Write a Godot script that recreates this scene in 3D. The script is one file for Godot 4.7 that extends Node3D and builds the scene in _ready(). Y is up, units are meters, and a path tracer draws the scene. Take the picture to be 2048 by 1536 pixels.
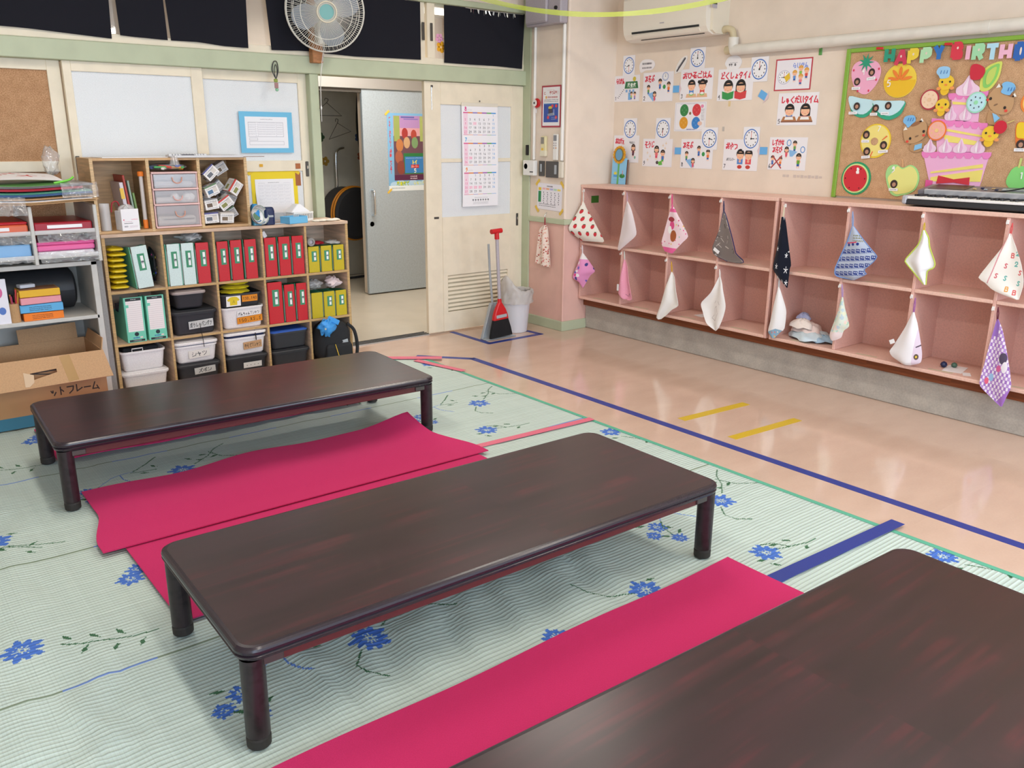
extends Node3D

# ---------------------------------------------------------------- entry
func _ready() -> void:
	# camera, sky, daylight, exposure
	var cam := Camera3D.new()
	cam.name = "camera"
	cam.fov = 49.0
	cam.near = 0.05
	cam.position = Vector3(0, 1.5, 0)
	cam.rotation = Vector3(deg_to_rad(-16.24), deg_to_rad(-38.63), deg_to_rad(0.43))
	add_child(cam)
	var we := WorldEnvironment.new()
	we.name = "environment"
	var env := Environment.new()
	env.background_mode = Environment.BG_SKY
	var sky := Sky.new()
	var sm := ProceduralSkyMaterial.new()
	sm.sky_top_color = Color(0.62, 0.74, 0.92)
	sm.sky_horizon_color = Color(0.9, 0.93, 0.97)
	sm.ground_horizon_color = Color(0.62, 0.62, 0.58)
	sm.ground_bottom_color = Color(0.42, 0.42, 0.38)
	sm.sky_energy_multiplier = 1.4
	sm.ground_energy_multiplier = 1.0
	sky.sky_material = sm
	env.sky = sky
	env.tonemap_mode = Environment.TONE_MAPPER_LINEAR
	env.tonemap_exposure = 0.63
	env.sdfgi_enabled = true
	env.ssao_enabled = true
	env.ssil_enabled = true
	we.environment = env
	add_child(we)
	# soft daylight entering through the windows of the wall behind the camera
	for k in 3:
		var day := AreaLight3D.new()
		day.name = "window_daylight"
		day.area_size = Vector2(1.9, 1.35)
		day.light_color = Color(0.80, 0.90, 1.0)
		day.light_energy = 12.0
		day.area_range = 14.0
		day.shadow_enabled = true
		day.position = Vector3([-1.1, 1.3, 3.7][k], 1.65, 2.52)
		add_child(day, true)
	make_materials()
	build_room()
	build_door_wall()
	build_corridor()
	build_pilaster()
	build_cubbies()
	build_floor_coverings()
	build_tables()
	build_file_shelf()
	build_grey_shelf()
	build_shelf_top_items()
	build_wall_prints()
	build_birthday_board()
	build_towels()
	build_wall_devices()
	build_cleaning_corner()
	build_ceiling_lamps()

# ---------------------------------------------------------------- scene helpers
var taken := {}
func numbered(n: String) -> String:
	taken[n] = taken.get(n, -1) + 1
	return n if taken[n] == 0 else "%s_%03d" % [n, taken[n]]

func tag(o: Node3D, label: String, category := "", group := "", kind := "") -> Node3D:
	if label: o.set_meta("label", label)
	if category: o.set_meta("category", category)
	if group: o.set_meta("group", group)
	if kind: o.set_meta("kind", kind)
	return o

func thing(called: String, label: String, category: String, at := Vector3.ZERO, group := "", turn := 0.0) -> Node3D:
	var o := Node3D.new()
	o.name = numbered(called)
	add_child(o)
	o.position = at
	o.rotation.y = turn
	return tag(o, label, category, group)

func part(parent: Node3D, called: String, m: MB, mat: Material, label := "") -> MeshInstance3D:
	var o := MeshInstance3D.new()
	o.name = called
	o.mesh = m.done() if m.cached == null else m.cached
	o.material_override = mat
	parent.add_child(o, true)
	if label: o.set_meta("label", label)
	return o

func single(called: String, m: MB, mat: Material, label: String, category: String, group := "", at := Vector3.ZERO) -> MeshInstance3D:
	var o := MeshInstance3D.new()
	o.name = numbered(called)
	o.mesh = m.done() if m.cached == null else m.cached
	o.material_override = mat
	add_child(o)
	o.position = at
	tag(o, label, category, group)
	return o

func struct(called: String, m: MB, mat: Material, label := "") -> MeshInstance3D:
	var o := MeshInstance3D.new()
	o.name = numbered(called)
	o.mesh = m.done()
	o.material_override = mat
	add_child(o)
	return tag(o, label, "", "", "structure")

func struct_node(called: String, label := "") -> Node3D:
	var o := Node3D.new()
	o.name = numbered(called)
	add_child(o)
	return tag(o, label, "", "", "structure")

# local x runs along the wall to the viewer's right, z out of the wall into the room
const WALL_RIGHT := Basis(Vector3(0, 0, 1), Vector3(0, 1, 0), Vector3(-1, 0, 0))
const FLAT_UP := Basis(Vector3(1, 0, 0), Vector3(0, 0, -1), Vector3(0, 1, 0))

# ---------------------------------------------------------------- mesh builder
class MB:
	var v := PackedVector3Array()
	var n := PackedVector3Array()
	var t := PackedVector2Array()
	var cached: ArrayMesh = null
	var xf := Transform3D.IDENTITY

	func tri(a: Vector3, b: Vector3, c: Vector3, na: Vector3, nb: Vector3, nc: Vector3, ua := Vector2.ZERO, ub := Vector2.ZERO, uc := Vector2.ZERO) -> void:
		var cr := (b - a).cross(c - a)
		if cr.length_squared() < 1e-16: return
		if cr.dot(na + nb + nc) > 0.0:
			var q := b; b = c; c = q
			q = nb; nb = nc; nc = q
			var u := ub; ub = uc; uc = u
		var bs := xf.basis
		v.append(xf * a); v.append(xf * b); v.append(xf * c)
		n.append((bs * na).normalized()); n.append((bs * nb).normalized()); n.append((bs * nc).normalized())
		t.append(ua); t.append(ub); t.append(uc)

	func quad(a: Vector3, b: Vector3, c: Vector3, d: Vector3, nn: Vector3, ua := Vector2.ZERO, ub := Vector2.ZERO, uc := Vector2.ZERO, ud := Vector2.ZERO) -> void:
		tri(a, b, c, nn, nn, nn, ua, ub, uc)
		tri(a, c, d, nn, nn, nn, ua, uc, ud)

	# chamfered box
	func box(c: Vector3, s: Vector3, ch := 0.003, b := Basis.IDENTITY) -> MB:
		var h := s * 0.5
		ch = minf(ch, minf(h.x, minf(h.y, h.z)) * 0.8)
		for a in 3:
			var u := (a + 1) % 3
			var w := (a + 2) % 3
			for sg in [-1.0, 1.0]:
				var ps := []
				for q in [[-1, -1], [1, -1], [1, 1], [-1, 1]]:
					var p := Vector3.ZERO
					p[a] = sg * h[a]; p[u] = q[0] * (h[u] - ch); p[w] = q[1] * (h[w] - ch)
					ps.append(c + b * p)
				var nn := Vector3.ZERO
				nn[a] = sg
				quad(ps[0], ps[1], ps[2], ps[3], b * nn)
		if ch <= 0.0: return self
		for a in 3:
			var u := (a + 1) % 3
			var w := (a + 2) % 3
			for su in [-1.0, 1.0]:
				for sw in [-1.0, 1.0]:
					var ps := []
					for q in [[-1, 0], [1, 0], [1, 1], [-1, 1]]:
						var p := Vector3.ZERO
						p[a] = q[0] * (h[a] - ch)
						p[u] = su * (h[u] - (ch if q[1] == 1 else 0.0))
						p[w] = sw * (h[w] - (ch if q[1] == 0 else 0.0))
						ps.append(c + b * p)
					var nn := Vector3.ZERO
					nn[u] = su; nn[w] = sw
					quad(ps[0], ps[1], ps[2], ps[3], (b * nn).normalized())
		for sx in [-1.0, 1.0]:
			for sy in [-1.0, 1.0]:
				for sz in [-1.0, 1.0]:
					var sv := Vector3(sx, sy, sz)
					var ps := []
					for a in 3:
						var p := sv * (h - Vector3.ONE * ch)
						p[a] = sv[a] * h[a]
						ps.append(c + b * p)
					var nn := (b * sv).normalized()
					tri(ps[0], ps[1], ps[2], nn, nn, nn)
		return self

	func lohi(lo: Vector3, hi: Vector3, ch := 0.003) -> MB:
		return box((lo + hi) * 0.5, (hi - lo).abs(), ch)

	# flat print: front face (+z) carries the print 0..1
	func pane(w: float, h: float, th := 0.0015) -> MB:
		var x := w / 2; var y := h / 2
		quad(Vector3(-x, -y, th), Vector3(x, -y, th), Vector3(x, y, th), Vector3(-x, y, th), Vector3.BACK, Vector2(0, 1), Vector2(1, 1), Vector2(1, 0), Vector2(0, 0))
		var e := Vector2(0.004, 0.004)
		quad(Vector3(-x, -y, 0), Vector3(x, -y, 0), Vector3(x, y, 0), Vector3(-x, y, 0), Vector3.FORWARD, e, e, e, e)
		var ps := [Vector2(-x, -y), Vector2(x, -y), Vector2(x, y), Vector2(-x, y)]
		for i in 4:
			var a: Vector2 = ps[i]
			var b: Vector2 = ps[(i + 1) % 4]
			var d := b - a
			quad(Vector3(a.x, a.y, 0), Vector3(b.x, b.y, 0), Vector3(b.x, b.y, th), Vector3(a.x, a.y, th), Vector3(d.y, -d.x, 0).normalized(), e, e, e, e)
		return self

	# lofted rings; ring = [y, width, depth, corner radius, centre x, centre z]
	static func rrect(w: float, d: float, r: float, seg: int) -> PackedVector2Array:
		var o := PackedVector2Array()
		r = minf(r, minf(w, d) / 2.0)
		for q in 4:
			var cx: float = (w / 2 - r) * [1, -1, -1, 1][q]
			var cz: float = (d / 2 - r) * [1, 1, -1, -1][q]
			for k in seg + 1:
				var a := PI / 2 * (q + float(k) / seg)
				o.append(Vector2(cx + r * cos(a), cz + r * sin(a)))
		return o

	func loft(rings: Array, seg := 5, cap0 := true, cap1 := true) -> MB:
		var P := []
		for r in rings:
			var o := rrect(r[1], r[2], r[3], seg)
			var row := PackedVector3Array()
			for p in o:
				row.append(Vector3(p.x + (r[4] if r.size() > 4 else 0.0), r[0], p.y + (r[5] if r.size() > 5 else 0.0)))
			P.append(row)
		var m: int = P[0].size()
		for i in rings.size() - 1:
			var A: PackedVector3Array = P[i]
			var B: PackedVector3Array = P[i + 1]
			var nn := PackedVector3Array()
			for j in m:
				var tg := (A[(j + 1) % m] - A[(j - 1 + m) % m]) + (B[(j + 1) % m] - B[(j - 1 + m) % m])
				var up := B[j] - A[j]
				if up.length() < 1e-7: up = Vector3.UP
				var q := up.cross(tg)
				nn.append(q.normalized() if q.length() > 1e-12 else Vector3.UP)
			for j in m:
				var k := (j + 1) % m
				tri(A[j], A[k], B[k], nn[j], nn[k], nn[k], Vector2(float(j) / m, 0), Vector2(float(j + 1) / m, 0), Vector2(float(j + 1) / m, 1))
				tri(A[j], B[k], B[j], nn[j], nn[k], nn[j], Vector2(float(j) / m, 0), Vector2(float(j + 1) / m, 1), Vector2(float(j) / m, 1))
		for e in 2:
			if (e == 0 and not cap0) or (e == 1 and not cap1): continue
			var C: PackedVector3Array = P[0 if e == 0 else P.size() - 1]
			var up: bool = (P[P.size() - 1][0].y >= P[0][0].y) == (e == 1)
			var nn := Vector3.UP if up else Vector3.DOWN
			var mid := Vector3.ZERO
			for p in C: mid += p
			mid /= m
			for j in m:
				tri(mid, C[j], C[(j + 1) % m], nn, nn, nn)
		return self

	func lathe(prof: Array, c := Vector3.ZERO, seg := 8, cap0 := true, cap1 := true) -> MB:
		var rings := []
		for p in prof: rings.append([p[1] + c.y, p[0] * 2, p[0] * 2, p[0], c.x, c.z])
		return loft(rings, seg, cap0, cap1)

	func tube(pts: Array, r: float, seg := 8, closed := false) -> MB:
		var m := pts.size()
		var rows := []
		var u := Vector3.ZERO
		for i in m:
			var a: Vector3 = pts[(i - 1 + m) % m] if (closed or i > 0) else pts[0]
			var b: Vector3 = pts[(i + 1) % m] if (closed or i < m - 1) else pts[m - 1]
			var d := (b - a).normalized()
			if u == Vector3.ZERO:
				u = d.cross(Vector3.UP if absf(d.y) < 0.9 else Vector3.RIGHT).normalized()
			else:
				u = (u - d * u.dot(d)).normalized()
			var w := d.cross(u)
			var row := PackedVector3Array()
			for k in seg:
				var an := TAU * k / seg
				row.append(u * cos(an) + w * sin(an))
			rows.append(row)
		for i in (m if closed else m - 1):
			var j := (i + 1) % m
			for k in seg:
				var l := (k + 1) % seg
				var p0: Vector3 = pts[i]
				var p1: Vector3 = pts[j]
				tri(p0 + rows[i][k] * r, p0 + rows[i][l] * r, p1 + rows[j][l] * r, rows[i][k], rows[i][l], rows[j][l])
				tri(p0 + rows[i][k] * r, p1 + rows[j][l] * r, p1 + rows[j][k] * r, rows[i][k], rows[j][l], rows[j][k])
		if not closed:
			for e in [0, m - 1]:
				var p: Vector3 = pts[e]
				var nn: Vector3 = ((pts[0] - pts[1]) if e == 0 else (pts[m - 1] - pts[m - 2])).normalized()
				for k in seg:
					tri(p, p + rows[e][k] * r, p + rows[e][(k + 1) % seg] * r, nn, nn, nn)
		return self

	# polygon in local xy, pushed out along z from 0 to th
	func extr(p: PackedVector2Array, th: float, z0 := 0.0) -> MB:
		if Geometry2D.is_polygon_clockwise(p): p.reverse()
		var lo := p[0]
		var hi := p[0]
		for q in p:
			lo = lo.min(q); hi = hi.max(q)
		var sz := (hi - lo).max(Vector2(1e-6, 1e-6))
		var ix := Geometry2D.triangulate_polygon(p)
		for i in range(0, ix.size(), 3):
			var a := p[ix[i]]; var b := p[ix[i + 1]]; var c := p[ix[i + 2]]
			var ua := Vector2((a.x - lo.x) / sz.x, 1.0 - (a.y - lo.y) / sz.y)
			var ub := Vector2((b.x - lo.x) / sz.x, 1.0 - (b.y - lo.y) / sz.y)
			var uc := Vector2((c.x - lo.x) / sz.x, 1.0 - (c.y - lo.y) / sz.y)
			tri(Vector3(a.x, a.y, z0 + th), Vector3(b.x, b.y, z0 + th), Vector3(c.x, c.y, z0 + th), Vector3.BACK, Vector3.BACK, Vector3.BACK, ua, ub, uc)
			tri(Vector3(a.x, a.y, z0), Vector3(b.x, b.y, z0), Vector3(c.x, c.y, z0), Vector3.FORWARD, Vector3.FORWARD, Vector3.FORWARD, ua, ub, uc)
		for i in p.size():
			var a := p[i]
			var b := p[(i + 1) % p.size()]
			var d := b - a
			var ua := Vector2((a.x - lo.x) / sz.x, 1.0 - (a.y - lo.y) / sz.y)
			quad(Vector3(a.x, a.y, z0), Vector3(b.x, b.y, z0), Vector3(b.x, b.y, z0 + th), Vector3(a.x, a.y, z0 + th), Vector3(d.y, -d.x, 0).normalized(), ua, ua, ua, ua)
		return self

	# grid of points f(u, v); with a thickness it becomes a closed sheet
	func sheet(nu: int, nv: int, f: Callable, th := 0.0, uvf = null) -> MB:
		var P := []
		for i in nu + 1:
			var row := PackedVector3Array()
			for j in nv + 1: row.append(f.call(float(i) / nu, float(j) / nv))
			P.append(row)
		var N := []
		for i in nu + 1:
			var row := PackedVector3Array()
			for j in nv + 1:
				var du: Vector3 = P[mini(i + 1, nu)][j] - P[maxi(i - 1, 0)][j]
				var dv: Vector3 = P[i][mini(j + 1, nv)] - P[i][maxi(j - 1, 0)]
				var q := du.cross(dv)
				row.append(q.normalized() if q.length() > 1e-12 else Vector3.ZERO)
			N.append(row)
		for i in nu + 1:
			for j in nv + 1:
				if N[i][j] == Vector3.ZERO:
					N[i][j] = N[clampi(i, 1, nu - 1)][clampi(j, 1, nv - 1)]
		for i in nu:
			for j in nv:
				var U := []
				for q in [[i, j], [i + 1, j], [i + 1, j + 1], [i, j + 1]]:
					var uv := Vector2(float(q[0]) / nu, float(q[1]) / nv)
					U.append(uvf.call(P[q[0]][q[1]], uv) if uvf != null else uv)
				var a: Vector3 = P[i][j]; var b: Vector3 = P[i + 1][j]; var c: Vector3 = P[i + 1][j + 1]; var d: Vector3 = P[i][j + 1]
				var na: Vector3 = N[i][j]; var nb: Vector3 = N[i + 1][j]; var nc: Vector3 = N[i + 1][j + 1]; var nd: Vector3 = N[i][j + 1]
				tri(a, b, c, na, nb, nc, U[0], U[1], U[2])
				tri(a, c, d, na, nc, nd, U[0], U[2], U[3])
				if th > 0.0:
					tri(a - na * th, b - nb * th, c - nc * th, -na, -nb, -nc, U[0], U[1], U[2])
					tri(a - na * th, c - nc * th, d - nd * th, -na, -nc, -nd, U[0], U[2], U[3])
		if th > 0.0:
			var rim := []
			for i in nu + 1: rim.append([i, 0])
			for j in range(1, nv + 1): rim.append([nu, j])
			for i in range(nu - 1, -1, -1): rim.append([i, nv])
			for j in range(nv - 1, 0, -1): rim.append([0, j])
			var mid: Vector3 = P[nu / 2][nv / 2]
			for k in rim.size():
				var q: Array = rim[k]
				var r: Array = rim[(k + 1) % rim.size()]
				var a: Vector3 = P[q[0]][q[1]]; var b: Vector3 = P[r[0]][r[1]]
				var na: Vector3 = N[q[0]][q[1]]; var nb: Vector3 = N[r[0]][r[1]]
				var o := (b - a).cross(na).normalized()
				if o.dot(a - mid) < 0: o = -o
				var uv := Vector2(float(q[0]) / nu, float(q[1]) / nv)
				if uvf != null: uv = uvf.call(a, uv)
				quad(a, b, b - nb * th, a - na * th, o, uv, uv, uv, uv)
		return self

	func done() -> ArrayMesh:
		var arr := []
		arr.resize(Mesh.ARRAY_MAX)
		arr[Mesh.ARRAY_VERTEX] = v
		arr[Mesh.ARRAY_NORMAL] = n
		arr[Mesh.ARRAY_TEX_UV] = t
		var m := ArrayMesh.new()
		m.add_surface_from_arrays(Mesh.PRIMITIVE_TRIANGLES, arr)
		cached = m
		return m

func mb(at := Vector3.ZERO, b := Basis.IDENTITY) -> MB:
	var m := MB.new()
	m.xf = Transform3D(b, at)
	return m

func v2(a: Array) -> PackedVector2Array:
	var o := PackedVector2Array()
	for i in range(0, a.size(), 2): o.append(Vector2(a[i], a[i + 1]))
	return o

func ell(cx: float, cy: float, rx: float, ry: float, n := 28, turn := 0.0) -> PackedVector2Array:
	var o := PackedVector2Array()
	for k in n:
		var a := TAU * k / n
		o.append(Vector2(cx, cy) + Vector2(rx * cos(a), ry * sin(a)).rotated(turn))
	return o

# smooth closed outline through points
func smooth(p: PackedVector2Array, k := 4) -> PackedVector2Array:
	var o := PackedVector2Array()
	var m := p.size()
	for i in m:
		for s in k:
			o.append(p[i].cubic_interpolate(p[(i + 1) % m], p[(i - 1 + m) % m], p[(i + 2) % m], float(s) / k))
	return o

func curve3(p: Array, k := 6) -> Array:
	var o := []
	for i in p.size() - 1:
		var a: Vector3 = p[maxi(i - 1, 0)]
		var d: Vector3 = p[mini(i + 2, p.size() - 1)]
		for s in k: o.append(p[i].cubic_interpolate(p[i + 1], a, d, float(s) / k))
	o.append(p[-1])
	return o

# ---------------------------------------------------------------- materials
var M := {}

func gray_noise(w: int, freq: float, lo: float, hi: float, sd: int, oct := 4, stretch := 1.0) -> ImageTexture:
	var f := FastNoiseLite.new()
	f.seed = sd
	f.noise_type = FastNoiseLite.TYPE_SIMPLEX_SMOOTH
	f.frequency = freq
	f.fractal_octaves = oct
	var src := f.get_seamless_image(w, w)
	var im := Image.create(w, w, false, Image.FORMAT_RGB8)
	for y in w:
		for x in w:
			var g := lerpf(lo, hi, src.get_pixel(x, int(y / stretch) % w).r)
			im.set_pixel(x, y, Color(g, g, g))
	return ImageTexture.create_from_image(im)

func mat(c: Color, rough := 0.6, metal := 0.0, spec := 0.5) -> StandardMaterial3D:
	var m := StandardMaterial3D.new()
	m.albedo_color = c
	m.roughness = rough
	m.metallic = metal
	m.metallic_specular = spec
	return m

func tex3(m: StandardMaterial3D, t: Texture2D, scale: float, world := true) -> StandardMaterial3D:
	m.albedo_texture = t
	m.uv1_triplanar = true
	m.uv1_world_triplanar = world
	m.uv1_triplanar_sharpness = 8.0
	m.uv1_scale = Vector3.ONE * scale
	return m

func relief(m: StandardMaterial3D, t: Texture2D, cm: float) -> StandardMaterial3D:
	m.heightmap_enabled = true
	m.heightmap_texture = t
	m.heightmap_scale = cm
	return m

func clear_mat(c: Color, a: float, rough := 0.2) -> StandardMaterial3D:
	var m := mat(Color(c, a), rough)
	m.transparency = BaseMaterial3D.TRANSPARENCY_ALPHA
	return m

func cloth_mat(c: Color, t: Texture2D = null) -> StandardMaterial3D:
	var m := mat(c, 0.95, 0.0, 0.2)
	m.rim_enabled = true
	m.rim = 0.25
	if t: m.albedo_texture = t
	m.cull_mode = BaseMaterial3D.CULL_DISABLED
	return m

func print_mat(cv: Cv, rough := 0.75) -> StandardMaterial3D:
	var m := mat(Color.WHITE, rough)
	m.albedo_texture = ImageTexture.create_from_image(cv.im)
	m.texture_repeat = false
	return m

func H(s: String) -> Color:
	return Color.html(s)

func make_materials() -> void:
	var mottle := gray_noise(256, 0.012, 0.965, 1.02, 3)
	var fine := gray_noise(256, 0.09, 0.94, 1.03, 5, 3)
	var bumps := gray_noise(256, 0.05, 0.0, 1.0, 9, 3)
	M.fine = fine
	M.bumps = bumps
	M.wall = relief(tex3(mat(H("ecdccb"), 0.85), mottle, 0.9), bumps, 0.05)
	M.ceiling = tex3(mat(H("e6e2d8"), 0.9), fine, 1.5)
	M.cream = tex3(mat(H("efe3cb"), 0.5), mottle, 1.7)
	M.cream_dull = tex3(mat(H("e2d4b6"), 0.6), mottle, 1.7)
	M.sage = tex3(mat(H("bcc4a6"), 0.55), mottle, 1.3)
	M.pinkwall = tex3(mat(H("e8bbae"), 0.55), mottle, 1.1)
	M.cubby = tex3(mat(H("e6b6a8"), 0.5), fine, 3.0)
	M.cubby_edge = tex3(mat(H("ebc2b2"), 0.5), fine, 3.0)
	# concrete: stains and pores
	var con := Image.create(512, 512, false, Image.FORMAT_RGB8)
	var fa := FastNoiseLite.new(); fa.seed = 21; fa.frequency = 0.011; fa.fractal_octaves = 5
	var fb := FastNoiseLite.new(); fb.seed = 22; fb.frequency = 0.16; fb.fractal_octaves = 2
	for y in 512:
		for x in 512:
			var a := fa.get_noise_2d(x, y) * 0.07 + fb.get_noise_2d(x, y) * 0.035
			con.set_pixel(x, y, Color(0.70 + a, 0.672 + a, 0.635 + a * 0.9))
	M.concrete = relief(tex3(mat(Color.WHITE, 0.9), ImageTexture.create_from_image(con), 0.8), bumps, 0.1)
	# sheet vinyl floor, waxed
	var vin := Image.create(512, 512, false, Image.FORMAT_RGB8)
	var va := FastNoiseLite.new(); va.seed = 31; va.frequency = 0.008; va.fractal_octaves = 5
	var vb := FastNoiseLite.new(); vb.seed = 32; vb.frequency = 0.2
	for y in 512:
		for x in 512:
			var a := va.get_noise_2d(x * 0.6, y * 1.6) * 0.03 + vb.get_noise_2d(x, y) * 0.01
			vin.set_pixel(x, y, Color(0.83 + a, 0.715 + a, 0.64 + a))
	M.vinyl = relief(tex3(mat(Color.WHITE, 0.1, 0.0, 0.55), ImageTexture.create_from_image(vin), 0.7), bumps, 0.0015)
	M.corridor_floor = tex3(mat(H("c9bfae"), 0.3), mottle, 0.8)
	# dark rosewood laminate, streaks along x
	var rw := Image.create(1024, 512, false, Image.FORMAT_RGB8)
	var ra := FastNoiseLite.new(); ra.seed = 41; ra.frequency = 0.012; ra.fractal_octaves = 4
	var rb := FastNoiseLite.new(); rb.seed = 42; rb.frequency = 0.03; rb.fractal_octaves = 3
	var rc := FastNoiseLite.new(); rc.seed = 43; rc.frequency = 0.02; rc.fractal_octaves = 4
	for y in 512:
		for x in 1024:
			var a := ra.get_noise_2d(x * 0.09, y * 2.2) * 0.5 + 0.5
			var b := rb.get_noise_2d(x * 0.05 + 500.0, y * 2.6) * 0.5 + 0.5
			var w := rc.get_noise_2d(x * 0.25, y * 0.6) * 0.5 + 0.5
			var k := smoothstep(0.45, 0.8, b) * smoothstep(0.3, 0.65, w)
			var base := 0.10 + 0.085 * a
			rw.set_pixel(x, y, Color(base * 1.25 + k * 0.10, base * 0.70 + k * 0.012, base * 0.80 + k * 0.02))
	M.rosewood = tex3(mat(Color.WHITE, 0.3, 0.0, 0.5), ImageTexture.create_from_image(rw), 0.62)
	M.rosewood.clearcoat_enabled = true
	M.rosewood.clearcoat = 0.25
	M.rosewood.clearcoat_roughness = 0.3
	M.table_edge = tex3(mat(H("2b2129"), 0.27), fine, 6.0)
	M.table_apron = tex3(mat(H("5a2a28"), 0.42), fine, 5.0)
	M.table_leg = tex3(mat(H("2c2023"), 0.36), gray_noise(256, 0.03, 0.55, 1.35, 47, 4), 3.5)
	M.leg_foot = mat(H("2a2522"), 0.7)
	# woods
	var gr := Image.create(512, 512, false, Image.FORMAT_RGB8)
	var ga := FastNoiseLite.new(); ga.seed = 51; ga.frequency = 0.02; ga.fractal_octaves = 4
	for y in 512:
		for x in 512:
			var a := 0.9 + 0.13 * ga.get_noise_2d(x * 0.2, y * 2.4)
			gr.set_pixel(x, y, Color(a, a * 0.985, a * 0.96))
	var grain := ImageTexture.create_from_image(gr)
	M.grain = grain
	M.ply = tex3(mat(H("e8cbb4"), 0.6), grain, 1.6)
	M.ply_edge = tex3(mat(H("d8b47e"), 0.65), grain, 4.0)
	M.honey = tex3(mat(H("dcb484"), 0.5), grain, 1.8)
	M.honey_edge = tex3(mat(H("e6c596"), 0.5), grain, 4.0)
	M.brown_beam = tex3(mat(H("8a4a26"), 0.5), grain, 2.0)
	M.fan_block = tex3(mat(H("c88a58"), 0.5), grain, 3.0)
	# cork and particle boards
	var ck := Image.create(256, 256, false, Image.FORMAT_RGB8)
	var ca := FastNoiseLite.new(); ca.seed = 61; ca.frequency = 0.22; ca.fractal_octaves = 2
	var cb := FastNoiseLite.new(); cb.seed = 62; cb.frequency = 0.02
	for y in 256:
		for x in 256:
			var a := ca.get_noise_2d(x, y) * 0.12 + cb.get_noise_2d(x, y) * 0.05
			ck.set_pixel(x, y, Color(0.78 + a, 0.62 + a, 0.47 + a))
	var cork := ImageTexture.create_from_image(ck)
	M.cork = relief(tex3(mat(Color.WHITE, 0.95), cork, 3.0), bumps, 0.08)
	M.cork_dark = relief(tex3(mat(Color(0.93, 0.9, 0.88), 0.95), cork, 2.2), bumps, 0.08)
	M.board_green = tex3(mat(H("86b23c"), 0.5), fine, 5.0)
	# frosted glass panels
	M.frost = relief(tex3(mat(H("f3f6f8"), 0.38), fine, 14.0), bumps, 0.12)
	M.frost.uv1_scale = Vector3.ONE * 9.0
	M.frost.backlight_enabled = true
	M.frost.backlight = Color(0.5, 0.5, 0.5)
	M.dim_glass = mat(H("9a9c9a"), 0.2)
	M.pane = clear_mat(H("eef4f6"), 0.12, 0.03)
	M.black_cloth = tex3(mat(H("26262c"), 0.95, 0.0, 0.15), fine, 9.0)
	M.steel = tex3(mat(H("b9c6d0"), 0.36, 0.3), fine, 2.0)
	M.alu = mat(H("d9dde0"), 0.3, 0.8)
	M.chrome = mat(H("dfe2e4"), 0.12, 1.0)
	M.dark_metal = mat(H("5f5c58"), 0.4, 0.7)
	M.white_gloss = mat(H("efede8"), 0.3)
	M.white_matte = mat(H("eceae6"), 0.8)
	M.paper = mat(H("f3f2f4"), 0.85)
	M.off_white = mat(H("e4dccb"), 0.45)
	M.ac_white = mat(H("ebe4d6"), 0.4)
	M.ac_dark = mat(H("26292a"), 0.6)
	M.grey_plastic = tex3(mat(H("b5aeb6"), 0.5), fine, 4.0)
	M.duct = tex3(mat(H("e4dfd4"), 0.5), mottle, 2.0)
	M.duct_old = tex3(mat(H("cdbf9c"), 0.6), mottle, 2.0)
	M.grey_metal = tex3(mat(H("c9c6bf"), 0.45), mottle, 2.5)
	M.grey_post = tex3(mat(H("8f8c88"), 0.45), fine, 3.0)
	M.black_plastic = tex3(mat(H("2e2f33"), 0.5), fine, 5.0)
	M.black_soft = tex3(mat(H("222326"), 0.85), fine, 7.0)
	M.white_plastic = tex3(mat(H("ebe6e4"), 0.42), fine, 5.0)
	M.pink_frame = mat(H("e5bdb8"), 0.35)
	M.drawer_clear = clear_mat(H("e4e4e8"), 0.26, 0.15)
	M.film = clear_mat(H("eef0f2"), 0.22, 0.12)
	M.film_dense = clear_mat(H("f0f1f2"), 0.45, 0.2)
	M.carton = tex3(mat(H("c39a72"), 0.85), fine, 4.0)
	M.kraft = tex3(mat(H("bd9468"), 0.8), fine, 5.0)
	M.tape_brown = mat(H("b08a58"), 0.25)
	M.red = tex3(mat(H("c8202c"), 0.33), fine, 5.0)
	M.red_dark = mat(H("a3172a"), 0.4)
	M.yellow_binder = tex3(mat(H("c8b21c"), 0.45), fine, 6.0)
	M.binder_green = mat(H("3f8d68"), 0.55)
	M.mint = mat(H("74cdb0"), 0.55)
	M.pale_mint = tex3(mat(H("d4e6e2"), 0.4), fine, 5.0)
	M.filed_papers = mat(H("d9d5cc"), 0.85)
	M.yellow = mat(H("ecd21c"), 0.6)
	M.orange = mat(H("f08028"), 0.6)
	M.blue = mat(H("2f6fc4"), 0.5)
	M.sky_blue = mat(H("62aede"), 0.6)
	M.navy = mat(H("1e2a52"), 0.4)
	M.pinkbox = mat(H("e79aa4"), 0.6)
	M.hot_pink = mat(H("ea6aa4"), 0.5)
	M.rubber = mat(H("23211f"), 0.8)
	M.lime = clear_mat(H("d4e84a"), 0.62, 0.3)
	M.silver = mat(H("d8dcdc"), 0.2, 0.9)
	M.blue_tape = tex3(mat(H("2b3f92"), 0.4), fine, 6.0)
	M.pink_tape = tex3(mat(H("e46e86"), 0.45), fine, 6.0)
	M.yellow_tape = tex3(mat(H("d9b52c"), 0.4), fine, 6.0)
	M.mustard_tape = mat(H("e8c048"), 0.5)
	M.mat_pink = relief(tex3(mat(H("cb3068"), 0.9, 0.0, 0.25), fine, 12.0), bumps, 0.06)
	M.mat_pink.rim_enabled = true
	M.mat_pink.rim = 0.3
	M.binding = tex3(mat(H("5eb294"), 0.8), fine, 12.0)
	M.washroom_wall = tex3(mat(H("d6d2c4"), 0.6), mottle, 1.5)
	M.fan_orange = mat(H("d2861e"), 0.4)
	M.fan_teal = mat(H("7fb9b4"), 0.5)
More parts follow.
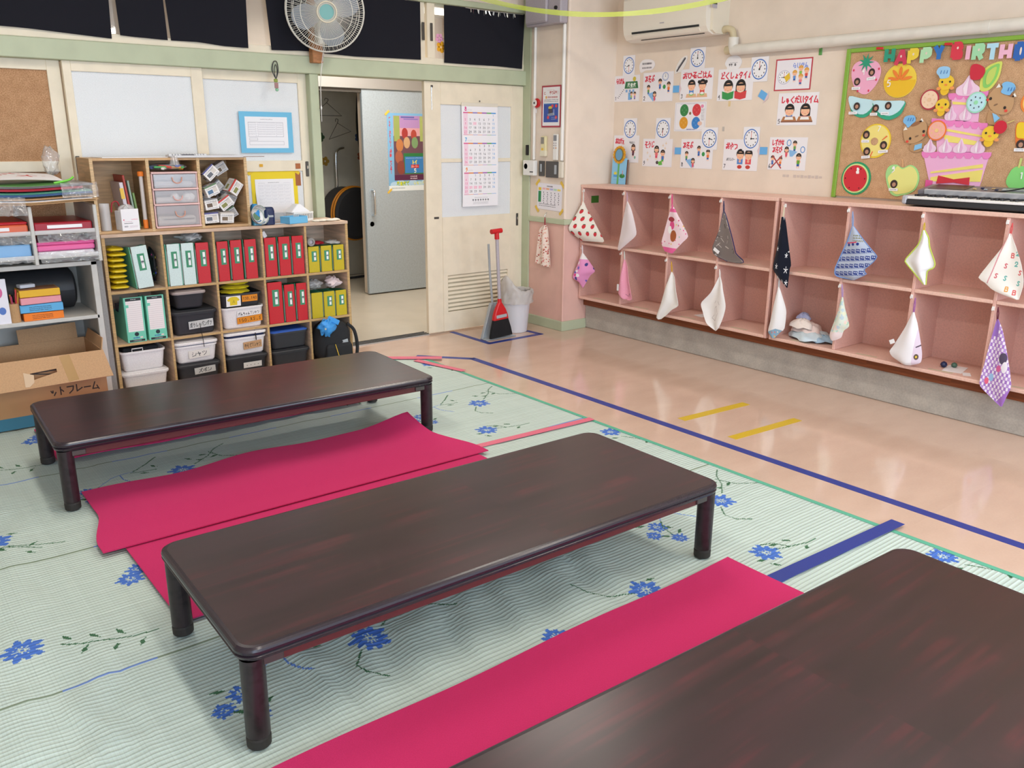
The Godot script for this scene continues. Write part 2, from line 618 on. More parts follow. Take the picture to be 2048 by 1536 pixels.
	M.fan_white = mat(H("e9e6da"), 0.4)
	M.fan_blade = clear_mat(H("b8c4d2"), 0.5, 0.2)
	M.red_plastic = mat(H("cc1f26"), 0.35)
	M.bristle = relief(tex3(mat(H("1b1a1c"), 0.9), fine, 30.0), bumps, 0.2)
	M.dustpan = mat(H("aab0b4"), 0.4)
	M.bin = mat(H("dcdade"), 0.4)
	M.skin = mat(H("c99878"), 0.7)
	M.hair = mat(H("2a221e"), 0.7)

# ---------------------------------------------------------------- print canvas
# strokes on a 10 x 10 grid, two figures a point, strokes parted by blanks
const GL := {
	"あ": "1282 42434648 7454361817283656768798", "い": "21253848 717588", "う": "3161 1543637375675849", "え": "3161 2474 7419 4566697989",
	"お": "1363 4147281816365575777868 7183", "か": "1363746758 4118 7184", "く": "712579", "こ": "2373 15172888", "し": "31373858687786",
	"す": "1282 5155463635455657 5749", "そ": "2171 7115 1575 754648598989", "た": "1353 4118 5484 56586898", "ち": "1373 4125 254474767849", "つ": "13637476774839",
	"て": "1282 824446586879", "と": "3145 734528385888", "な": "1353 3116 6173 5457584736465577", "は": "2129 4383 6167584857667789", "ひ": "1232 3215273858677452 5272 7395",
	"ふ": "4152 435546584838 2517 7587", "ほ": "2129 4282 4484 6167584857667789", "む": "1353 3137281716273858788876 7285", "や": "155373746656 4152 2439", "ゆ": "2126 263353747647 5159",
	"よ": "5157483827365678 5383", "ら": "3152 2326 265574767848", "る": "2171 7116365575767848384657", "ん": "4119 1946555868788876", "が": "1363746758 4118 7184 7081 8091",
	"タ": "4114 3272 7239 3556", "イ": "6115 4349", "ム": "4118 1878 6589", "シ": "2132 1425 187783", "ツ": "1224 4143 827639", "ャ": "1474 7456 3159", "ス": "2272 7219 5589", "ト": "3139 4466",
	"ー": "1585", "リ": "2125 717548", "ン": "2133 187783", "ナ": "1383 515629", "ハ": "4218 6189", "ホ": "1383 5159 3517 6588", "フ": "1282 827639", "レ": "2128 2885", "ッ": "2436 4446 7659", "・": "4555",
	"児": "2125 4181 8144 4144 4484 4363 3518 6568 6888", "童": "5152 2282 3243 7263 1494 2545 2575 2558 2666 5159 3787 1999", "館": "4114 4154 2343 2329 4346 6162 5292 6373 6379 7976 6676", "帰": "1125 2128 3118 4181 4262 4484 4547 5459 8487", "半": "2132 7162 2383 1595 5159",
	"！": "5156 5859", "「": "2171 2125", "」": "7478 2878", "-": "3565",
	"0": "412326386877734141", "1": "3251 5158", "2": "23316173742878", "3": "2261735454766828", "4": "612575 6169", "5": "7131245474766828", "6": "613326385877765536", "7": "217138", "8": "513133647678583826447351", "9": "7454343351617374764839",
	"A": "1951 5189 2676", "B": "2128 2161736434 6476786828", "C": "7351312336387876", "D": "2128 2151737658 2858", "H": "2128 7178 2575", "I": "5158", "L": "212878", "N": "28217871", "O": "412326386877734141", "P": "2128 2171745525", "R": "2128 21717455 255578", "S": "725132446667583827", "T": "1181 5158", "V": "214871", "X": "2178 7128", "Y": "2155 7155 5558", ",": "5749",
}
const VOICED := {"ぶ": "ふ", "ご": "こ", "ど": "と", "だ": "た", "ず": "す", "び": "ひ", "じ": "し", "ぼ": "ほ", "ぐ": "く", "で": "て", "バ": "ハ", "ダ": "タ", "ズ": "ス", "ボ": "ホ"}
const SMALL := {"ょ": "よ", "ゅ": "ゆ", "ゃ": "や"}

class Cv:
	var im: Image
	var w: int
	var h: int
	var rng := RandomNumberGenerator.new()

	func _init(a: int, b: int, c: Color) -> void:
		w = a; h = b
		im = Image.create(a, b, false, Image.FORMAT_RGB8)
		im.fill(c)
		rng.seed = a * 31 + b

	func rect(x: float, y: float, a: float, b: float, c: Color) -> void:
		im.fill_rect(Rect2i(roundi(x), roundi(y), maxi(1, roundi(a)), maxi(1, roundi(b))), c)

	func frame(x: float, y: float, a: float, b: float, t: float, c: Color) -> void:
		rect(x, y, a, t, c); rect(x, y + b - t, a, t, c); rect(x, y, t, b, c); rect(x + a - t, y, t, b, c)

	func oval(cx: float, cy: float, rx: float, ry: float, c: Color) -> void:
		for y in range(int(cy - ry), int(cy + ry) + 1):
			var q := (y + 0.5 - cy) / ry
			if absf(q) >= 1.0: continue
			var dx := rx * sqrt(1.0 - q * q)
			rect(cx - dx, y, dx * 2, 1, c)

	func poly(p: PackedVector2Array, c: Color) -> void:
		var y0 := p[0].y
		var y1 := p[0].y
		for q in p:
			y0 = minf(y0, q.y); y1 = maxf(y1, q.y)
		for y in range(maxi(0, int(y0)), mini(h - 1, int(y1)) + 1):
			var xs := []
			for i in p.size():
				var a := p[i]
				var b := p[(i + 1) % p.size()]
				if (a.y <= y + 0.5) != (b.y <= y + 0.5):
					xs.append(a.x + (y + 0.5 - a.y) / (b.y - a.y) * (b.x - a.x))
			xs.sort()
			for i in range(0, xs.size() - 1, 2): rect(xs[i], y, xs[i + 1] - xs[i], 1, c)

	func pl(a: Array, c: Color) -> void:
		var p := PackedVector2Array()
		for i in range(0, a.size(), 2): p.append(Vector2(a[i], a[i + 1]))
		poly(p, c)

	func line(a: Vector2, b: Vector2, t: float, c: Color) -> void:
		var d := b - a
		var steps := maxi(1, int(d.length() / maxf(0.6, t * 0.3)))
		for i in steps + 1:
			var p := a + d * i / steps
			if t <= 2.2: rect(p.x - t / 2, p.y - t / 2, t, t, c)
			else: oval(p.x, p.y, t / 2, t / 2, c)

	func glyph(ch: String, x: float, y: float, sx: float, sy: float, t: float, c: Color, lean := 0.0) -> void:
		if SMALL.has(ch):
			glyph(SMALL[ch], x + sx * 0.15, y + sy * 0.3, sx * 0.7, sy * 0.7, t, c, lean)
			return
		if VOICED.has(ch):
			glyph(VOICED[ch], x, y, sx, sy, t, c, lean)
			for k in 2: line(Vector2(x + sx * (0.74 + 0.13 * k), y), Vector2(x + sx * (0.8 + 0.13 * k), y + sy * 0.16), t * 0.8, c)
			return
		if not GL.has(ch): return
		for s in GL[ch].split(" ", false):
			var last := Vector2.INF
			for i in range(0, s.length() - 1, 2):
				var gx := int(s[i]) / 9.0
				var gy := int(s[i + 1]) / 9.0
				var p := Vector2(x + (gx + lean * (0.5 - gy)) * sx, y + gy * sy)
				if last != Vector2.INF: line(last, p, t, c)
				last = p

	func text(s: String, x: float, y: float, sx: float, sy: float, t: float, c: Color, step := 1.05, lean := 0.0) -> void:
		for i in s.length(): glyph(s[i], x + i * sx * step, y, sx, sy, t, c, lean)

	func column(s: String, x: float, y: float, sz: float, t: float, c: Color, step := 1.05) -> void:
		for i in s.length():
			if s[i] == "ー": rect(x + sz * 0.45, y + i * sz * step + sz * 0.1, t, sz * 0.8, c)
			else: glyph(s[i], x, y + i * sz * step, sz, sz, t, c)

	# fine print too small to read: short dashes
	func fine(x: float, y: float, a: float, rows: int, gap: float, t: float, c: Color) -> void:
		for r in rows:
			var q := x
			while q < x + a:
				var l := rng.randf_range(2.0, 7.0)
				rect(q, y + r * gap + rng.randf_range(-0.6, 0.6), minf(l, x + a - q), t, c)
				q += l + rng.randf_range(1.5, 4.0)

	func kid(x: float, y: float, s: float, shirt: Color, hair := Color(0.13, 0.11, 0.12), low := Color(0.2, 0.35, 0.65), long_hair := false) -> void:
		var sk := Color(0.96, 0.76, 0.62)
		rect(x - s * 0.28, y + s * 0.5, s * 0.56, s * 0.7, shirt)
		rect(x - s * 0.42, y + s * 0.55, s * 0.16, s * 0.4, sk)
		rect(x + s * 0.26, y + s * 0.55, s * 0.16, s * 0.4, sk)
		rect(x - s * 0.26, y + s * 1.15, s * 0.5, s * 0.35, low)
		rect(x - s * 0.22, y + s * 1.5, s * 0.14, s * 0.3, sk)
		rect(x + s * 0.08, y + s * 1.5, s * 0.14, s * 0.3, sk)
		head(x, y, s * 0.52, hair, long_hair)

	func head(x: float, y: float, r: float, hair := Color(0.13, 0.11, 0.12), long_hair := false) -> void:
		var sk := Color(0.97, 0.77, 0.63)
		if long_hair: rect(x - r * 1.05, y - r * 0.3, r * 2.1, r * 1.4, hair)
		oval(x, y - r * 0.15, r * 1.02, r * 1.05, hair)
		oval(x, y + r * 0.2, r * 0.9, r * 0.85, sk)
		rect(x - r * 0.75, y - r * 0.5, r * 1.5, r * 0.35, hair)
		for sg in [-1, 1]:
			rect(x + sg * r * 0.38 - 1, y + r * 0.1, 2.2, 2.2, Color(0.2, 0.15, 0.15))
			oval(x + sg * r * 0.55, y + r * 0.45, r * 0.18, r * 0.13, Color(0.98, 0.65, 0.58))
		rect(x - r * 0.2, y + r * 0.6, r * 0.4, 2, Color(0.75, 0.3, 0.3))

	func clock_face(cx: float, cy: float, r: float, hour: float, minute: float, rim := Color(0.27, 0.47, 0.78)) -> void:
		oval(cx, cy, r, r, rim)
		oval(cx, cy, r * 0.89, r * 0.89, Color(0.96, 0.96, 0.97))
		for k in 12:
			var a := TAU * k / 12.0
			var p := Vector2(cx + sin(a) * r * 0.72, cy - cos(a) * r * 0.72)
			rect(p.x - r * 0.05, p.y - r * 0.07, r * 0.1, r * 0.14, Color(0.2, 0.2, 0.28))
		var ma := TAU * minute / 60.0
		line(Vector2(cx, cy), Vector2(cx + sin(ma) * r * 0.68, cy - cos(ma) * r * 0.68), r * 0.06, Color(0.86, 0.36, 0.34))
		var ha := TAU * (hour + minute / 60.0) / 12.0
		line(Vector2(cx, cy), Vector2(cx + sin(ha) * r * 0.42, cy - cos(ha) * r * 0.42), r * 0.09, Color(0.25, 0.27, 0.3))
		oval(cx, cy, r * 0.1, r * 0.1, Color(0.15, 0.15, 0.15))

# ---------------------------------------------------------------- room shell
func build_room() -> void:
	struct("floor", mb().lohi(Vector3(-2.75, -0.12, -5.56), Vector3(5.15, 0, 2.75), 0.0), M.vinyl, "waxed peach vinyl floor of the room")
	struct("ceiling", mb().lohi(Vector3(-2.75, 2.9, -5.7), Vector3(5.15, 3.02, 2.75), 0.0), M.ceiling, "pale ceiling of the room")
	struct("wall_right", mb().lohi(Vector3(5.0, 0, -4.985), Vector3(5.15, 2.9, 2.75), 0.0), M.wall, "cream wall behind the pink cubbies")
	struct("wall_left", mb().lohi(Vector3(-2.75, 0, -5.56), Vector3(-2.6, 2.9, 2.75), 0.0), M.wall, "cream wall on the left of the room")
	struct("trim_1", mb().lohi(Vector3(4.75, 0, -4.983), Vector3(4.998, 0.192, 2.6), 0.006), M.concrete, "grey concrete plinth under the cubbies")
	struct("trim_2", mb().lohi(Vector3(4.725, 0.192, -4.983), Vector3(4.998, 0.252, 2.6), 0.003), M.brown_beam, "brown wooden beam between cubbies and concrete plinth")
	# wall behind the camera with three windows
	var w := mb()
	w.lohi(Vector3(-2.6, 0, 2.6), Vector3(5.0, 0.95, 2.75), 0.0)
	w.lohi(Vector3(-2.6, 2.35, 2.6), Vector3(5.0, 2.9, 2.75), 0.0)
	for p in [[-2.6, -2.08], [-0.12, 0.32], [2.28, 2.72], [4.68, 5.0]]:
		w.lohi(Vector3(p[0], 0.95, 2.6), Vector3(p[1], 2.35, 2.75), 0.0)
	struct("wall_rear", w, M.wall, "cream window wall opposite the sliding doors")
	for k in 3:
		var x0: float = [-2.08, 0.32, 2.72][k]
		var n := struct_node("window_%d" % (k + 2), "aluminium framed window in the wall opposite the sliding doors")
		for s in [[x0, x0 + 0.05], [x0 + 0.95, x0 + 1.01], [x0 + 1.91, x0 + 1.96]]:
			part(n, "stile", mb().lohi(Vector3(s[0], 0.95, 2.64), Vector3(s[1], 2.35, 2.7)), M.alu)
		part(n, "rail", mb().lohi(Vector3(x0, 0.95, 2.64), Vector3(x0 + 1.96, 1.0, 2.7)), M.alu)
		part(n, "rail", mb().lohi(Vector3(x0, 2.3, 2.64), Vector3(x0 + 1.96, 2.35, 2.7)), M.alu)
		for q in [[x0 + 0.05, x0 + 0.95], [x0 + 1.01, x0 + 1.91]]:
			part(n, "pane", mb().lohi(Vector3(q[0], 1.0, 2.665), Vector3(q[1], 2.3, 2.669), 0.0), M.pane)

# ---------------------------------------------------------------- sliding doors and clerestory
func leaf(n: String, label: String, x0: float, x1: float, z: float, y0: float, y1: float, stl: float, stR: float, panels: Array) -> Node3D:
	# panels: [bottom, top, material, name] from low to high, rails fill the rest
	var o := struct_node(n, label)
	var d := 0.034
	part(o, "stile", mb().lohi(Vector3(x0, y0, z - d), Vector3(x0 + stl, y1, z), 0.002), M.cream)
	part(o, "stile", mb().lohi(Vector3(x1 - stR, y0, z - d), Vector3(x1, y1, z), 0.002), M.cream)
	var y := y0
	for p in panels:
		if p[0] - y > 0.004:
			part(o, "rail", mb().lohi(Vector3(x0 + stl, y, z - d), Vector3(x1 - stR, p[0], z), 0.002), M.cream)
		part(o, p[3], mb().lohi(Vector3(x0 + stl - 0.004, p[0] - 0.004, z - 0.021), Vector3(x1 - stR + 0.004, p[1] + 0.004, z - 0.012), 0.0), p[2])
		y = p[1]
	part(o, "rail", mb().lohi(Vector3(x0 + stl, y, z - d), Vector3(x1 - stR, y1, z), 0.002), M.cream)
	return o

func pull(o: Node3D, x: float, y: float, z: float) -> void:
	part(o, "latch", mb(Vector3(x, y, z)).box(Vector3.ZERO, Vector3(0.022, 0.1, 0.008), 0.003), M.dark_metal, "small metal latch plate")
	part(o, "latch_knob", mb(Vector3(x, y + 0.012, z + 0.006)).box(Vector3.ZERO, Vector3(0.012, 0.022, 0.01), 0.003), M.chrome)

func build_door_wall() -> void:
	var w := mb()
	w.lohi(Vector3(-2.6, 0, -5.62), Vector3(-0.2, 2.9, -5.5), 0.0)
	w.lohi(Vector3(-0.2, 2.47, -5.62), Vector3(4.5, 2.9, -5.5), 0.0)
	struct("wall_back", w, M.wall, "cream wall holding the sliding doors and clerestory")
	struct("trim_3", mb().lohi(Vector3(-2.6, 1.903, -5.62), Vector3(4.5, 2.011, -5.468), 0.004), M.sage, "long sage green lintel above the sliding doors")
	struct("trim_4", mb().lohi(Vector3(-0.2, 2.43, -5.6), Vector3(4.5, 2.47, -5.48), 0.004), M.sage, "sage green rail above the black cloths")
	struct("trim_5", mb().lohi(Vector3(2.638, 0, -5.62), Vector3(2.702, 1.903, -5.475), 0.004), M.sage, "sage green post at the left of the open doorway")
	struct("trim_6", mb().lohi(Vector3(4.487, 0, -5.62), Vector3(4.5, 2.9, -5.412), 0.003), M.sage, "sage green post at the right of the calendar door")
	struct("trim_7", mb().lohi(Vector3(2.7, -0.02, -5.61), Vector3(3.56, 0.008, -5.5), 0.002), M.alu, "metal sliding track on the floor of the doorway")
	for k in 3:
		struct("trim_%d" % (8 + k), mb().lohi(Vector3(2.7, 0.006, -5.52 - 0.035 * k), Vector3(3.56, 0.014, -5.512 - 0.035 * k), 0.001), M.dark_metal, "thin rail of the sliding door track")
	leaf("door_1", "cream sliding door leaf with a brown cork panel at the far left", -0.2, 1.15, -5.536, 0.01, 1.903, 0.07, 0.068, [[0.12, 1.298, M.cork_dark, "cork_panel"], [1.357, 1.848, M.cork_dark, "cork_panel"]])
	var d2 := leaf("door_2", "cream sliding door leaf with one wide frosted pane left of the blue bordered notice", 1.155, 1.937, -5.498, 0.01, 1.903, 0.044, 0.07, [[0.12, 1.28, M.frost, "lower_pane"], [1.345, 1.848, M.frost, "upper_pane"]])
	pull(d2, 1.172, 1.335, -5.495)
	var d3 := leaf("door_3", "cream sliding door leaf carrying the blue bordered and the yellow bordered notices", 1.93, 2.64, -5.536, 0.01, 1.903, 0.014, 0.06, [[0.12, 1.278, M.frost, "lower_pane"], [1.347, 1.843, M.frost, "upper_pane"]])
	pull(d3, 2.612, 1.29, -5.533)
	# calendar door
	var o := struct_node("door_4", "cream sliding door leaf with the calendar and a louvred vent")
	var z := -5.498
	part(o, "stile", mb().lohi(Vector3(3.552, 0.012, z - 0.036), Vector3(3.694, 1.9, z), 0.003), M.cream)
	part(o, "stile", mb().lohi(Vector3(4.367, 0.012, z - 0.036), Vector3(4.487, 1.9, z), 0.003), M.cream)
	part(o, "rail", mb().lohi(Vector3(3.694, 1.741, z - 0.036), Vector3(4.367, 1.9, z), 0.002), M.cream)
	part(o, "rail", mb().lohi(Vector3(3.694, 1.322, z - 0.036), Vector3(4.367, 1.35, z - 0.004), 0.002), M.cream)
	part(o, "upper_pane", mb().lohi(Vector3(3.69, 1.345, z - 0.022), Vector3(4.371, 1.745, z - 0.012), 0.0), M.frost)
	part(o, "lower_pane", mb().lohi(Vector3(3.69, 0.905, z - 0.022), Vector3(4.371, 1.327, z - 0.012), 0.0), M.frost)
	var low := mb()
	low.lohi(Vector3(3.694, 0.458, z - 0.036), Vector3(4.367, 0.911, z), 0.0)
	low.lohi(Vector3(3.694, 0.012, z - 0.036), Vector3(4.367, 0.165, z), 0.0)
	low.lohi(Vector3(3.694, 0.165, z - 0.036), Vector3(3.737, 0.458, z), 0.0)
	low.lohi(Vector3(4.338, 0.165, z - 0.036), Vector3(4.367, 0.458, z), 0.0)
	part(o, "lower_panel", low, M.cream)
	part(o, "vent_back", mb().lohi(Vector3(3.737, 0.165, z - 0.036), Vector3(4.338, 0.458, z - 0.03), 0.0), M.cream_dull)
	for k in 9:
		part(o, "louvre_slat", mb(Vector3(4.0375, 0.182 + k * 0.0325, z - 0.012)).box(Vector3.ZERO, Vector3(0.602, 0.022, 0.006), 0.0015, Basis(Vector3.RIGHT, deg_to_rad(-38))), M.cream)
	pull(o, 4.432, 0.86, z + 0.003)
	part(o, "bolt", mb(Vector3(3.612, 1.79, z + 0.004)).tube([Vector3(0, 0.07, 0), Vector3(0, -0.09, 0)], 0.0035, 6), M.chrome, "thin chrome bolt hanging on a nail")
	part(o, "bolt_plate", mb(Vector3(3.618, 1.865, z)).box(Vector3.ZERO, Vector3(0.02, 0.016, 0.006), 0.002), M.dark_metal)
	part(o, "keyhole_plate", mb(Vector3(3.64, 0.91, z)).box(Vector3.ZERO, Vector3(0.045, 0.016, 0.004), 0.002), M.dark_metal)
	# clerestory
	var c := struct_node("window_1", "row of clerestory panes above the green lintel")
	for s in [[-0.2, -0.14], [1.9, 1.96], [2.63, 2.73], [3.52, 3.575], [3.59, 3.655], [4.44, 4.487]]:
		part(c, "stile", mb().lohi(Vector3(s[0], 2.011, -5.545 if s[0] == 3.52 else -5.535), Vector3(s[1], 2.43, -5.51 if s[0] == 3.52 else -5.5), 0.002), M.cream)
	part(c, "rail", mb().lohi(Vector3(-0.2, 2.013, -5.54), Vector3(4.487, 2.06, -5.495), 0.002), M.cream)
	for q in [[-0.14, 1.9], [1.96, 2.63], [2.73, 3.52], [3.655, 4.44]]:
		part(c, "pane", mb().lohi(Vector3(q[0], 2.06, -5.522), Vector3(q[1], 2.43, -5.517), 0.0), M.pane)
	for x in [3.552, 3.622]:
		part(c, "latch", mb(Vector3(x, 2.235, -5.494)).box(Vector3.ZERO, Vector3(0.02, 0.12, 0.008), 0.002), M.dark_metal)
	var fl := mb(Vector3(3.715, 2.14, -5.512))
	for k in 5: fl.extr(ell(0.024 * cos(TAU * k / 5), 0.024 * sin(TAU * k / 5), 0.017, 0.017, 12), 0.002)
	single("flower_cutout", fl, mat(H("eda81c"), 0.8), "small orange paper flower stuck on the clerestory glass beside the black cloth", "paper flower")
	var fl2 := mb(Vector3(3.7, 2.2, -5.512))
	for k in 5: fl2.extr(ell(0.02 * cos(TAU * k / 5 + 1), 0.02 * sin(TAU * k / 5 + 1), 0.014, 0.014, 12), 0.002)
	single("flower_cutout", fl2, mat(H("e8a4c4"), 0.8), "small pale pink paper flower stuck on the clerestory glass above the orange one", "paper flower")
	# black cloths: left and right edge at top and bottom, bottom heights along the edge
	var cloths := [
		[[0.1, 1.443, 0.1, 1.432], [2.066, 2.062, 2.055, 2.032], "widest black cloth pinned over the clerestory at the far left"],
		[[1.468, 1.736, 1.478, 1.744], [2.054, 2.05, 2.048, 2.046], "narrow black cloth over the clerestory, second from the left"],
		[[1.742, 2.246, 1.764, 2.236], [2.046, 2.048, 2.036, 2.034], "black cloth over the clerestory, third from the left beside the bare glass gap"],
		[[2.366, 2.655, 2.39, 2.65], [2.033, 2.036, 2.04, 2.042], "black cloth over the clerestory just left of the wall fan's wooden block"],
		[[2.73, 3.521, 2.736, 3.518], [2.036, 2.03, 2.036, 2.04], "wide black cloth over the clerestory behind the wall fan"],
		[[3.724, 4.478, 3.722, 4.455], [2.032, 2.031, 2.034, 2.026], "black cloth over the clerestory at the right corner above the calendar door"]]
	for i in cloths.size():
		var q: Array = cloths[i][0]
		var bt: Array = cloths[i][1]
		var f := func(u: float, v: float) -> Vector3:
			var b := lerpf(bt[int(u * 2.99)], bt[mini(int(u * 2.99) + 1, 3)], u * 2.99 - int(u * 2.99))
			var y := lerpf(2.424, b, v)
			return Vector3(lerpf(lerpf(q[0], q[1], u), lerpf(q[2], q[3], u), v), y, -5.482 + 0.003 * sin(u * 11.0 + i * 2.0) * v)
		single("black_cloth", mb().sheet(16, 6, f, 0.0015), M.black_cloth, cloths[i][2], "cloth", "black cloths over the clerestory")

	# notices on door 3
	var cv := Cv.new(512, 366, H("74c0e4"))
	cv.rect(52, 44, 410, 280, H("f2f2f6"))
	cv.fine(200, 66, 120, 1, 8, 3, H("555566"))
	cv.frame(80, 92, 340, 130, 2, H("8a8a98"))
	for k in 5: cv.rect(80, 112 + k * 20, 340, 1, H("a8a8b4"))
	for x in [150, 170, 350]: cv.rect(x, 92, 1, 130, H("9a9aa8"))
	cv.fine(84, 98, 60, 6, 20, 2, H("888896")); cv.fine(176, 98, 165, 6, 20, 2, H("88889a")); cv.fine(356, 98, 58, 6, 20, 2, H("888896"))
	cv.frame(84, 232, 80, 22, 2, H("9a9aa8")); cv.frame(84, 262, 336, 34, 2, H("9a9aa8"))
	single("notice", mb(Vector3(2.341, 1.527, -5.535)).pane(0.362, 0.258, 0.002), print_mat(cv), "white printed form on sky blue paper taped to the frosted pane", "notice")
	var cy := Cv.new(512, 400, H("f2f1f4"))
	cy.fine(170, 40, 150, 1, 6, 5, H("444450")); cy.fine(40, 46, 90, 1, 6, 2, H("777784")); cy.fine(380, 46, 90, 1, 6, 2, H("777784"))
	for r in 7: cy.rect(38, 66 + r * 40, 430, 1, H("a0a0ac"))
	for k in 6: cy.rect(38 + k * 86, 66, 1, 240, H("a0a0ac"))
	for r in 6:
		for k in 5: cy.fine(46 + k * 86, 76 + r * 40, 66, 2, 12, 2, H("8a8a98"))
	var ny := thing("notice", "white timetable sheet curling off yellow paper on the frosted lower pane", "notice", Vector3(2.375, 1.15, -5.546))
	part(ny, "backing", mb().pane(0.325, 0.262, 0.0015), mat(H("f0d532"), 0.8), "yellow backing paper")
	part(ny, "sheet", mb().sheet(10, 14, func(u: float, v: float) -> Vector3:
		return Vector3(-0.138 + u * 0.27, 0.078 - v * 0.218, 0.004 + 0.03 * pow(v, 3.0) * (1.0 - u * 0.7)), 0.0008), print_mat(cy))
	for s in [-1, 1]:
		part(ny, "tape", mb(Vector3(0.16 * s, 0.125, 0.002), Basis(Vector3.BACK, -0.6 * s)).pane(0.05, 0.022, 0.001), mat(H("e9c52a"), 0.6))
	single("tape_scrap", mb(Vector3(2.545, 1.31, -5.533)).pane(0.035, 0.035, 0.001), mat(H("b0683a"), 0.6), "brown tape scrap on the cream rail above the yellow notice", "tape")
	single("tape_scrap", mb(Vector3(2.545, 1.225, -5.545)).pane(0.038, 0.09, 0.001), mat(H("a8643a"), 0.6), "brown tape strip on the frosted pane beside the yellow notice", "tape")
	single("tape_scrap", mb(Vector3(2.285, 1.317, -5.533)).pane(0.024, 0.018, 0.001), mat(H("e0a828"), 0.6), "tiny yellow tape scrap on the cream rail above the yellow notice", "tape")
	# charm on a black cord hooked on the lintel
	var ch := thing("hanging_charm", "small charm on a looped black cord hanging from the green lintel", "charm", Vector3(2.395, 1.86, -5.46))
	part(ch, "cord", mb().tube(curve3([Vector3(0, 0.0, 0), Vector3(-0.02, 0.05, 0), Vector3(-0.008, 0.1, 0.002), Vector3(0.014, 0.1, 0.002), Vector3(0.02, 0.05, 0), Vector3(0.004, 0.0, 0)]), 0.003, 6), M.black_plastic)
	part(ch, "cord", mb().tube(curve3([Vector3(0, 0.0, 0), Vector3(-0.008, 0.05, 0.004), Vector3(0.003, 0.085, 0.004), Vector3(0.012, 0.05, 0.004), Vector3(0.004, 0.0, 0)]), 0.0025, 6), M.black_plastic)
	part(ch, "clasp", mb(Vector3(0, -0.012, 0)).box(Vector3.ZERO, Vector3(0.026, 0.022, 0.01), 0.004), mat(H("8a9a40"), 0.5))
	part(ch, "tag", mb(Vector3(0.002, -0.042, 0)).box(Vector3.ZERO, Vector3(0.026, 0.034, 0.006), 0.003), mat(H("a87a78"), 0.5))
	part(ch, "bead", mb(Vector3(0.004, -0.068, 0)).lathe([[0.003, -0.01], [0.011, -0.004], [0.011, 0.005], [0.003, 0.01]], Vector3.ZERO, 3), mat(H("8fc8a0"), 0.3))
	# calendar
	var cc := Cv.new(480, 1060, H("f6f4f7"))
	cc.rect(0, 0, 480, 26, H("e6e2dc"))
	var cols := [H("e0629a"), H("ea8a42"), H("8a7ac0"), H("e8904a"), H("a45ab0"), H("58a858"), H("4a9ae0")]
	var months := [[8, 6, 31, 60.0, H("e0488c"), [2, 9, 16, 23, 30, 11]], [7, 3, 31, 368.0, H("4aa2dc"), [5, 12, 19, 26, 20]], [9, 2, 30, 672.0, H("ee8a3a"), [6, 13, 20, 27, 21, 22, 23]]]
	for mo in months:
		var y: float = mo[3]
		cc.glyph(str(mo[0]), 34, y - 22, 34, 44, 8, mo[4])
		cc.fine(74, y + 6, 60, 2, 7, 2, H("c0b8c4"))
		cc.rect(22, y + 44, 56, 212, H("f8dbe8"))
		for k in 7: cc.rect(20 + k * 62, y + 32, 62, 12, cols[k])
		for k in 7: cc.rect(20 + k * 62, y + 258, 62, 4, cols[k])
		var slot: int = mo[1]
		for day in range(1, mo[2] + 1):
			var col := slot % 7
			var row := mini(slot / 7, 4)
			var red: bool = mo[5].has(day)
			var c2: Color = H("e86aa0") if red else (H("5aa0dc") if col == 6 else H("4a4650"))
			var small := 0.62 if slot / 7 > 4 else 1.0
			var yy := y + 52 + row * 41 + (22 if slot / 7 > 4 else 0)
			if red and col > 0: cc.rect(20 + col * 62, yy - 4, 50, 32, H("fbdfe9"))
			var st := str(day)
			for i in st.length(): cc.glyph(st[i], 46 + col * 62 - st.length() * 9 + i * 19, yy, 19 * small, 24 * small, 3.2 * small, c2)
			slot += 1
	cc.fine(160, 966, 180, 1, 6, 3, H("888888"))
	for k in 7: cc.text("半", 128 + k * 34, 982, 22, 24, 3.4, H("2a2a30"))
	cc.fine(140, 1014, 210, 3, 10, 3, H("9a9aa2"))
	var cal := thing("wall_calendar", "long three month paper calendar hanging on the cream sliding door", "calendar", Vector3(4.05, 1.372, -5.494))
	part(cal, "sheet", mb().sheet(4, 16, func(u: float, v: float) -> Vector3:
		return Vector3(-0.172 + u * 0.345, 0.387 - v * 0.775, 0.002 + 0.012 * sin(v * PI * 0.9) * v), 0.002), print_mat(cc))
	part(cal, "top_strip", mb(Vector3(0, 0.375, 0.004)).box(Vector3.ZERO, Vector3(0.348, 0.026, 0.005), 0.001), M.off_white)
	part(cal, "nail", mb(Vector3(0.0, 0.4, 0.004)).lathe([[0.004, -0.004], [0.005, 0.0], [0.003, 0.006]], Vector3.ZERO, 3), M.dark_metal)

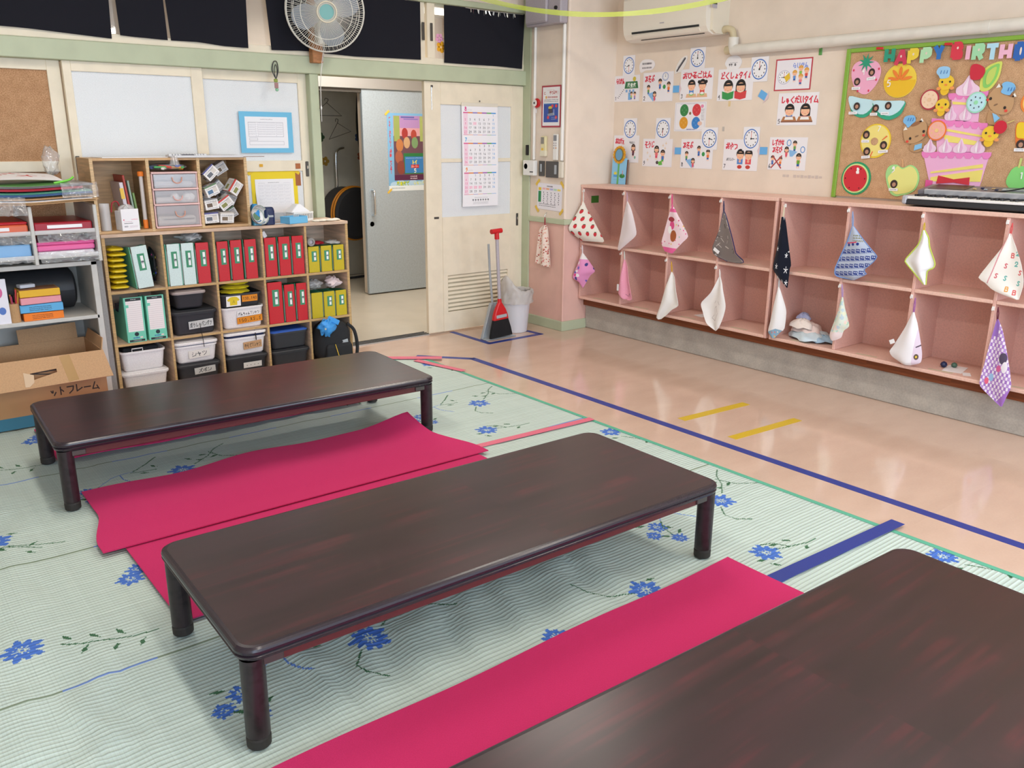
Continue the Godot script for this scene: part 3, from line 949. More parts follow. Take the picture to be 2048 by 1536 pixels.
# ---------------------------------------------------------------- corridor seen through the doorway
func build_corridor() -> void:
	struct("corridor_floor", mb().lohi(Vector3(-2.6, -0.12, -8.75), Vector3(6.2, -0.004, -5.56), 0.0), M.corridor_floor, "beige floor of the corridor")
	struct("corridor_ceiling", mb().lohi(Vector3(-2.6, 2.62, -8.75), Vector3(6.2, 2.7, -5.62), 0.0), M.ceiling, "pale ceiling of the corridor")
	var w := mb()
	w.lohi(Vector3(-2.6, 0, -7.5), Vector3(3.25, 2.62, -7.39), 0.0)
	w.lohi(Vector3(3.25, 2.03, -7.5), Vector3(5.0, 2.62, -7.39), 0.0)
	w.lohi(Vector3(4.09, 0, -7.5), Vector3(6.2, 2.62, -7.4), 0.0)
	struct("wall_corridor", w, M.wall, "cream far wall of the corridor")
	var e := mb()
	e.lohi(Vector3(-2.75, 0, -8.75), Vector3(-2.6, 2.7, -5.56), 0.0)
	e.lohi(Vector3(6.2, 0, -8.75), Vector3(6.35, 2.7, -5.56), 0.0)
	e.lohi(Vector3(4.5, 0, -5.75), Vector3(6.2, 2.7, -5.62), 0.0)
	struct("wall_corridor_ends", e, M.wall, "cream end walls of the corridor")
	var b := mb()
	b.lohi(Vector3(3.0, 0, -8.75), Vector3(5.4, 2.62, -8.62), 0.0)
	b.lohi(Vector3(2.9, 0, -8.75), Vector3(3.0, 2.62, -7.5), 0.0)
	b.lohi(Vector3(5.3, 0, -8.75), Vector3(5.4, 2.62, -7.5), 0.0)
	struct("wall_washroom", b, M.washroom_wall, "dim tiled wall of the unlit room across the corridor")
	struct("trim_11", mb().lohi(Vector3(3.2, 1.935, -7.41), Vector3(5.1, 2.028, -7.33), 0.003), M.alu, "bright aluminium head rail above the steel door")
	struct("trim_12", mb().lohi(Vector3(3.2, 1.9, -7.42), Vector3(4.06, 1.935, -7.36), 0.002), M.dark_metal, "dark rail above the dim opening across the corridor")
	var d := struct_node("door_5", "brushed steel sliding door across the corridor with a poster")
	part(d, "leaf", mb().lohi(Vector3(4.057, 0.008, -7.392), Vector3(4.98, 1.935, -7.352), 0.004), M.steel)
	part(d, "handle", mb(Vector3(4.128, 0.895, -7.35)).tube(curve3([Vector3(0, 0.12, 0), Vector3(0, 0.115, 0.035), Vector3(0, 0.08, 0.045), Vector3(0, -0.08, 0.045), Vector3(0, -0.115, 0.035), Vector3(0, -0.12, 0)]), 0.011, 8), M.chrome, "chrome bow handle")
	part(d, "lock", mb(Vector3(4.118, 0.69, -7.352), FLAT_UP).lathe([[0.024, 0.0], [0.022, 0.008], [0.006, 0.012]], Vector3.ZERO, 5), M.dark_metal, "round lock cylinder")
	# film poster
	var p := Cv.new(412, 588, H("7db4dc"))
	for k in 6: p.oval(60 + k * 70, 540 - (k % 2) * 14, 44, 22, H("b4d4ec"))
	p.rect(64, 18, 348, 470, H("6a4a56"))
	p.rect(64, 18, 348, 150, H("b48cc0"))
	p.rect(64, 110, 348, 60, H("d8a0a8"))
	p.rect(70, 20, 64, 190, H("9aa860")); p.rect(360, 20, 52, 190, H("a8b46a"))
	p.rect(150, 24, 150, 10, H("5a5fa8")); p.rect(180, 40, 160, 7, H("7a6fb8"))
	var blobs := [[190, 150, 34, H("a83a3a")], [290, 160, 32, H("b0483e")], [130, 240, 40, H("c07a4a")], [210, 220, 36, H("caa27a")], [300, 220, 36, H("7a9a6a")], [120, 330, 42, H("a8604a")], [140, 410, 44, H("8a4438")]]
	for q in blobs: p.oval(q[0], q[1], q[2], q[2] * 1.2, q[3])
	p.pl([170, 300, 412, 300, 412, 460, 180, 460], H("2f7a44"))
	p.rect(184, 326, 228, 126, H("3a7fc0"))
	p.fine(196, 336, 190, 1, 6, 3, H("d8e6f2"))
	p.text("トイ", 262, 352, 34, 32, 7, H("f0e04a"), 0.95)
	p.rect(250, 388, 92, 26, H("c42f34"))
	p.text("ストーリー", 254, 392, 15, 18, 3, H("f4e8d0"), 1.1)
	p.glyph("5", 280, 416, 34, 36, 6, H("f2f0d8"))
	p.rect(64, 466, 348, 42, H("5a2448"))
	p.fine(240, 474, 80, 2, 16, 8, H("e8dce4"))
	p.column("「トイ・ストーリー」が帰ってくる！", 16, 30, 24, 5, H("d0303c"), 1.04)
	p.text("児童館で", 84, 516, 34, 30, 6, H("3a8a3a"), 1.05); p.text("児童館で", 82, 514, 34, 30, 3.5, H("e8e23a"), 1.05)
	p.text("わらない半", 236, 516, 34, 30, 3.5, H("e8e23a"), 1.05)
	p.rect(0, 548, 412, 40, H("e6eef2")); p.fine(30, 562, 150, 1, 8, 10, H("a8b4b8"))
	single("film_poster", mb(Vector3(4.53, 1.362, -7.352)).pane(0.42, 0.73, 0.0015), print_mat(p, 0.35), "colourful film poster with blue cloud border taped to the steel door", "poster")
	for q in [[4.322, 1.728], [4.326, 0.998]]:
		single("tape_scrap", mb(Vector3(q[0], q[1], -7.35), Basis(Vector3.BACK, 0.7)).pane(0.06, 0.02, 0.001), M.mustard_tape, "yellow tape strip at the %s left corner of the film poster" % ("upper" if q[1] > 1.5 else "lower"), "tape")
	# drum fan in the dim room
	var f := thing("drum_fan", "big black drum fan with an orange rim standing in the dim room across the corridor", "fan", Vector3(4.4, 0, -8.2), "", 0.15)
	part(f, "drum", mb(Vector3(0, 0.72, -0.12), FLAT_UP).lathe([[0.24, -0.14], [0.272, -0.13], [0.272, 0.12], [0.262, 0.12], [0.255, 0.0]], Vector3.ZERO, 10, true, false), M.black_plastic)
	for zz in [-0.01, -0.05]:
		var ring := []
		for k in 40: ring.append(Vector3(cos(TAU * k / 40) * 0.277, 0.72 + sin(TAU * k / 40) * 0.277, zz))
		part(f, "rim", mb().tube(ring, 0.011, 8, true), M.fan_orange, "orange rim")
	var gr := mb(Vector3(0, 0.72, -0.01))
	for r in 9:
		var ring := []
		for k in 32: ring.append(Vector3(cos(TAU * k / 32) * (0.06 + r * 0.024), sin(TAU * k / 32) * (0.06 + r * 0.024), 0))
		gr.tube(ring, 0.002, 4, true)
	part(f, "grille", gr, M.dark_metal)
	part(f, "badge", mb(Vector3(-0.03, 0.72, -0.004), FLAT_UP).lathe([[0.06, 0.0], [0.055, 0.006]], Vector3.ZERO, 6), M.black_plastic)
	var tm := TextMesh.new()
	tm.text = "CAT"; tm.font_size = 24; tm.pixel_size = 0.0022; tm.depth = 0.004
	var ti := MeshInstance3D.new()
	ti.name = "lettering"; ti.mesh = tm; ti.material_override = M.fan_white
	f.add_child(ti); ti.position = Vector3(-0.12, 0.6, 0.0)
	for k in 3:
		part(f, "blade", mb(Vector3(0, 0.72, -0.08), Basis(Vector3.BACK, TAU * k / 3 + 0.6)).extr(smooth(v2([0.03, -0.03, 0.12, -0.09, 0.22, -0.06, 0.23, 0.05, 0.13, 0.06, 0.03, 0.03])), 0.004), M.dustpan)
	for s in [-1, 1]:
		part(f, "foot", mb().tube([Vector3(0.25 * s, 0.5, -0.1), Vector3(0.22 * s, 0.02, -0.1), Vector3(0.22 * s, 0.02, 0.12)], 0.015, 8), M.black_plastic)
	part(f, "foot_bar", mb().tube([Vector3(-0.22, 0.02, -0.1), Vector3(0.22, 0.02, -0.1)], 0.014, 8), M.black_plastic)
	single("grab_bar", mb(Vector3(4.36, 1.0, -8.6)).tube(curve3([Vector3(0, -0.2, 0.0), Vector3(0, -0.19, 0.07), Vector3(0, 0.0, 0.08), Vector3(0.0, 0.3, 0.08), Vector3(0.03, 0.37, 0.08), Vector3(0.1, 0.39, 0.07), Vector3(0.12, 0.39, 0.0)]), 0.013, 8), M.chrome, "curved chrome grab bar on the dim wall behind the drum fan", "grab bar")
	for k in 2:
		var hg := mb(Vector3(4.3 + 0.14 * k, 1.72 - 0.2 * k, -8.55), Basis(Vector3.UP, 0.3 * k) * Basis(Vector3.BACK, 0.25 * k))
		hg.tube(curve3([Vector3(0, 0.13, 0), Vector3(0.02, 0.16, 0), Vector3(-0.01, 0.175, 0), Vector3(-0.025, 0.15, 0)]), 0.003, 5)
		hg.tube([Vector3(0, 0.13, 0), Vector3(0.17, 0, 0), Vector3(-0.17, 0, 0), Vector3(0, 0.13, 0)], 0.003, 5)
		single("wire_hanger", hg, M.dark_metal, ["wire hanger hanging high in the dim room across the corridor", "wire hanger hanging tilted and lower in the dim room across the corridor"][k], "hanger", "hangers in the dim room")
	single("hanging_hose", mb().tube(curve3([Vector3(4.62, 2.0, -8.45), Vector3(4.6, 1.6, -8.46), Vector3(4.64, 1.2, -8.45), Vector3(4.63, 0.95, -8.45)]), 0.012, 6), M.rubber, "thick dark hose hanging in the dim room beside the grab bar", "hose")
	var deco := [[4.28, 1.25, "b8923a", "ochre"], [4.72, 1.3, "a8583a", "brown"], [4.7, 1.5, "35558a", "blue"], [4.24, 1.5, "3a5a3a", "dark green"]]
	for q in deco:
		var m := mb(Vector3(q[0], q[1], -8.618))
		for k in 5: m.extr(ell(0.03 * cos(TAU * k / 5), 0.03 * sin(TAU * k / 5), 0.021, 0.021, 10), 0.002)
		single("flower_sticker", m, mat(H(q[2]), 0.8), "%s flower sticker on the dim wall behind the drum fan" % q[3], "sticker", "flower stickers in the dim room")
	# corridor lamp
	lamp_fixture(Vector3(3.85, 2.6, -6.45), 1.2, 7.0, "fluorescent batten on the corridor ceiling")

func lamp_fixture(at: Vector3, length: float, energy: float, label: String, group := "", along_z := false) -> void:
	var o := thing("ceiling_lamp", label, "lamp", at, group, PI / 2 if along_z else 0.0)
	part(o, "housing", mb().box(Vector3(0, -0.03, 0), Vector3(length, 0.05, 0.2), 0.006), M.white_gloss)
	var em := mat(Color.WHITE, 0.5)
	em.emission_enabled = true
	em.emission = Color(1.0, 0.97, 0.92)
	em.emission_energy_multiplier = 3.0
	for s in [-0.055, 0.055]:
		part(o, "tube", mb().tube([Vector3(-length / 2 + 0.03, -0.075, s), Vector3(length / 2 - 0.03, -0.075, s)], 0.014, 8), em)
	var l := AreaLight3D.new()
	l.name = "lamp_light"
	l.area_size = Vector2(length - 0.05, 0.18)
	l.light_color = Color(1.0, 0.97, 0.93)
	l.light_energy = energy
	l.area_range = 12.0
	l.shadow_enabled = true
	l.rotation.x = -PI / 2
	l.position = Vector3(0, -0.095, 0)
	o.add_child(l)

func build_ceiling_lamps() -> void:
	var names := ["above the far left table", "above the cubbies and the doorway", "above the nearest table", "above the keyboard", "behind the camera on the window side", "behind the camera on the cubby side"]
	var k := 0
	for z in [-3.7, -1.0, 1.5]:
		for x in [0.9, 3.3]:
			lamp_fixture(Vector3(x, 2.9, z), 1.25, 3.2, "fluorescent ceiling batten " + names[k], "ceiling battens", true)
			k += 1

# ---------------------------------------------------------------- corner pilaster
func build_pilaster() -> void:
	var o := struct_node("wall_pilaster", "corner pilaster, cream above a pink dado with green rail")
	part(o, "upper_face", mb().lohi(Vector3(4.5, 0.872, -5.62), Vector3(5.0, 2.9, -4.985), 0.0), M.wall)
	part(o, "dado", mb().lohi(Vector3(4.499, 0, -5.62), Vector3(5.0, 0.872, -4.984), 0.002), M.pinkwall, "pink painted dado")
	part(o, "dado_rail", mb().lohi(Vector3(4.484, 0.852, -5.41), Vector3(4.75, 0.892, -4.97), 0.003), M.sage, "sage green rail")
	part(o, "corner_bead", mb().lohi(Vector3(4.494, 0.075, -5.0), Vector3(4.515, 0.85, -4.98), 0.004), M.pinkwall)
	part(o, "corner_bead", mb().lohi(Vector3(4.494, 0.894, -5.0), Vector3(4.515, 2.9, -4.98), 0.004), mat(H("f2e2d2"), 0.6))
	struct("baseboard_corner", mb().lohi(Vector3(4.482, 0, -5.41), Vector3(4.748, 0.078, -4.968), 0.003), M.sage, "sage green skirting around the pilaster")

# ---------------------------------------------------------------- cubbies
func build_cubbies() -> void:
	var units := [[-4.98, -3.176, [-4.512, -4.06, -3.615], "pink painted cubby unit nearest the corner pilaster"], [-3.154, -1.33, [-2.693, -2.254, -1.82], "pink painted cubby unit under the birthday board and keyboard"]]
	for q in units:
		var z0: float = q[0]
		var z1: float = q[1]
		var o := thing("cubby_shelf", q[3], "cubby shelf", Vector3.ZERO, "pink cubby units")
		var xf := 4.663
		var xb := 4.996
		part(o, "side_panel", mb().lohi(Vector3(xf, 0.253, z0), Vector3(xb, 1.155, z0 + 0.02)), M.cubby)
		part(o, "side_panel", mb().lohi(Vector3(xf, 0.253, z1 - 0.02), Vector3(xb, 1.155, z1)), M.cubby)
		part(o, "top_board", mb().lohi(Vector3(xf - 0.004, 1.134, z0 - 0.001), Vector3(xb, 1.157, z1 + 0.001)), M.cubby_edge)
		part(o, "bottom_board", mb().lohi(Vector3(xf - 0.002, 0.253, z0 + 0.02), Vector3(xb, 0.273, z1 - 0.02)), M.cubby_edge)
		part(o, "back_panel", mb().lohi(Vector3(xb - 0.008, 0.27, z0 + 0.02), Vector3(xb, 1.134, z1 - 0.02), 0.0), M.cubby)
		var cuts: Array = [z0 + 0.01] + q[2] + [z1 - 0.01]
		for zc in q[2]:
			part(o, "divider", mb().lohi(Vector3(xf, 0.273, zc - 0.009), Vector3(xb, 1.134, zc + 0.009)), M.cubby)
		for i in 4:
			part(o, "shelf_board", mb().lohi(Vector3(xf - 0.001, 0.69, cuts[i] + 0.009), Vector3(xb, 0.71, cuts[i + 1] - 0.009)), M.cubby_edge)
			for y in [0.273, 0.71]:
				part(o, "name_label", mb(Vector3(xf + 0.035, y, cuts[i] + 0.2), FLAT_UP * Basis(Vector3.BACK, PI / 2 + 0.05)).pane(0.13, 0.024, 0.0008), mat(H("cdbfa2"), 0.5), "clear name tape on the shelf edge")
			for y in [1.112, 0.668]:
				var hk := mb(Vector3(xf - 0.003, y, cuts[i] + (0.025 if i == 0 else 0.0)))
				hk.box(Vector3.ZERO, Vector3(0.005, 0.022, 0.014), 0.002)
				hk.tube(curve3([Vector3(-0.002, -0.004, 0), Vector3(-0.012, -0.01, 0), Vector3(-0.016, -0.004, 0), Vector3(-0.015, 0.004, 0)]), 0.002, 5)
				part(o, "hook", hk, M.white_gloss, "small white towel hook")
	single("green_note", mb(Vector3(4.797, 1.04, -4.959)).pane(0.08, 0.055, 0.001), mat(H("3f7a2a"), 0.7), "dark green paper square inside the first cubby behind the strawberry towel", "note")
	# things left in the cubbies
	var rng := RandomNumberGenerator.new(); rng.seed = 4
	var cl := thing("folded_clothes", "crumpled white and blue clothes in the lower cubby beside the star towel", "clothes", Vector3(4.8, 0.281, -2.94))
	var lumps := [[0.0, 0.0, 0.13, 0.05, 0.0, "d3e2ea"], [0.02, 0.03, 0.1, 0.06, 0.03, "f0dcd6"], [-0.02, 0.05, 0.075, 0.05, 0.065, "f2e6de"], [0.05, 0.09, 0.045, 0.04, 0.1, "b6bde0"], [0.0, -0.1, 0.085, 0.03, 0.0, "a9c6dc"]]
	for i in lumps.size():
		var q: Array = lumps[i]
		part(cl, ["shirt", "towel", "towel", "sock", "shirt"][i], mb(Vector3(q[0], q[4], -q[1])).sheet(20, 9, func(u: float, v: float) -> Vector3:
			var a := TAU * u
			var r: float = q[2] * sin(v * PI * 0.5) * (1.0 + 0.16 * sin(a * 3.0 + i) + 0.07 * sin(a * 7.0))
			return Vector3(cos(a) * r * 0.9, q[3] * cos(v * PI * 0.5) + 0.006 * sin(a * 5.0 + v * 8.0) + 0.004, sin(a) * r)), cloth_mat(H(q[5])))
	for q in [[4.80, -2.02, 0.1, 0.16, 0.2, "white printed sheet lying in the lower cubby below the keyboard"], [4.86, -3.84, 0.09, 0.13, -0.2, "white paper lying in the lower cubby behind the white bear towel"], [4.74, -1.93, 0.04, 0.07, 0.5, "small white slip in the lower cubby below the keyboard"]]:
		single("paper_sheet", mb(Vector3(q[0], 0.2735, q[1]), Basis(Vector3.UP, q[4]) * FLAT_UP).pane(q[3], q[2], 0.001), M.paper, q[5], "paper")
	single("dark_ball", mb(Vector3(4.79, 0.29, -2.08)).lathe([[0.004, -0.017], [0.014, -0.011], [0.019, 0.0], [0.014, 0.012], [0.004, 0.018]], Vector3.ZERO, 4), M.navy, "small dark bead lying beside the white towel in the lower cubby", "bead")
	single("dark_ball", mb(Vector3(4.83, 0.288, -2.04)).lathe([[0.004, -0.015], [0.013, -0.009], [0.017, 0.0], [0.013, 0.01], [0.004, 0.015]], Vector3.ZERO, 4), mat(H("4a6a5a"), 0.5), "small dark green bead lying behind the dark one in the lower cubby", "bead")

# ---------------------------------------------------------------- rush mat, felt mats, tapes
const TW := 1.71
const TH := 1.755
const TZ := -4.115

func petal_flower(p: Cv, cx: float, cy: float, r: float, c: Color, turn: float) -> void:
	for k in 10:
		var a := TAU * k / 10.0 + turn
		var d := Vector2(cos(a), sin(a))
		var s := Vector2(-d.y, d.x)
		var rr := r * (1.0 if k % 2 == 0 else 0.86)
		var o := Vector2(cx, cy)
		p.poly(PackedVector2Array([o + d * r * 0.16, o + d * rr * 0.6 + s * r * 0.2, o + d * rr + s * r * 0.1, o + d * rr - s * r * 0.1, o + d * rr * 0.6 - s * r * 0.2]), c)
	p.rect(cx - 1, cy - 1, 2, 2, c)

func build_floor_coverings() -> void:
	# woven pattern, drawn coarse so that its edges step like the weave; S cells a metre
	var S := 205.0
	var pw := int(TW * S)
	var ph := int(TH * S)
	var bgc := Color(0, 0, 0)
	var p := Cv.new(pw, ph, bgc)
	var blue := H("4a74c8")
	var green := H("3f6a4c")
	for ox in [-1, 0, 1]:
		for oy in [-1, 0, 1]:
			var X := func(x: float) -> float: return (fposmod(x, TW) + ox * TW) * S
			var base := Vector2(ox * TW, oy * TH)
			var at := func(x: float, z: float) -> Vector2: return (Vector2(x - 1.71, fposmod(z - TZ, TH)) + base) * S
			for q in [[2.792, -2.052, 0.068], [2.382, -2.045, 0.044], [2.317, -2.0, 0.036], [2.385, -1.931, 0.038], [2.547, -1.649, 0.064], [1.984, -1.738, 0.066], [3.258, -1.713, 0.05], [2.318, -2.904, 0.05], [2.36, -2.963, 0.044], [1.94, -2.638, 0.066], [2.61, -2.7, 0.05], [3.05, -2.98, 0.06]]:
				var c: Vector2 = at.call(q[0], q[1])
				petal_flower(p, c.x, c.y, q[2] * S, blue, q[0] * 3.0)
			var stems := [[2.74, -2.01, 2.69, -1.95, 2.7, -1.9, 2.745, -1.86], [2.86, -2.1, 2.95, -2.17, 3.0, -2.24, 3.07, -2.29], [2.97, -2.22, 3.0, -2.13, 3.12, -2.06], [2.6, -1.64, 2.66, -1.62, 2.75, -1.6, 2.8, -1.6], [2.66, -1.62, 2.63, -1.68, 2.58, -1.7], [2.385, -1.965, 2.4, -2.03, 2.44, -2.08], [2.6, -2.17, 2.66, -2.22, 2.74, -2.3], [2.59, -2.16, 2.7, -2.14], [1.786, -1.905, 1.8, -1.84, 1.86, -1.78, 1.93, -1.745], [2.02, -1.66, 2.06, -1.64, 2.12, -1.6], [2.04, -2.61, 2.1, -2.57, 2.16, -2.55, 2.22, -2.53, 2.3, -2.52], [1.99, -1.68, 2.1, -1.64, 2.17, -1.61, 2.2, -1.6], [3.05, -2.9, 3.1, -2.8, 3.12, -2.72]]
			for s in stems:
				for i in range(0, s.size() - 2, 2): p.line(at.call(s[i], s[i + 1]), at.call(s[i + 2], s[i + 3]), 1.0, green)
			for s in [[2.44, -2.08, 2.5, -2.14, 2.56, -2.16, 2.6, -2.17], [2.54, -2.15, 2.545, -2.08, 2.585, -2.01]]:
				for i in range(0, s.size() - 2, 2): p.line(at.call(s[i], s[i + 1]), at.call(s[i + 2], s[i + 3]), 1.1, blue.lightened(0.15))
			for q in [[2.9, -2.14, 0.7], [2.93, -2.2, 0.2], [2.97, -2.15, -0.4], [2.86, -2.18, 0.9], [2.33, -2.09, 0.3], [2.43, -1.97, -0.5], [2.35, -1.97, 0.6], [2.42, -2.02, 1.0], [2.69, -1.66, 0.6], [2.71, -1.58, -0.5], [2.62, -1.67, 0.3], [2.48, -1.62, 0.3], [2.5, -1.57, 0.9], [2.05, -1.78, 0.2], [2.0, -1.66, 1.2], [2.08, -1.58, 0.8], [2.1, -1.65, -0.8], [1.9, -1.67, 0.4], [2.06, -2.64, 1.0], [2.09, -2.54, -0.9], [2.13, -2.6, 1.1], [2.17, -2.5, -0.9], [2.2, -2.58, 1.2], [2.24, -2.48, -1.0], [2.64, -2.13, 0.3], [2.7, -2.19, 1.1], [3.0, -2.9, 0.5], [3.09, -2.76, -0.6]]:
				var c: Vector2 = at.call(q[0], q[1])
				var d := Vector2(cos(q[2]), sin(q[2])) * 0.022 * S
				var sd := Vector2(-d.y, d.x) * 0.38
				p.poly(PackedVector2Array([c - d, c + sd, c + d, c - sd]), green)
	var W := 1024
	var Hh := 1050
	var bytes := PackedByteArray()
	bytes.resize(W * Hh * 3)
	var pb := p.im.get_data()
	var fn := FastNoiseLite.new(); fn.seed = 71; fn.frequency = 0.02; fn.fractal_octaves = 3
	var rng := RandomNumberGenerator.new(); rng.seed = 11
	var hm := Image.create(4, Hh, false, Image.FORMAT_RGB8)
	var thread := PackedFloat32Array()
	for x in W: thread.append(rng.randf_range(-0.012, 0.012) + (-0.03 if x % 6 == 0 else 0.0))
	var i3 := 0
	for y in Hh:
		var ph2 := fposmod(y / 10.5, 1.0)
		var rib := -0.06 if ph2 < 0.14 else 0.018 * sin(ph2 * PI)
		var rowc := rng.randf_range(-0.03, 0.03)
		var hgt := 0.0 if ph2 < 0.14 else pow(sin((ph2 - 0.14) / 0.86 * PI), 0.6)
		for x in 4: hm.set_pixel(x, y, Color(hgt, hgt, hgt))
		var seam := 0
		if y < 4 or y > Hh - 3: seam = 1
		elif absi(y - 525) < 4: seam = 2
		var py := mini(int(y * ph / float(Hh)), ph - 1) * pw
		var wav := rng.randf_range(-1.0, 1.0)
		for x in W:
			var k := rib + rowc + thread[x] + wav * 0.004
			var r := 0.755 + k; var g := 0.81 + k; var b := 0.785 + k
			if (x * 7 + y * 13) % 97 < 30: g += 0.008; b -= 0.012
			var px := (py + mini(int(x * pw / float(W)), pw - 1)) * 3
			if pb[px] + pb[px + 1] + pb[px + 2] > 0:
				r = pb[px] / 255.0 + rowc; g = pb[px + 1] / 255.0 + rowc; b = pb[px + 2] / 255.0 + rowc
			elif seam > 0:
				var s := fposmod((x + seam * 170) / 340.0, 1.0)
				if s < 0.45: r = 0.45; g = 0.56; b = 0.8
				else: r = 0.52; g = 0.58; b = 0.5
			bytes[i3] = clampi(int(r * 255), 0, 255); bytes[i3 + 1] = clampi(int(g * 255), 0, 255); bytes[i3 + 2] = clampi(int(b * 255), 0, 255)
			i3 += 3
	var rush := mat(Color.WHITE, 0.62, 0.0, 0.35)
	rush.albedo_texture = ImageTexture.create_from_image(Image.create_from_data(W, Hh, false, Image.FORMAT_RGB8, bytes))
	relief(rush, ImageTexture.create_from_image(hm), 0.14)
	var wn := FastNoiseLite.new(); wn.seed = 5; wn.frequency = 0.9
	var hgt_at := func(x: float, z: float) -> float:
		var a := clampf(wn.get_noise_2d(x * 1.3 + 4.0, z * 0.8) * 1.6 + 0.35, 0.0, 1.0) * 0.8
		a += 2.2 * smoothstep(0.68, 0.95, x) * (1.0 - smoothstep(1.9, 2.2, x)) * smoothstep(-2.3, -2.1, z) * (1.0 - smoothstep(-1.86, -1.74, z))
		a += 1.2 * (1.0 - smoothstep(0.3, 0.5, x))
		var edge := clampf((3.1 - x) / 0.15, 0.0, 1.0)
		return 0.006 + edge * a * 0.003 * (1.0 + sin(TAU * (x * 5.2 + z * 1.1 + wn.get_noise_2d(x * 2.0, z * 2.0) * 0.9)))
	var zf := -4.975
	var right := func(z: float) -> float:
		var d: float = maxf(0.0, 0.16 - (z - zf))
		return 3.112 - (0.16 - sqrt(maxf(0.0, 0.0256 - d * d)))
	var rug := thing("rush_mat", "large pale green woven rush mat with blue flowers covering the floor", "rush mat")
	part(rug, "weave", mb().sheet(150, 110, func(u: float, v: float) -> Vector3:
		var vv := v
		var z := lerpf(zf, 0.9, vv)
		var x := lerpf(-1.3, right.call(z), u)
		return Vector3(x, hgt_at.call(x, z), z), 0.0, func(q: Vector3, _uv: Vector2) -> Vector2: return Vector2(q.x / TW, (q.z - TZ) / TH)), rush)
	var bind := mb()
	bind.sheet(60, 2, func(u: float, v: float) -> Vector3:
		var z := lerpf(zf + 0.002, 0.9, pow(u, 1.4))
		return Vector3(right.call(z) - 0.018 + v * 0.036, 0.0075 - 0.004 * v * v + 0.0015 * (1.0 - absf(v - 0.5) * 2.0), z))
	part(rug, "binding", bind, M.binding, "green cloth binding along the edge")
	part(rug, "binding", mb().lohi(Vector3(-1.3, 0.001, zf - 0.012), Vector3(2.95, 0.009, zf + 0.012), 0.003), M.binding)

	# felt runners
	felt("felt_mat", "bright pink felt runner lying behind and under the far table", 0.645, 2.25, -4.81, -4.22, 0)
	felt("felt_mat", "bright pink felt runner with one curled corner between the far and the middle table", 0.575, 2.335, -3.77, -3.115, 1)
	felt("felt_mat", "bright pink felt runner mostly hidden under the middle table", 0.655, 2.28, -3.15, -2.49, 2)
	felt("felt_mat", "bright pink felt runner between the middle and the nearest table", 0.5, 2.373, -1.69, -1.175, 3)

	# tapes
	tape("blue_tape", "long dark blue tape line along the vinyl floor beside the rush mat", M.blue_tape, [3.393, -4.697, 3.395, 2.4], 0.052, 0.0)
	tape("blue_tape", "short dark blue tape from the long line to the rush mat's far corner", M.blue_tape, [3.125, -4.985, 3.39, -4.69], 0.048, 0.0)
	tape("blue_tape", "dark blue tape rectangle around the dustpan and waste bin", M.blue_tape, [3.764, -5.48, 3.764, -4.99, 4.285, -5.005, 4.275, -5.15], 0.046, 0.0)
	tape("blue_tape", "wide dark blue tape across the rush mat edge beside the nearest table", M.blue_tape, [2.36, -1.505, 3.175, -1.47], 0.058, 0.0125)
	tape("pink_tape", "pink tape strip across the rush mat beside the middle table", M.pink_tape, [2.29, -3.22, 3.1, -3.185], 0.046, 0.0125)
	tape("pink_tape", "pink tape around the far corner of the rush mat next to the doorway", M.pink_tape, [2.9, -5.03, 3.19, -4.82], 0.07, 0.0125)
	tape("pink_tape", "pink tape on the far side edge of the rush mat", M.pink_tape, [3.03, -4.85, 3.128, -4.45], 0.05, 0.0105)
	tape("yellow_tape", "yellow tape strip on the floor, the one nearer the doorway", M.yellow_tape, [3.544, -2.895, 4.049, -2.86], 0.056, 0.0)
	tape("yellow_tape", "yellow tape strip on the floor, the one farther from the doorway", M.yellow_tape, [3.519, -2.532, 4.033, -2.501], 0.056, 0.0)

func felt(n: String, label: String, x0: float, x1: float, z0: float, z1: float, kind: int) -> void:
	single(n, mb().sheet(44, 16, func(u: float, v: float) -> Vector3:
		var x := lerpf(x0, x1, u)
		var z := lerpf(z0, z1, v)
		var y := 0.0172
		if kind == 1:
			z += 0.02 * sin(u * 9.0) * (1.0 - v)
			y += 0.006 * (1.0 + sin(u * 17.0)) * pow(1.0 - v, 2.0)
			var c := pow(smoothstep(0.8, 1.0, u), 1.4) * pow(1.0 - v, 2.0)
			y += 0.075 * c
			z += 0.06 * c
			x += lerpf(0.07 * (1.0 - u) - 0.1 * u, 0.0, smoothstep(0.4, 0.9, v))
			z += 0.012 * u
			y += 0.009 if v > 0.6 else 0.009 * smoothstep(0.3, 0.6, v)
		elif kind == 3:
			y += 0.005 * (1.0 + sin(u * 13.0)) * pow(1.0 - v, 3.0)
			x += 0.01 * v
		elif kind == 0:
			y += 0.006 * (1.0 + sin(u * 15.0)) * v * v
		return Vector3(x, y, z), 0.004), M.mat_pink, label, "felt mat", "pink felt runners")

func tape(n: String, label: String, m: Material, pts: Array, w: float, y: float) -> void:
	var b := mb()
	for i in range(0, pts.size() - 2, 2):
		var a := Vector3(pts[i], 0, pts[i + 1])
		var c := Vector3(pts[i + 2], 0, pts[i + 3])
		var d := (c - a).normalized()
		b.box((a + c) * 0.5 + Vector3(0, y + 0.0006, 0), Vector3((c - a).length() + w * 0.6, 0.0012, w), 0.0, Basis(d, Vector3.UP, d.cross(Vector3.UP)))
	single(n, b, m, label, "tape", "tape marks on the floor")

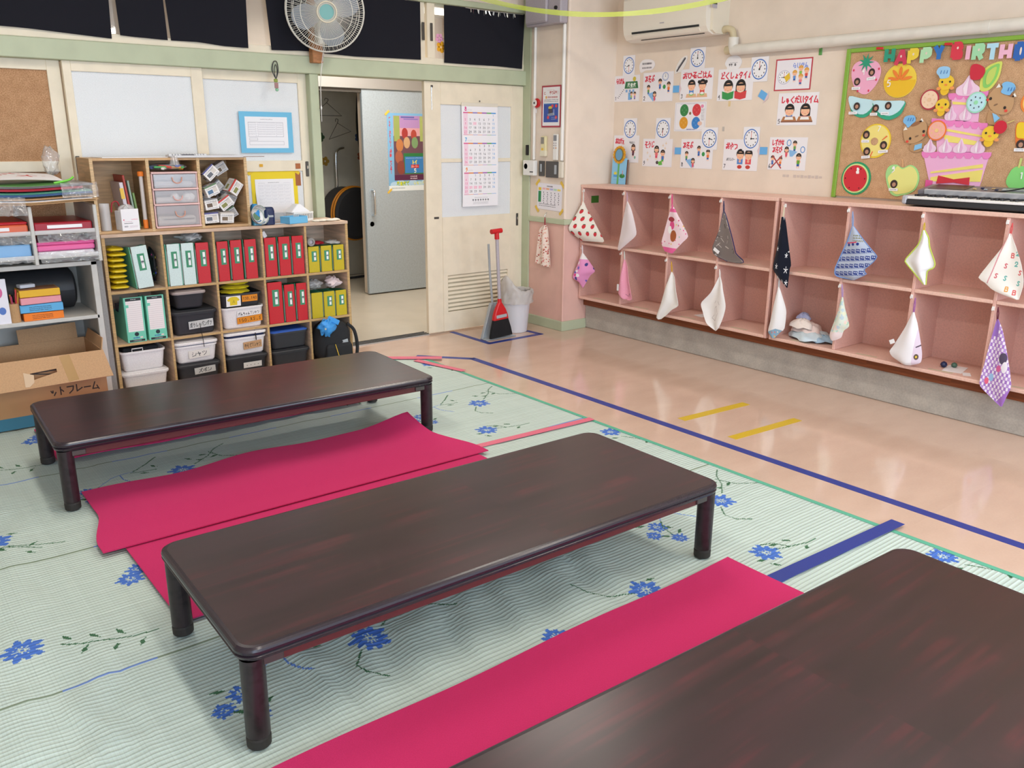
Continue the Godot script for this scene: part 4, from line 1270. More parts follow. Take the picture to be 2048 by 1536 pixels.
# ---------------------------------------------------------------- low tables
func build_tables() -> void:
	var spots := [[1.447, -3.925, -2.3, "dark rosewood low table farthest away, in front of the file shelf"], [1.487, -2.107, -1.25, "dark rosewood low table in the middle of the room"], [1.51, -0.775, -2.4, "dark rosewood low table nearest the camera, cut by the picture's edge"]]
	var L := 1.78
	var Wd := 0.71
	var hh := 0.297
	var edge := mb()
	var prof := [[0.258, 0.014], [0.262, 0.004], [0.272, 0.0], [0.275, 0.0045], [0.279, 0.0005], [0.286, 0.0], [0.292, 0.002], [0.296, 0.008], [0.297, 0.016]]
	var rings := []
	for q in prof: rings.append([q[0], L - q[1] * 2, Wd - q[1] * 2, 0.055 - q[1] * 0.5])
	edge.loft(rings, 7, true, false)
	var top := mb().loft([[0.292, L - 0.032, Wd - 0.032, 0.047], [0.2972, L - 0.032, Wd - 0.032, 0.047]], 7, false, true)
	var leg := mb().lathe([[0.029, 0.03], [0.031, 0.035], [0.031, 0.258]], Vector3.ZERO, 6, false, false)
	var foot := mb().lathe([[0.028, 0.0], [0.031, 0.004], [0.0315, 0.026], [0.03, 0.032]], Vector3.ZERO, 6)
	for m in [edge, top, leg, foot]: m.done()
	for s in spots:
		var o := thing("low_table", s[3], "table", Vector3(s[0], 0.0122, s[1]), "low tables", deg_to_rad(s[2]))
		part(o, "top_panel", top, M.rosewood)
		part(o, "edge_band", edge, M.table_edge, "dark moulded edge band")
		for z in [-1, 1]:
			part(o, "apron", mb().box(Vector3(0, 0.243, z * (Wd / 2 - 0.035)), Vector3(L - 0.16, 0.032, 0.02), 0.003), M.table_apron)
			for x in [-1, 1]:
				var lg := part(o, "leg", leg, M.table_leg)
				lg.position = Vector3(x * (L / 2 - 0.04), 0, z * (Wd / 2 - 0.04))
				part(lg, "foot", foot, M.leg_foot)
				part(lg, "bracket", mb().lohi(Vector3(-x * 0.02, 0.232, -0.016 + z * 0.006), Vector3(-x * 0.075, 0.256, 0.016 + z * 0.006), 0.003), M.dark_metal)
		for x in [-1, 1]:
			part(o, "apron", mb().box(Vector3(x * (L / 2 - 0.035), 0.243, 0), Vector3(0.02, 0.032, Wd - 0.16), 0.003), M.table_apron)

# ---------------------------------------------------------------- wooden file shelf
func text_mat(s: String, w: int, h: int, bg: Color, ink: Color, sz := 0.62, t := 0.0) -> StandardMaterial3D:
	var c := Cv.new(w, h, bg)
	var n := s.length()
	var sx := minf(h * sz, w * 0.92 / n / 1.02)
	c.text(s, (w - sx * 1.02 * n) / 2, h * (1.0 - sz) / 2, sx, h * sz, t if t > 0.0 else h * 0.075, ink, 1.02)
	return print_mat(c, 0.7)

func lump(rx: float, ry: float, rz: float, sd: int, rough := 0.25, nu := 18, nv := 10) -> MB:
	var f := FastNoiseLite.new(); f.seed = sd; f.frequency = 1.4
	return mb().sheet(nu, nv, func(u: float, v: float) -> Vector3:
		var a := TAU * (0.0 if u == 1.0 else u)
		var b := PI * v
		var d := Vector3(sin(b) * cos(a), cos(b), sin(b) * sin(a))
		var k := 1.0 + rough * f.get_noise_3dv(d * 2.2) * 2.0
		return Vector3(d.x * rx, d.y * ry, d.z * rz) * k + Vector3(0, ry, 0))

func binder(x0: float, x1: float, y0: float, h: float, kind: String, label: String, lean := 0.0, marked := true) -> void:
	var w := x1 - x0
	var spine: Material = {"red": M.red, "yellow": M.yellow_binder, "pale": M.pale_mint}[kind]
	var side: Material = M.mint if kind == "pale" else M.binder_green
	var o := thing("box_file", label, "box file", Vector3((x0 + x1) / 2, y0, -5.15), "%s box files" % kind)
	o.rotation.z = lean
	var d := 0.24
	part(o, "spine", mb().box(Vector3(0.004, h / 2, -0.004), Vector3(w - 0.008, h, 0.008), 0.002), spine)
	for s in [-1, 1]:
		part(o, "side", mb(Vector3(s * (w / 2 - 0.003), 0, -0.008), WALL_RIGHT).extr(v2([0, 0, 0, h, -d * 0.35, h * 0.98, -d, h * 0.86, -d, 0]), 0.003), side)
	part(o, "papers", mb().box(Vector3(0, h * 0.42, -d * 0.52), Vector3(w - 0.014, h * 0.8, d - 0.03), 0.002), M.filed_papers)
	part(o, "back", mb().box(Vector3(0, h * 0.43, -d - 0.006), Vector3(w - 0.008, h * 0.86, 0.004), 0.001), side)
	if marked:
		var lb := part(o, "label", mb(Vector3(0.006, h * 0.62, 0.0)).pane(w * 0.42, h * 0.4, 0.001), M.binder_green, "green spine label")
		part(lb, "name_strip", mb(Vector3(0.01, h * 0.62, 0.0012)).pane(w * 0.17, h * 0.3, 0.0006), M.name_strip)

func tub(label: String, x0: float, x1: float, y0: float, y1: float, m: Material, lid: Material = null, lid_y := 0.0, depth := 0.26, z := -5.142) -> Node3D:
	var w := x1 - x0
	var h := y1 - y0
	var o := thing("storage_tub", label, "storage tub", Vector3((x0 + x1) / 2, y0, z - depth / 2), "storage tubs in the file shelf")
	part(o, "body", mb().loft([[0.0, w - 0.05, depth - 0.05, 0.02], [0.008, w - 0.036, depth - 0.036, 0.026], [h - 0.012, w - 0.012, depth - 0.012, 0.03], [h - 0.011, w, depth, 0.034], [h, w, depth, 0.034], [h, w - 0.012, depth - 0.012, 0.03], [h - 0.02, w - 0.02, depth - 0.02, 0.028]], 5, true, true), m)
	if lid:
		var ly := h + lid_y
		part(o, "lid", mb().loft([[ly - 0.006, w + 0.008, depth + 0.008, 0.034], [ly + 0.004, w + 0.01, depth + 0.01, 0.034], [ly + 0.01, w + 0.002, depth + 0.002, 0.03], [ly + 0.011, w - 0.02, depth - 0.02, 0.024], [ly + 0.017, w - 0.05, depth - 0.05, 0.02]], 5), lid)
	return o

func tub_label(o: Node3D, m: Material, x: float, y: float, w: float, h: float, depth := 0.26, turn := 0.0) -> void:
	part(o, "label", mb(Vector3(x, y, depth / 2 - 0.004 + (y - 0.08) * 0.05), Basis(Vector3.BACK, turn) * Basis(Vector3.RIGHT, 0.09)).pane(w, h, 0.002), m)

func build_file_shelf() -> void:
	M.name_strip = text_mat("半半半", 24, 72, H("eef0ee"), H("555560"), 0.2, 3.0)
	var xs := [1.17, 1.487, 1.789, 2.092, 2.386, 2.682]
	var ys := [0.03, 0.332, 0.64, 0.958]
	var zf := -5.14
	var zb := -5.462
	var o := thing("file_shelf", "plywood shelf of fifteen open compartments full of box files and tubs", "shelf")
	for k in 6:
		var e := 0.018 if k in [0, 5] else 0.014
		part(o, "upright", mb().lohi(Vector3(xs[k] - e / 2, 0.0, zb), Vector3(xs[k] + e / 2, 0.95, zf - 0.004), 0.001), M.ply)
		part(o, "edge_strip", mb().lohi(Vector3(xs[k] - e / 2, 0.0, zf - 0.004), Vector3(xs[k] + e / 2, 0.95, zf), 0.001), M.ply_edge, "worn raw plywood edge")
	for k in 4:
		for c in 5:
			if k == 3: continue
			part(o, "shelf_board", mb().lohi(Vector3(xs[c] + 0.007, ys[k] - 0.014, zb), Vector3(xs[c + 1] - 0.007, ys[k], zf - 0.004), 0.001), M.ply)
			part(o, "edge_strip", mb().lohi(Vector3(xs[c] + 0.007, ys[k] - 0.014, zf - 0.004), Vector3(xs[c + 1] - 0.007, ys[k], zf), 0.001), M.ply_edge)
	part(o, "top_board", mb().lohi(Vector3(1.16, 0.948, zb), Vector3(2.692, 0.966, zf + 0.004), 0.001), M.ply)
	part(o, "back_panel", mb().lohi(Vector3(1.17, 0.02, zb - 0.006), Vector3(2.682, 0.95, zb), 0.0), M.ply)
	# first row
	binder(1.505, 1.585, 0.641, 0.248, "pale", "pale mint box file in the top row, left of its pale twin")
	binder(1.588, 1.668, 0.641, 0.248, "pale", "pale mint box file in the top row touching the single red one")
	binder(1.673, 1.757, 0.641, 0.245, "red", "single red box file beside two pale mint ones in the top row")
	binder(1.8, 1.876, 0.641, 0.243, "red", "top row red box file, left of the three in the middle compartment")
	binder(1.884, 1.962, 0.641, 0.246, "red", "top row red box file, middle of the three in the middle compartment")
	binder(1.972, 2.055, 0.641, 0.245, "red", "top row red box file, right of the three in the middle compartment")
	binder(2.102, 2.187, 0.641, 0.247, "red", "top row red box file beside a white eraser box, left of three")
	binder(2.196, 2.28, 0.641, 0.247, "red", "top row red box file, middle of three beside the yellow ones")
	binder(2.287, 2.372, 0.641, 0.247, "red", "top row red box file, right of three beside the yellow ones")
	for k in 3:
		binder(2.396 + 0.09 * k, 2.48 + 0.09 * k, 0.641, 0.17, "yellow", "short yellow box file in the top row, %s of three" % ["left", "middle", "right"][k])
	binder(2.1, 2.206, 0.333, 0.27, "red", "tallest red box file in the second row")
	binder(2.213, 2.29, 0.333, 0.246, "red", "second row red box file, middle of three")
	binder(2.297, 2.375, 0.333, 0.248, "red", "second row red box file, right of three")
	for k in 3:
		binder(2.4 + 0.089 * k, 2.486 + 0.089 * k, 0.333, 0.172, "yellow", "short yellow box file in the second row, %s" % ["left one without a label", "middle of three", "right of three"][k], 0.0, k > 0)
	var lean := 0.085
	binder(1.325, 1.42, 0.648, 0.243, "pale", "leaning pale mint box file beside the yellow packets", lean)
	# yellow packets
	for k in 8:
		var y := 0.645 + k * 0.031
		single("yellow_packet", mb(Vector3(1.242 + 0.005 * sin(k * 2.3), y, -5.245)).sheet(14, 6, func(u: float, v: float) -> Vector3:
			var a := TAU * u
			var b := PI * v
			return Vector3(0.05 * sign(cos(a)) * pow(absf(cos(a)), 0.5) * sin(b) * (1.0 + 0.08 * sin(k * 3.0 + v * 5.0)), 0.014 - 0.0135 * cos(b) * (1.0 + 0.1 * sin(u * 19.0 + k)), 0.095 * sign(sin(a)) * pow(absf(sin(a)), 0.5) * sin(b))), mat(H("dfc223"), 0.28), ["lowest", "second lowest", "third lowest", "fourth lowest", "fifth lowest", "sixth lowest", "second from top", "topmost"][k] + " yellow plastic packet in the stack at the shelf's left end", "packet", "yellow packets")
	single("speckled_cap", lump(0.02, 0.1, 0.08, 31, 0.2), speckle_mat(), "crumpled black cloth with neon specks stuffed behind the leaning box file", "cloth", "", Vector3(1.452, 0.66, -5.28))
	single("plastic_bag", lump(0.065, 0.024, 0.06, 12, 0.5), M.film_dense, "crumpled clear bag on the pale mint box files", "bag", "", Vector3(1.68, 0.888, -5.24))
	single("eraser_box", mb(Vector3(2.125, 0.903, -5.2), Basis(Vector3.BACK, 0.5) * Basis(Vector3.UP, 0.3)).box(Vector3.ZERO, Vector3(0.03, 0.04, 0.03), 0.002), M.paper, "small white box tilted on the red box files", "box")
	var roll := thing("grey_roll", "grey paper roll lying on the yellow box files of the top row", "roll", Vector3(2.425, 0.842, -5.2))
	part(roll, "tube", mb(Vector3.ZERO, FLAT_UP).lathe([[0.013, -0.06], [0.026, -0.06], [0.028, -0.05], [0.028, 0.055], [0.026, 0.06], [0.013, 0.06], [0.012, 0.05]], Vector3.ZERO, 5, false, false), M.grey_post)
	part(roll, "core", mb(Vector3.ZERO, FLAT_UP).lathe([[0.012, -0.055], [0.012, 0.05]], Vector3.ZERO, 5), M.grey_plastic)
	single("red_pouch", lump(0.05, 0.012, 0.06, 15, 0.25), M.red_dark, "flat red pouch lying on the yellow box files of the top row", "pouch", "", Vector3(2.5, 0.812, -5.24))
	single("plastic_bag", lump(0.05, 0.012, 0.05, 16, 0.4), M.film_dense, "flat clear bag lying on the right yellow box file of the top row", "bag", "", Vector3(2.61, 0.813, -5.22))
	single("plastic_bag", lump(0.05, 0.03, 0.06, 18, 0.4), M.film_dense, "large crumpled clear bag on the yellow box files of the second row", "bag", "", Vector3(2.47, 0.52, -5.24))
	single("pink_tissue", lump(0.05, 0.035, 0.05, 19, 0.5), mat(H("efdada"), 0.8), "crumpled pale pink tissue on the yellow box files of the second row", "tissue", "", Vector3(2.6, 0.52, -5.22))
	# mint magazine files
	for k in 2:
		var x: float = [1.292, 1.412][k]
		var mf := thing("magazine_file", "mint green cardboard magazine file, %s of two" % ["left", "right"][k], "magazine file", Vector3(x, 0.334, -5.15), "mint magazine files")
		var w := 0.104
		var fc := Cv.new(208, 530, H("74cdb0"))
		fc.rect(18, 8, 172, 34, H("22272a")); fc.fine(76, 20, 60, 1, 6, 8, H("cfd4d4"))
		fc.rect(18, 42, 172, 362, H("efe6e4"))
		for r in 14: fc.rect(22, 66 + r * 24, 164, 2, H("b9aeb0"))
		fc.rect(18, 84, 30, 34, H("74cdb0"))
		fc.oval(104, 436, 24, 24, H("1c2a34"))
		fc.fine(62, 470, 70, 1, 6, 18, H("3a6ab0")); fc.rect(140, 468, 30, 18, H("e8cfc8"))
		fc.rect(18, 500, 172, 24, H("22272a")); fc.fine(60, 508, 90, 1, 6, 7, H("cfd4d4"))
		part(mf, "front", mb(Vector3(0, 0.1325, -0.004)).pane(w, 0.265, 0.004), print_mat(fc, 0.6))
		for s in [-1, 1]:
			part(mf, "side", mb(Vector3(s * (w / 2 - 0.001), 0, -0.004), WALL_RIGHT).extr(v2([0, 0, 0, 0.265, -0.06, 0.265, -0.135, 0.16, -0.25, 0.16, -0.25, 0]), 0.002), M.mint)
		part(mf, "base", mb().lohi(Vector3(-w / 2, 0, -0.254), Vector3(w / 2, 0.003, -0.004), 0.0), M.mint)
		part(mf, "back", mb().lohi(Vector3(-w / 2, 0, -0.257), Vector3(w / 2, 0.16, -0.254), 0.0), M.mint)
		part(mf, "papers", mb().lohi(Vector3(-w / 2 + 0.008, 0.004, -0.245), Vector3(w / 2 - 0.02, 0.2, -0.03), 0.002), M.navy)
	# tubs
	var ta := tub("small charcoal tub with a pale lid on the hat tub", 1.52, 1.715, 0.497, 0.592, M.black_plastic, mat(H("a89a96"), 0.3), 0.0, 0.2)
	ta.set_meta("category", "storage tub")
	var tb := tub("charcoal lidded tub with a handwritten hats and bandanas label", 1.503, 1.773, 0.334, 0.47, M.black_plastic, M.black_plastic)
	tub_label(tb, text_mat("ぼうし・バンダナ", 360, 96, H("c9c9c6"), H("26262c"), 0.6, 6.0), 0.03, 0.062, 0.15, 0.048, 0.26, 0.05)
	var td := tub("white tub labelled with T-shirt sizes in the second row", 1.804, 2.078, 0.334, 0.47, M.white_plastic)
	tub_label(td, text_mat("がんちゃんTシャツ", 400, 90, H("ebe6e4"), H("2a262c"), 0.62, 6.0), 0.03, 0.094, 0.15, 0.034, 0.26, 0.03)
	tub_label(td, text_mat("150,XS,S", 360, 110, H("e08a1e"), H("3a2a14"), 0.6, 7.0), 0.035, 0.053, 0.165, 0.042, 0.26, 0.05)
	var tc := tub("charcoal tub heaped with yellow shirts on the white size tub", 1.8, 2.072, 0.47, 0.556, M.black_plastic)
	var shp := Cv.new(240, 200, H("eeeae6"))
	shp.pl([60, 40, 95, 30, 145, 30, 180, 40, 225, 90, 190, 115, 180, 95, 180, 180, 60, 180, 60, 95, 45, 115, 10, 85], H("e3c62a"))
	shp.glyph("A", 100, 85, 44, 60, 5, H("8a7a20"))
	tub_label(tc, print_mat(shp), -0.055, 0.045, 0.092, 0.072)
	tub_label(tc, text_mat("130,140", 300, 130, H("e08a1e"), H("3a2a14"), 0.5, 8.0), 0.05, 0.052, 0.1, 0.042)
	for k in 3:
		single("yellow_shirt", lump([0.095, 0.09, 0.08][k], 0.013, [0.085, 0.08, 0.07][k], 40 + k, 0.12), cloth_mat(H("e8d426")), ["lowest folded yellow shirt in the charcoal tub", "middle folded yellow shirt in the charcoal tub", "topmost folded yellow shirt with its collar tag showing"][k], "shirt", "folded yellow shirts", Vector3(1.93 + 0.008 * k, 0.542 + 0.027 * k, -5.265))
	var te := tub("white tub with a handle on the lowest left tub", 1.188, 1.446, 0.158, 0.28, M.white_plastic)
	part(te, "handle", mb(Vector3(-0.035, 0.122, 0.126)).tube([Vector3(-0.03, 0, 0), Vector3(-0.03, 0.018, 0.004), Vector3(0.03, 0.018, 0.004), Vector3(0.03, 0, 0)], 0.003, 6), M.white_plastic)
	part(te, "folder", mb().box(Vector3(0, 0.118, -0.02), Vector3(0.2, 0.03, 0.18), 0.006), M.black_soft, "black folders inside")
	tub("white lidded tub at the lower left of the shelf", 1.188, 1.45, 0.031, 0.14, M.white_plastic, M.white_plastic)
	var tg := tub("white lidded tub marked for shirts in the bottom row", 1.5, 1.76, 0.158, 0.268, M.white_plastic, M.white_plastic, 0.012)
	tub_label(tg, text_mat("シャツ", 300, 120, H("e2dbd2"), H("26262c"), 0.6, 8.0), 0.01, 0.055, 0.13, 0.05, 0.26, 0.05)
	part(tg, "cloth", mb().box(Vector3(0, 0.106, 0.0), Vector3(0.22, 0.02, 0.236), 0.008), mat(H("6a7aa0"), 0.9), "blue cloth showing under the lid")
	var th := tub("charcoal lidded tub marked for trousers at the bottom", 1.503, 1.768, 0.031, 0.14, M.black_plastic, M.black_plastic)
	tub_label(th, text_mat("ズボン", 260, 90, H("c4c4c0"), H("26262c"), 0.6, 7.0), 0.03, 0.075, 0.13, 0.042, 0.26, 0.05)
	var t_i := tub("white tub with a raised lid marked for short sleeved shirts", 1.804, 2.078, 0.16, 0.276, M.white_plastic, M.white_plastic, 0.022)
	tub_label(t_i, text_mat("半そでTシャツ", 320, 120, H("c2966a"), H("332a26"), 0.55, 6.0), 0.04, 0.06, 0.12, 0.048, 0.26, 0.05)
	part(t_i, "shirt", mb().box(Vector3(0, 0.118, 0.0), Vector3(0.25, 0.035, 0.24), 0.012), M.navy, "navy shirt bulging under the lid")
	part(t_i, "cord", mb(Vector3(0.06, 0.13, 0.135)).tube(curve3([Vector3(0, 0.02, -0.01), Vector3(0, -0.01, 0.004), Vector3(0.002, -0.04, 0.0)]), 0.003, 5), M.rubber)
	var tj := tub("charcoal lidded tub under the short sleeve tub", 1.804, 2.078, 0.031, 0.142, M.black_plastic, M.black_plastic)
	tub_label(tj, text_mat("・・・・", 240, 80, H("dcdad6"), H("3a3a40"), 0.6, 8.0), 0.03, 0.06, 0.12, 0.036)
	var tk := tub("charcoal tub with a clear blue lid beside the black rucksack", 2.105, 2.372, 0.158, 0.27, M.black_plastic)
	part(tk, "lid", mb().loft([[0.108, 0.262, 0.255, 0.03], [0.118, 0.262, 0.255, 0.03], [0.124, 0.23, 0.22, 0.02]], 5), mat(H("3a62b8"), 0.2), "glossy blue lid")
	tub("charcoal lidded tub under the blue lidded tub", 2.107, 2.371, 0.031, 0.138, M.black_plastic, M.black_plastic)
	part(tb, "cord", mb().tube(curve3([Vector3(0.02, 0.07, 0.137), Vector3(0.022, 0.02, 0.14), Vector3(0.026, -0.02, 0.143), Vector3(0.03, -0.08, 0.143)]), 0.002, 5), M.rubber, "thin black cord dangling over the tub below")
	# rucksack and blue bag
	var rk := thing("rucksack", "black rucksack with zip pulls stuffed into the lowest right compartment", "rucksack", Vector3(2.532, 0.033, -5.19))
	part(rk, "body", mb().sheet(24, 14, func(u: float, v: float) -> Vector3:
		var a := TAU * (0.0 if u == 1.0 else u)
		var b := PI * v
		var q := Vector3(sign(cos(a)) * pow(absf(cos(a)), 0.6) * pow(sin(b), 0.5), -cos(b), sign(sin(a)) * pow(absf(sin(a)), 0.7) * pow(sin(b), 0.5))
		return Vector3(q.x * 0.125 + 0.012 * (q.y), 0.138 + q.y * 0.134, q.z * 0.1 + 0.03)), M.black_soft)
	part(rk, "front_pocket", mb(Vector3(0.015, 0.02, 0.125)).loft([[0.0, 0.2, 0.03, 0.014], [0.09, 0.19, 0.032, 0.014], [0.11, 0.17, 0.016, 0.008]], 4), M.black_soft)
	part(rk, "zip_pull", mb(Vector3(-0.02, 0.1, 0.142)).tube([Vector3(0.0, 0.03, 0), Vector3(0.02, -0.05, 0.004)], 0.003, 5), M.mustard_tape)
	part(rk, "leather_tag", mb(Vector3(0.005, 0.035, 0.148)).box(Vector3.ZERO, Vector3(0.036, 0.024, 0.004), 0.002), mat(H("6a4034"), 0.6))
	part(rk, "tag_window", mb(Vector3(0.06, 0.12, 0.126), Basis(Vector3.BACK, 0.15)).pane(0.05, 0.06, 0.002), M.dustpan)
	part(rk, "tag_card", mb(Vector3(0.045, 0.105, 0.128), Basis(Vector3.BACK, 0.15)).pane(0.03, 0.03, 0.002), M.red)
	part(rk, "strap", mb().tube(curve3([Vector3(0.1, 0.25, 0.09), Vector3(0.145, 0.2, 0.1), Vector3(0.16, 0.1, 0.11), Vector3(0.15, 0.02, 0.115)]), 0.012, 6), M.black_soft)
	var bb := thing("blue_bag", "folded bright blue bag resting on the rucksack", "bag", Vector3(2.45, 0.24, -5.035))
	part(bb, "bundle", lump(0.055, 0.05, 0.04, 55, 0.4), mat(H("3f9be4"), 0.4))
	part(bb, "flap", mb(Vector3(0.05, 0.09, 0.0), Basis(Vector3.BACK, -0.5)).box(Vector3.ZERO, Vector3(0.09, 0.035, 0.012), 0.005), mat(H("3f9be4"), 0.4))
	part(bb, "snap", mb(Vector3(-0.03, 0.05, 0.042), FLAT_UP).lathe([[0.007, 0.0], [0.005, 0.003]], Vector3.ZERO, 4), M.chrome)

func speckle_mat() -> StandardMaterial3D:
	var c := Cv.new(128, 128, H("15151a"))
	var cols := [H("7ae04a"), H("d42a8a"), H("2a3a9a"), H("e8e84a")]
	for k in 46: c.rect(c.rng.randf() * 124, c.rng.randf() * 124, c.rng.randf_range(2, 6), c.rng.randf_range(2, 5), cols[k % 4])
	return print_mat(c, 0.6)

# ---------------------------------------------------------------- grey metal shelf at the left edge
func build_grey_shelf() -> void:
	var o := thing("metal_shelf", "grey metal shelf at the left edge with letter racks on top", "shelf")
	part(o, "post", mb().lohi(Vector3(1.062, 0, -5.03), Vector3(1.092, 0.845, -5.0), 0.002), M.grey_metal)
	part(o, "side_panel", mb().lohi(Vector3(1.094, 0, -5.44), Vector3(1.124, 0.846, -5.02), 0.003), M.grey_post)
	part(o, "side_panel", mb().lohi(Vector3(1.074, 0.02, -5.44), Vector3(1.09, 0.84, -5.03), 0.0), M.grey_metal)
	part(o, "side_panel", mb().lohi(Vector3(-0.02, 0.0, -5.44), Vector3(0.01, 0.845, -5.0), 0.002), M.grey_metal)
	part(o, "top_board", mb().lohi(Vector3(-0.02, 0.824, -5.44), Vector3(1.092, 0.847, -5.0), 0.002), M.grey_metal)
	part(o, "shelf_board", mb().lohi(Vector3(0.01, 0.531, -5.44), Vector3(1.074, 0.551, -5.0), 0.002), M.grey_metal)
	part(o, "back_panel", mb().lohi(Vector3(0.0, 0.02, -5.452), Vector3(1.092, 0.84, -5.44), 0.0), M.grey_metal)
	# on the shelf board
	single("roll_bag", mb(Vector3(0.78, 0.6685, -5.31), Basis(Vector3.BACK, PI / 2)).lathe([[0.09, -0.24], [0.112, -0.225], [0.116, 0.0], [0.112, 0.225], [0.09, 0.24]], Vector3.ZERO, 8), M.black_plastic, "large black cylindrical bag lying in the metal shelf", "bag")
	var cb := Cv.new(160, 240, H("e9e6ee"))
	for q in [[30, 40, 26, "c83a7a"], [100, 70, 34, "d86a9a"], [50, 130, 30, "a84a90"], [120, 170, 20, "5a7ac0"], [40, 200, 24, "d05a6a"], [90, 20, 16, "e89aaa"]]: cb.oval(q[0], q[1], q[2], q[2], H(q[3]))
	var bk := thing("picture_book", "upright white book with pink splashes at the picture's left edge", "book", Vector3(0.585, 0.551, -5.03))
	part(bk, "cover", mb(Vector3(0, 0.117, 0.012)).pane(0.13, 0.234, 0.002), print_mat(cb))
	part(bk, "pages", mb(Vector3(0, 0.117, 0)).box(Vector3.ZERO, Vector3(0.128, 0.23, 0.022), 0.001), M.paper)
	var pc := thing("pencil_cup", "brown card tube full of coloured pencils in the metal shelf", "pencil cup", Vector3(0.672, 0.551, -5.04))
	part(pc, "tube", mb().lathe([[0.026, 0.0], [0.027, 0.002], [0.027, 0.1], [0.024, 0.1], [0.023, 0.01]], Vector3.ZERO, 5), M.kraft)
	var pcols := ["d8a03a", "c23a3a", "b03a62", "4a8a4a", "c8b89a", "d07a3a", "8a3a3a"]
	for k in 7:
		part(pc, "pencil", mb().tube([Vector3(0.012 * cos(k * 0.9), 0.02, 0.012 * sin(k * 0.9)), Vector3(0.03 * cos(k * 0.9), 0.155 + 0.02 * sin(k * 2.0), 0.02 * sin(k * 0.9))], 0.0042, 6), mat(H(pcols[k]), 0.5))
	var bx := [[0.708, 0.9, 0.551, 0.043, M.orange, "orange box with black handwriting at the bottom of the stack"], [0.7, 0.905, 0.594, 0.045, M.sky_blue, "sky blue box with black handwriting in the stack"], [0.7, 0.895, 0.639, 0.038, M.pinkbox, "pink box in the middle of the stack"], [0.705, 0.898, 0.677, 0.04, mat(H("e6b32a"), 0.6), "yellow open box on top of the stack"]]
	for k in 4:
		var q: Array = bx[k]
		var b := thing("paper_box", q[5], "box", Vector3((q[0] + q[1]) / 2, q[2], -5.09), "stacked card boxes", [0.02, -0.03, 0.07, 0.0][k])
		var w: float = q[1] - q[0]
		part(b, "body", mb().lohi(Vector3(-w / 2, 0, -0.07), Vector3(w / 2, q[3] - 0.003, 0.07), 0.002), q[4])
		if k < 2:
			var wr := Cv.new(300, 60, q[4].albedo_color)
			wr.fine(60, 14, 160, 3, 14, 5, H("2a2420"))
			part(b, "writing", mb(Vector3(0, (q[3] - 0.003) / 2, 0.0702)).pane(w * 0.96, q[3] * 0.85, 0.0006), print_mat(wr))
		if k == 3:
			part(b, "inside", mb().lohi(Vector3(-w / 2 + 0.005, 0.03, -0.065), Vector3(w / 2 - 0.005, 0.0375, 0.065), 0.0), mat(H("9a6a4a"), 0.9))
	single("card_pack", mb(Vector3(0.752, 0.728, -5.1), Basis(Vector3.UP, 0.2)).box(Vector3.ZERO, Vector3(0.075, 0.018, 0.05), 0.002), mat(H("cfd3de"), 0.6), "small pale card pack on the yellow box", "cards")
	# cardboard carton with an open flap
	var c := thing("carton", "open brown cardboard carton on the rush mat in front of the metal shelf", "carton", Vector3(0, 0.0178, 0))
	var fcv := Cv.new(840, 330, H("b98e64"))
	fcv.rect(0, 272, 840, 58, H("3f7a94"))
	fcv.text("ットフレーム", 552, 152, 40, 42, 6, H("3a3230"), 1.04)
	fcv.text("AV-135", 540, 216, 26, 28, 4, H("7a6248"), 1.05)
	fcv.rect(672, 218, 60, 24, H("3a3230"))
	for k in 3: fcv.line(Vector2(440 + k * 20, 70), Vector2(640 - k * 15, 40 + k * 26), 6, H("4a4440"))
	part(c, "front", mb(Vector3(0.62, 0.18, -4.882)).pane(0.84, 0.36, 0.004), print_mat(fcv, 0.85))
	part(c, "side", mb().lohi(Vector3(1.034, 0, -5.28), Vector3(1.04, 0.36, -4.882), 0.001), M.carton)
	part(c, "side", mb().lohi(Vector3(0.2, 0, -5.28), Vector3(0.206, 0.36, -4.882), 0.001), M.carton)
	part(c, "back", mb().lohi(Vector3(0.2, 0, -5.286), Vector3(1.04, 0.36, -5.28), 0.001), M.carton)
	part(c, "bottom", mb().lohi(Vector3(0.2, 0, -5.28), Vector3(1.04, 0.005, -4.882), 0.0), M.carton)
	var fb := Basis(Vector3.RIGHT, deg_to_rad(-33))
	var flap := mb(Vector3(0.62, 0.36, -4.878), fb)
	for fp in [[-0.42, 0, 0.05, 0, 0.05, -0.16, -0.42, -0.165], [0.175, 0, 0.42, 0, 0.438, -0.155, 0.175, -0.158], [0.05, 0, 0.175, 0, 0.175, -0.07, 0.05, -0.078], [0.05, -0.118, 0.175, -0.09, 0.175, -0.158, 0.05, -0.16]]: flap.extr(v2(fp), 0.005)
	part(c, "front_flap", flap, M.carton, "flap hanging open with a torn hand hole and brown tape")
	part(c, "torn_flap", mb(Vector3(0.62, 0.36, -4.878) + fb * Vector3(0, 0, 0.006), fb).extr(v2([0.02, -0.07, 0.065, -0.09, 0.06, -0.13, 0.035, -0.152, 0.015, -0.15]), 0.001), mat(H("d2b596"), 0.85))
	part(c, "tape_strip", mb(Vector3(0.62, 0.36, -4.878) + fb * Vector3(0.235, -0.078, 0.0052), fb * Basis(Vector3.BACK, 0.12)).pane(0.05, 0.148, 0.0006), M.tape_brown, "shiny brown packing tape")
	part(c, "back_flap", mb(Vector3(0.8, 0.36, -5.28), Basis(Vector3.RIGHT, -0.2)).extr(v2([-0.1, 0, 0.2, 0, 0.2, 0.09, -0.1, 0.08]), 0.005), M.carton)
	part(c, "side_flap", mb(Vector3(1.037, 0.36, -5.08), Basis(Vector3.BACK, -0.25) * Basis(Vector3.UP, PI / 2)).extr(v2([-0.18, 0, 0.18, 0, 0.16, 0.06, -0.16, 0.06]), 0.005), M.carton)
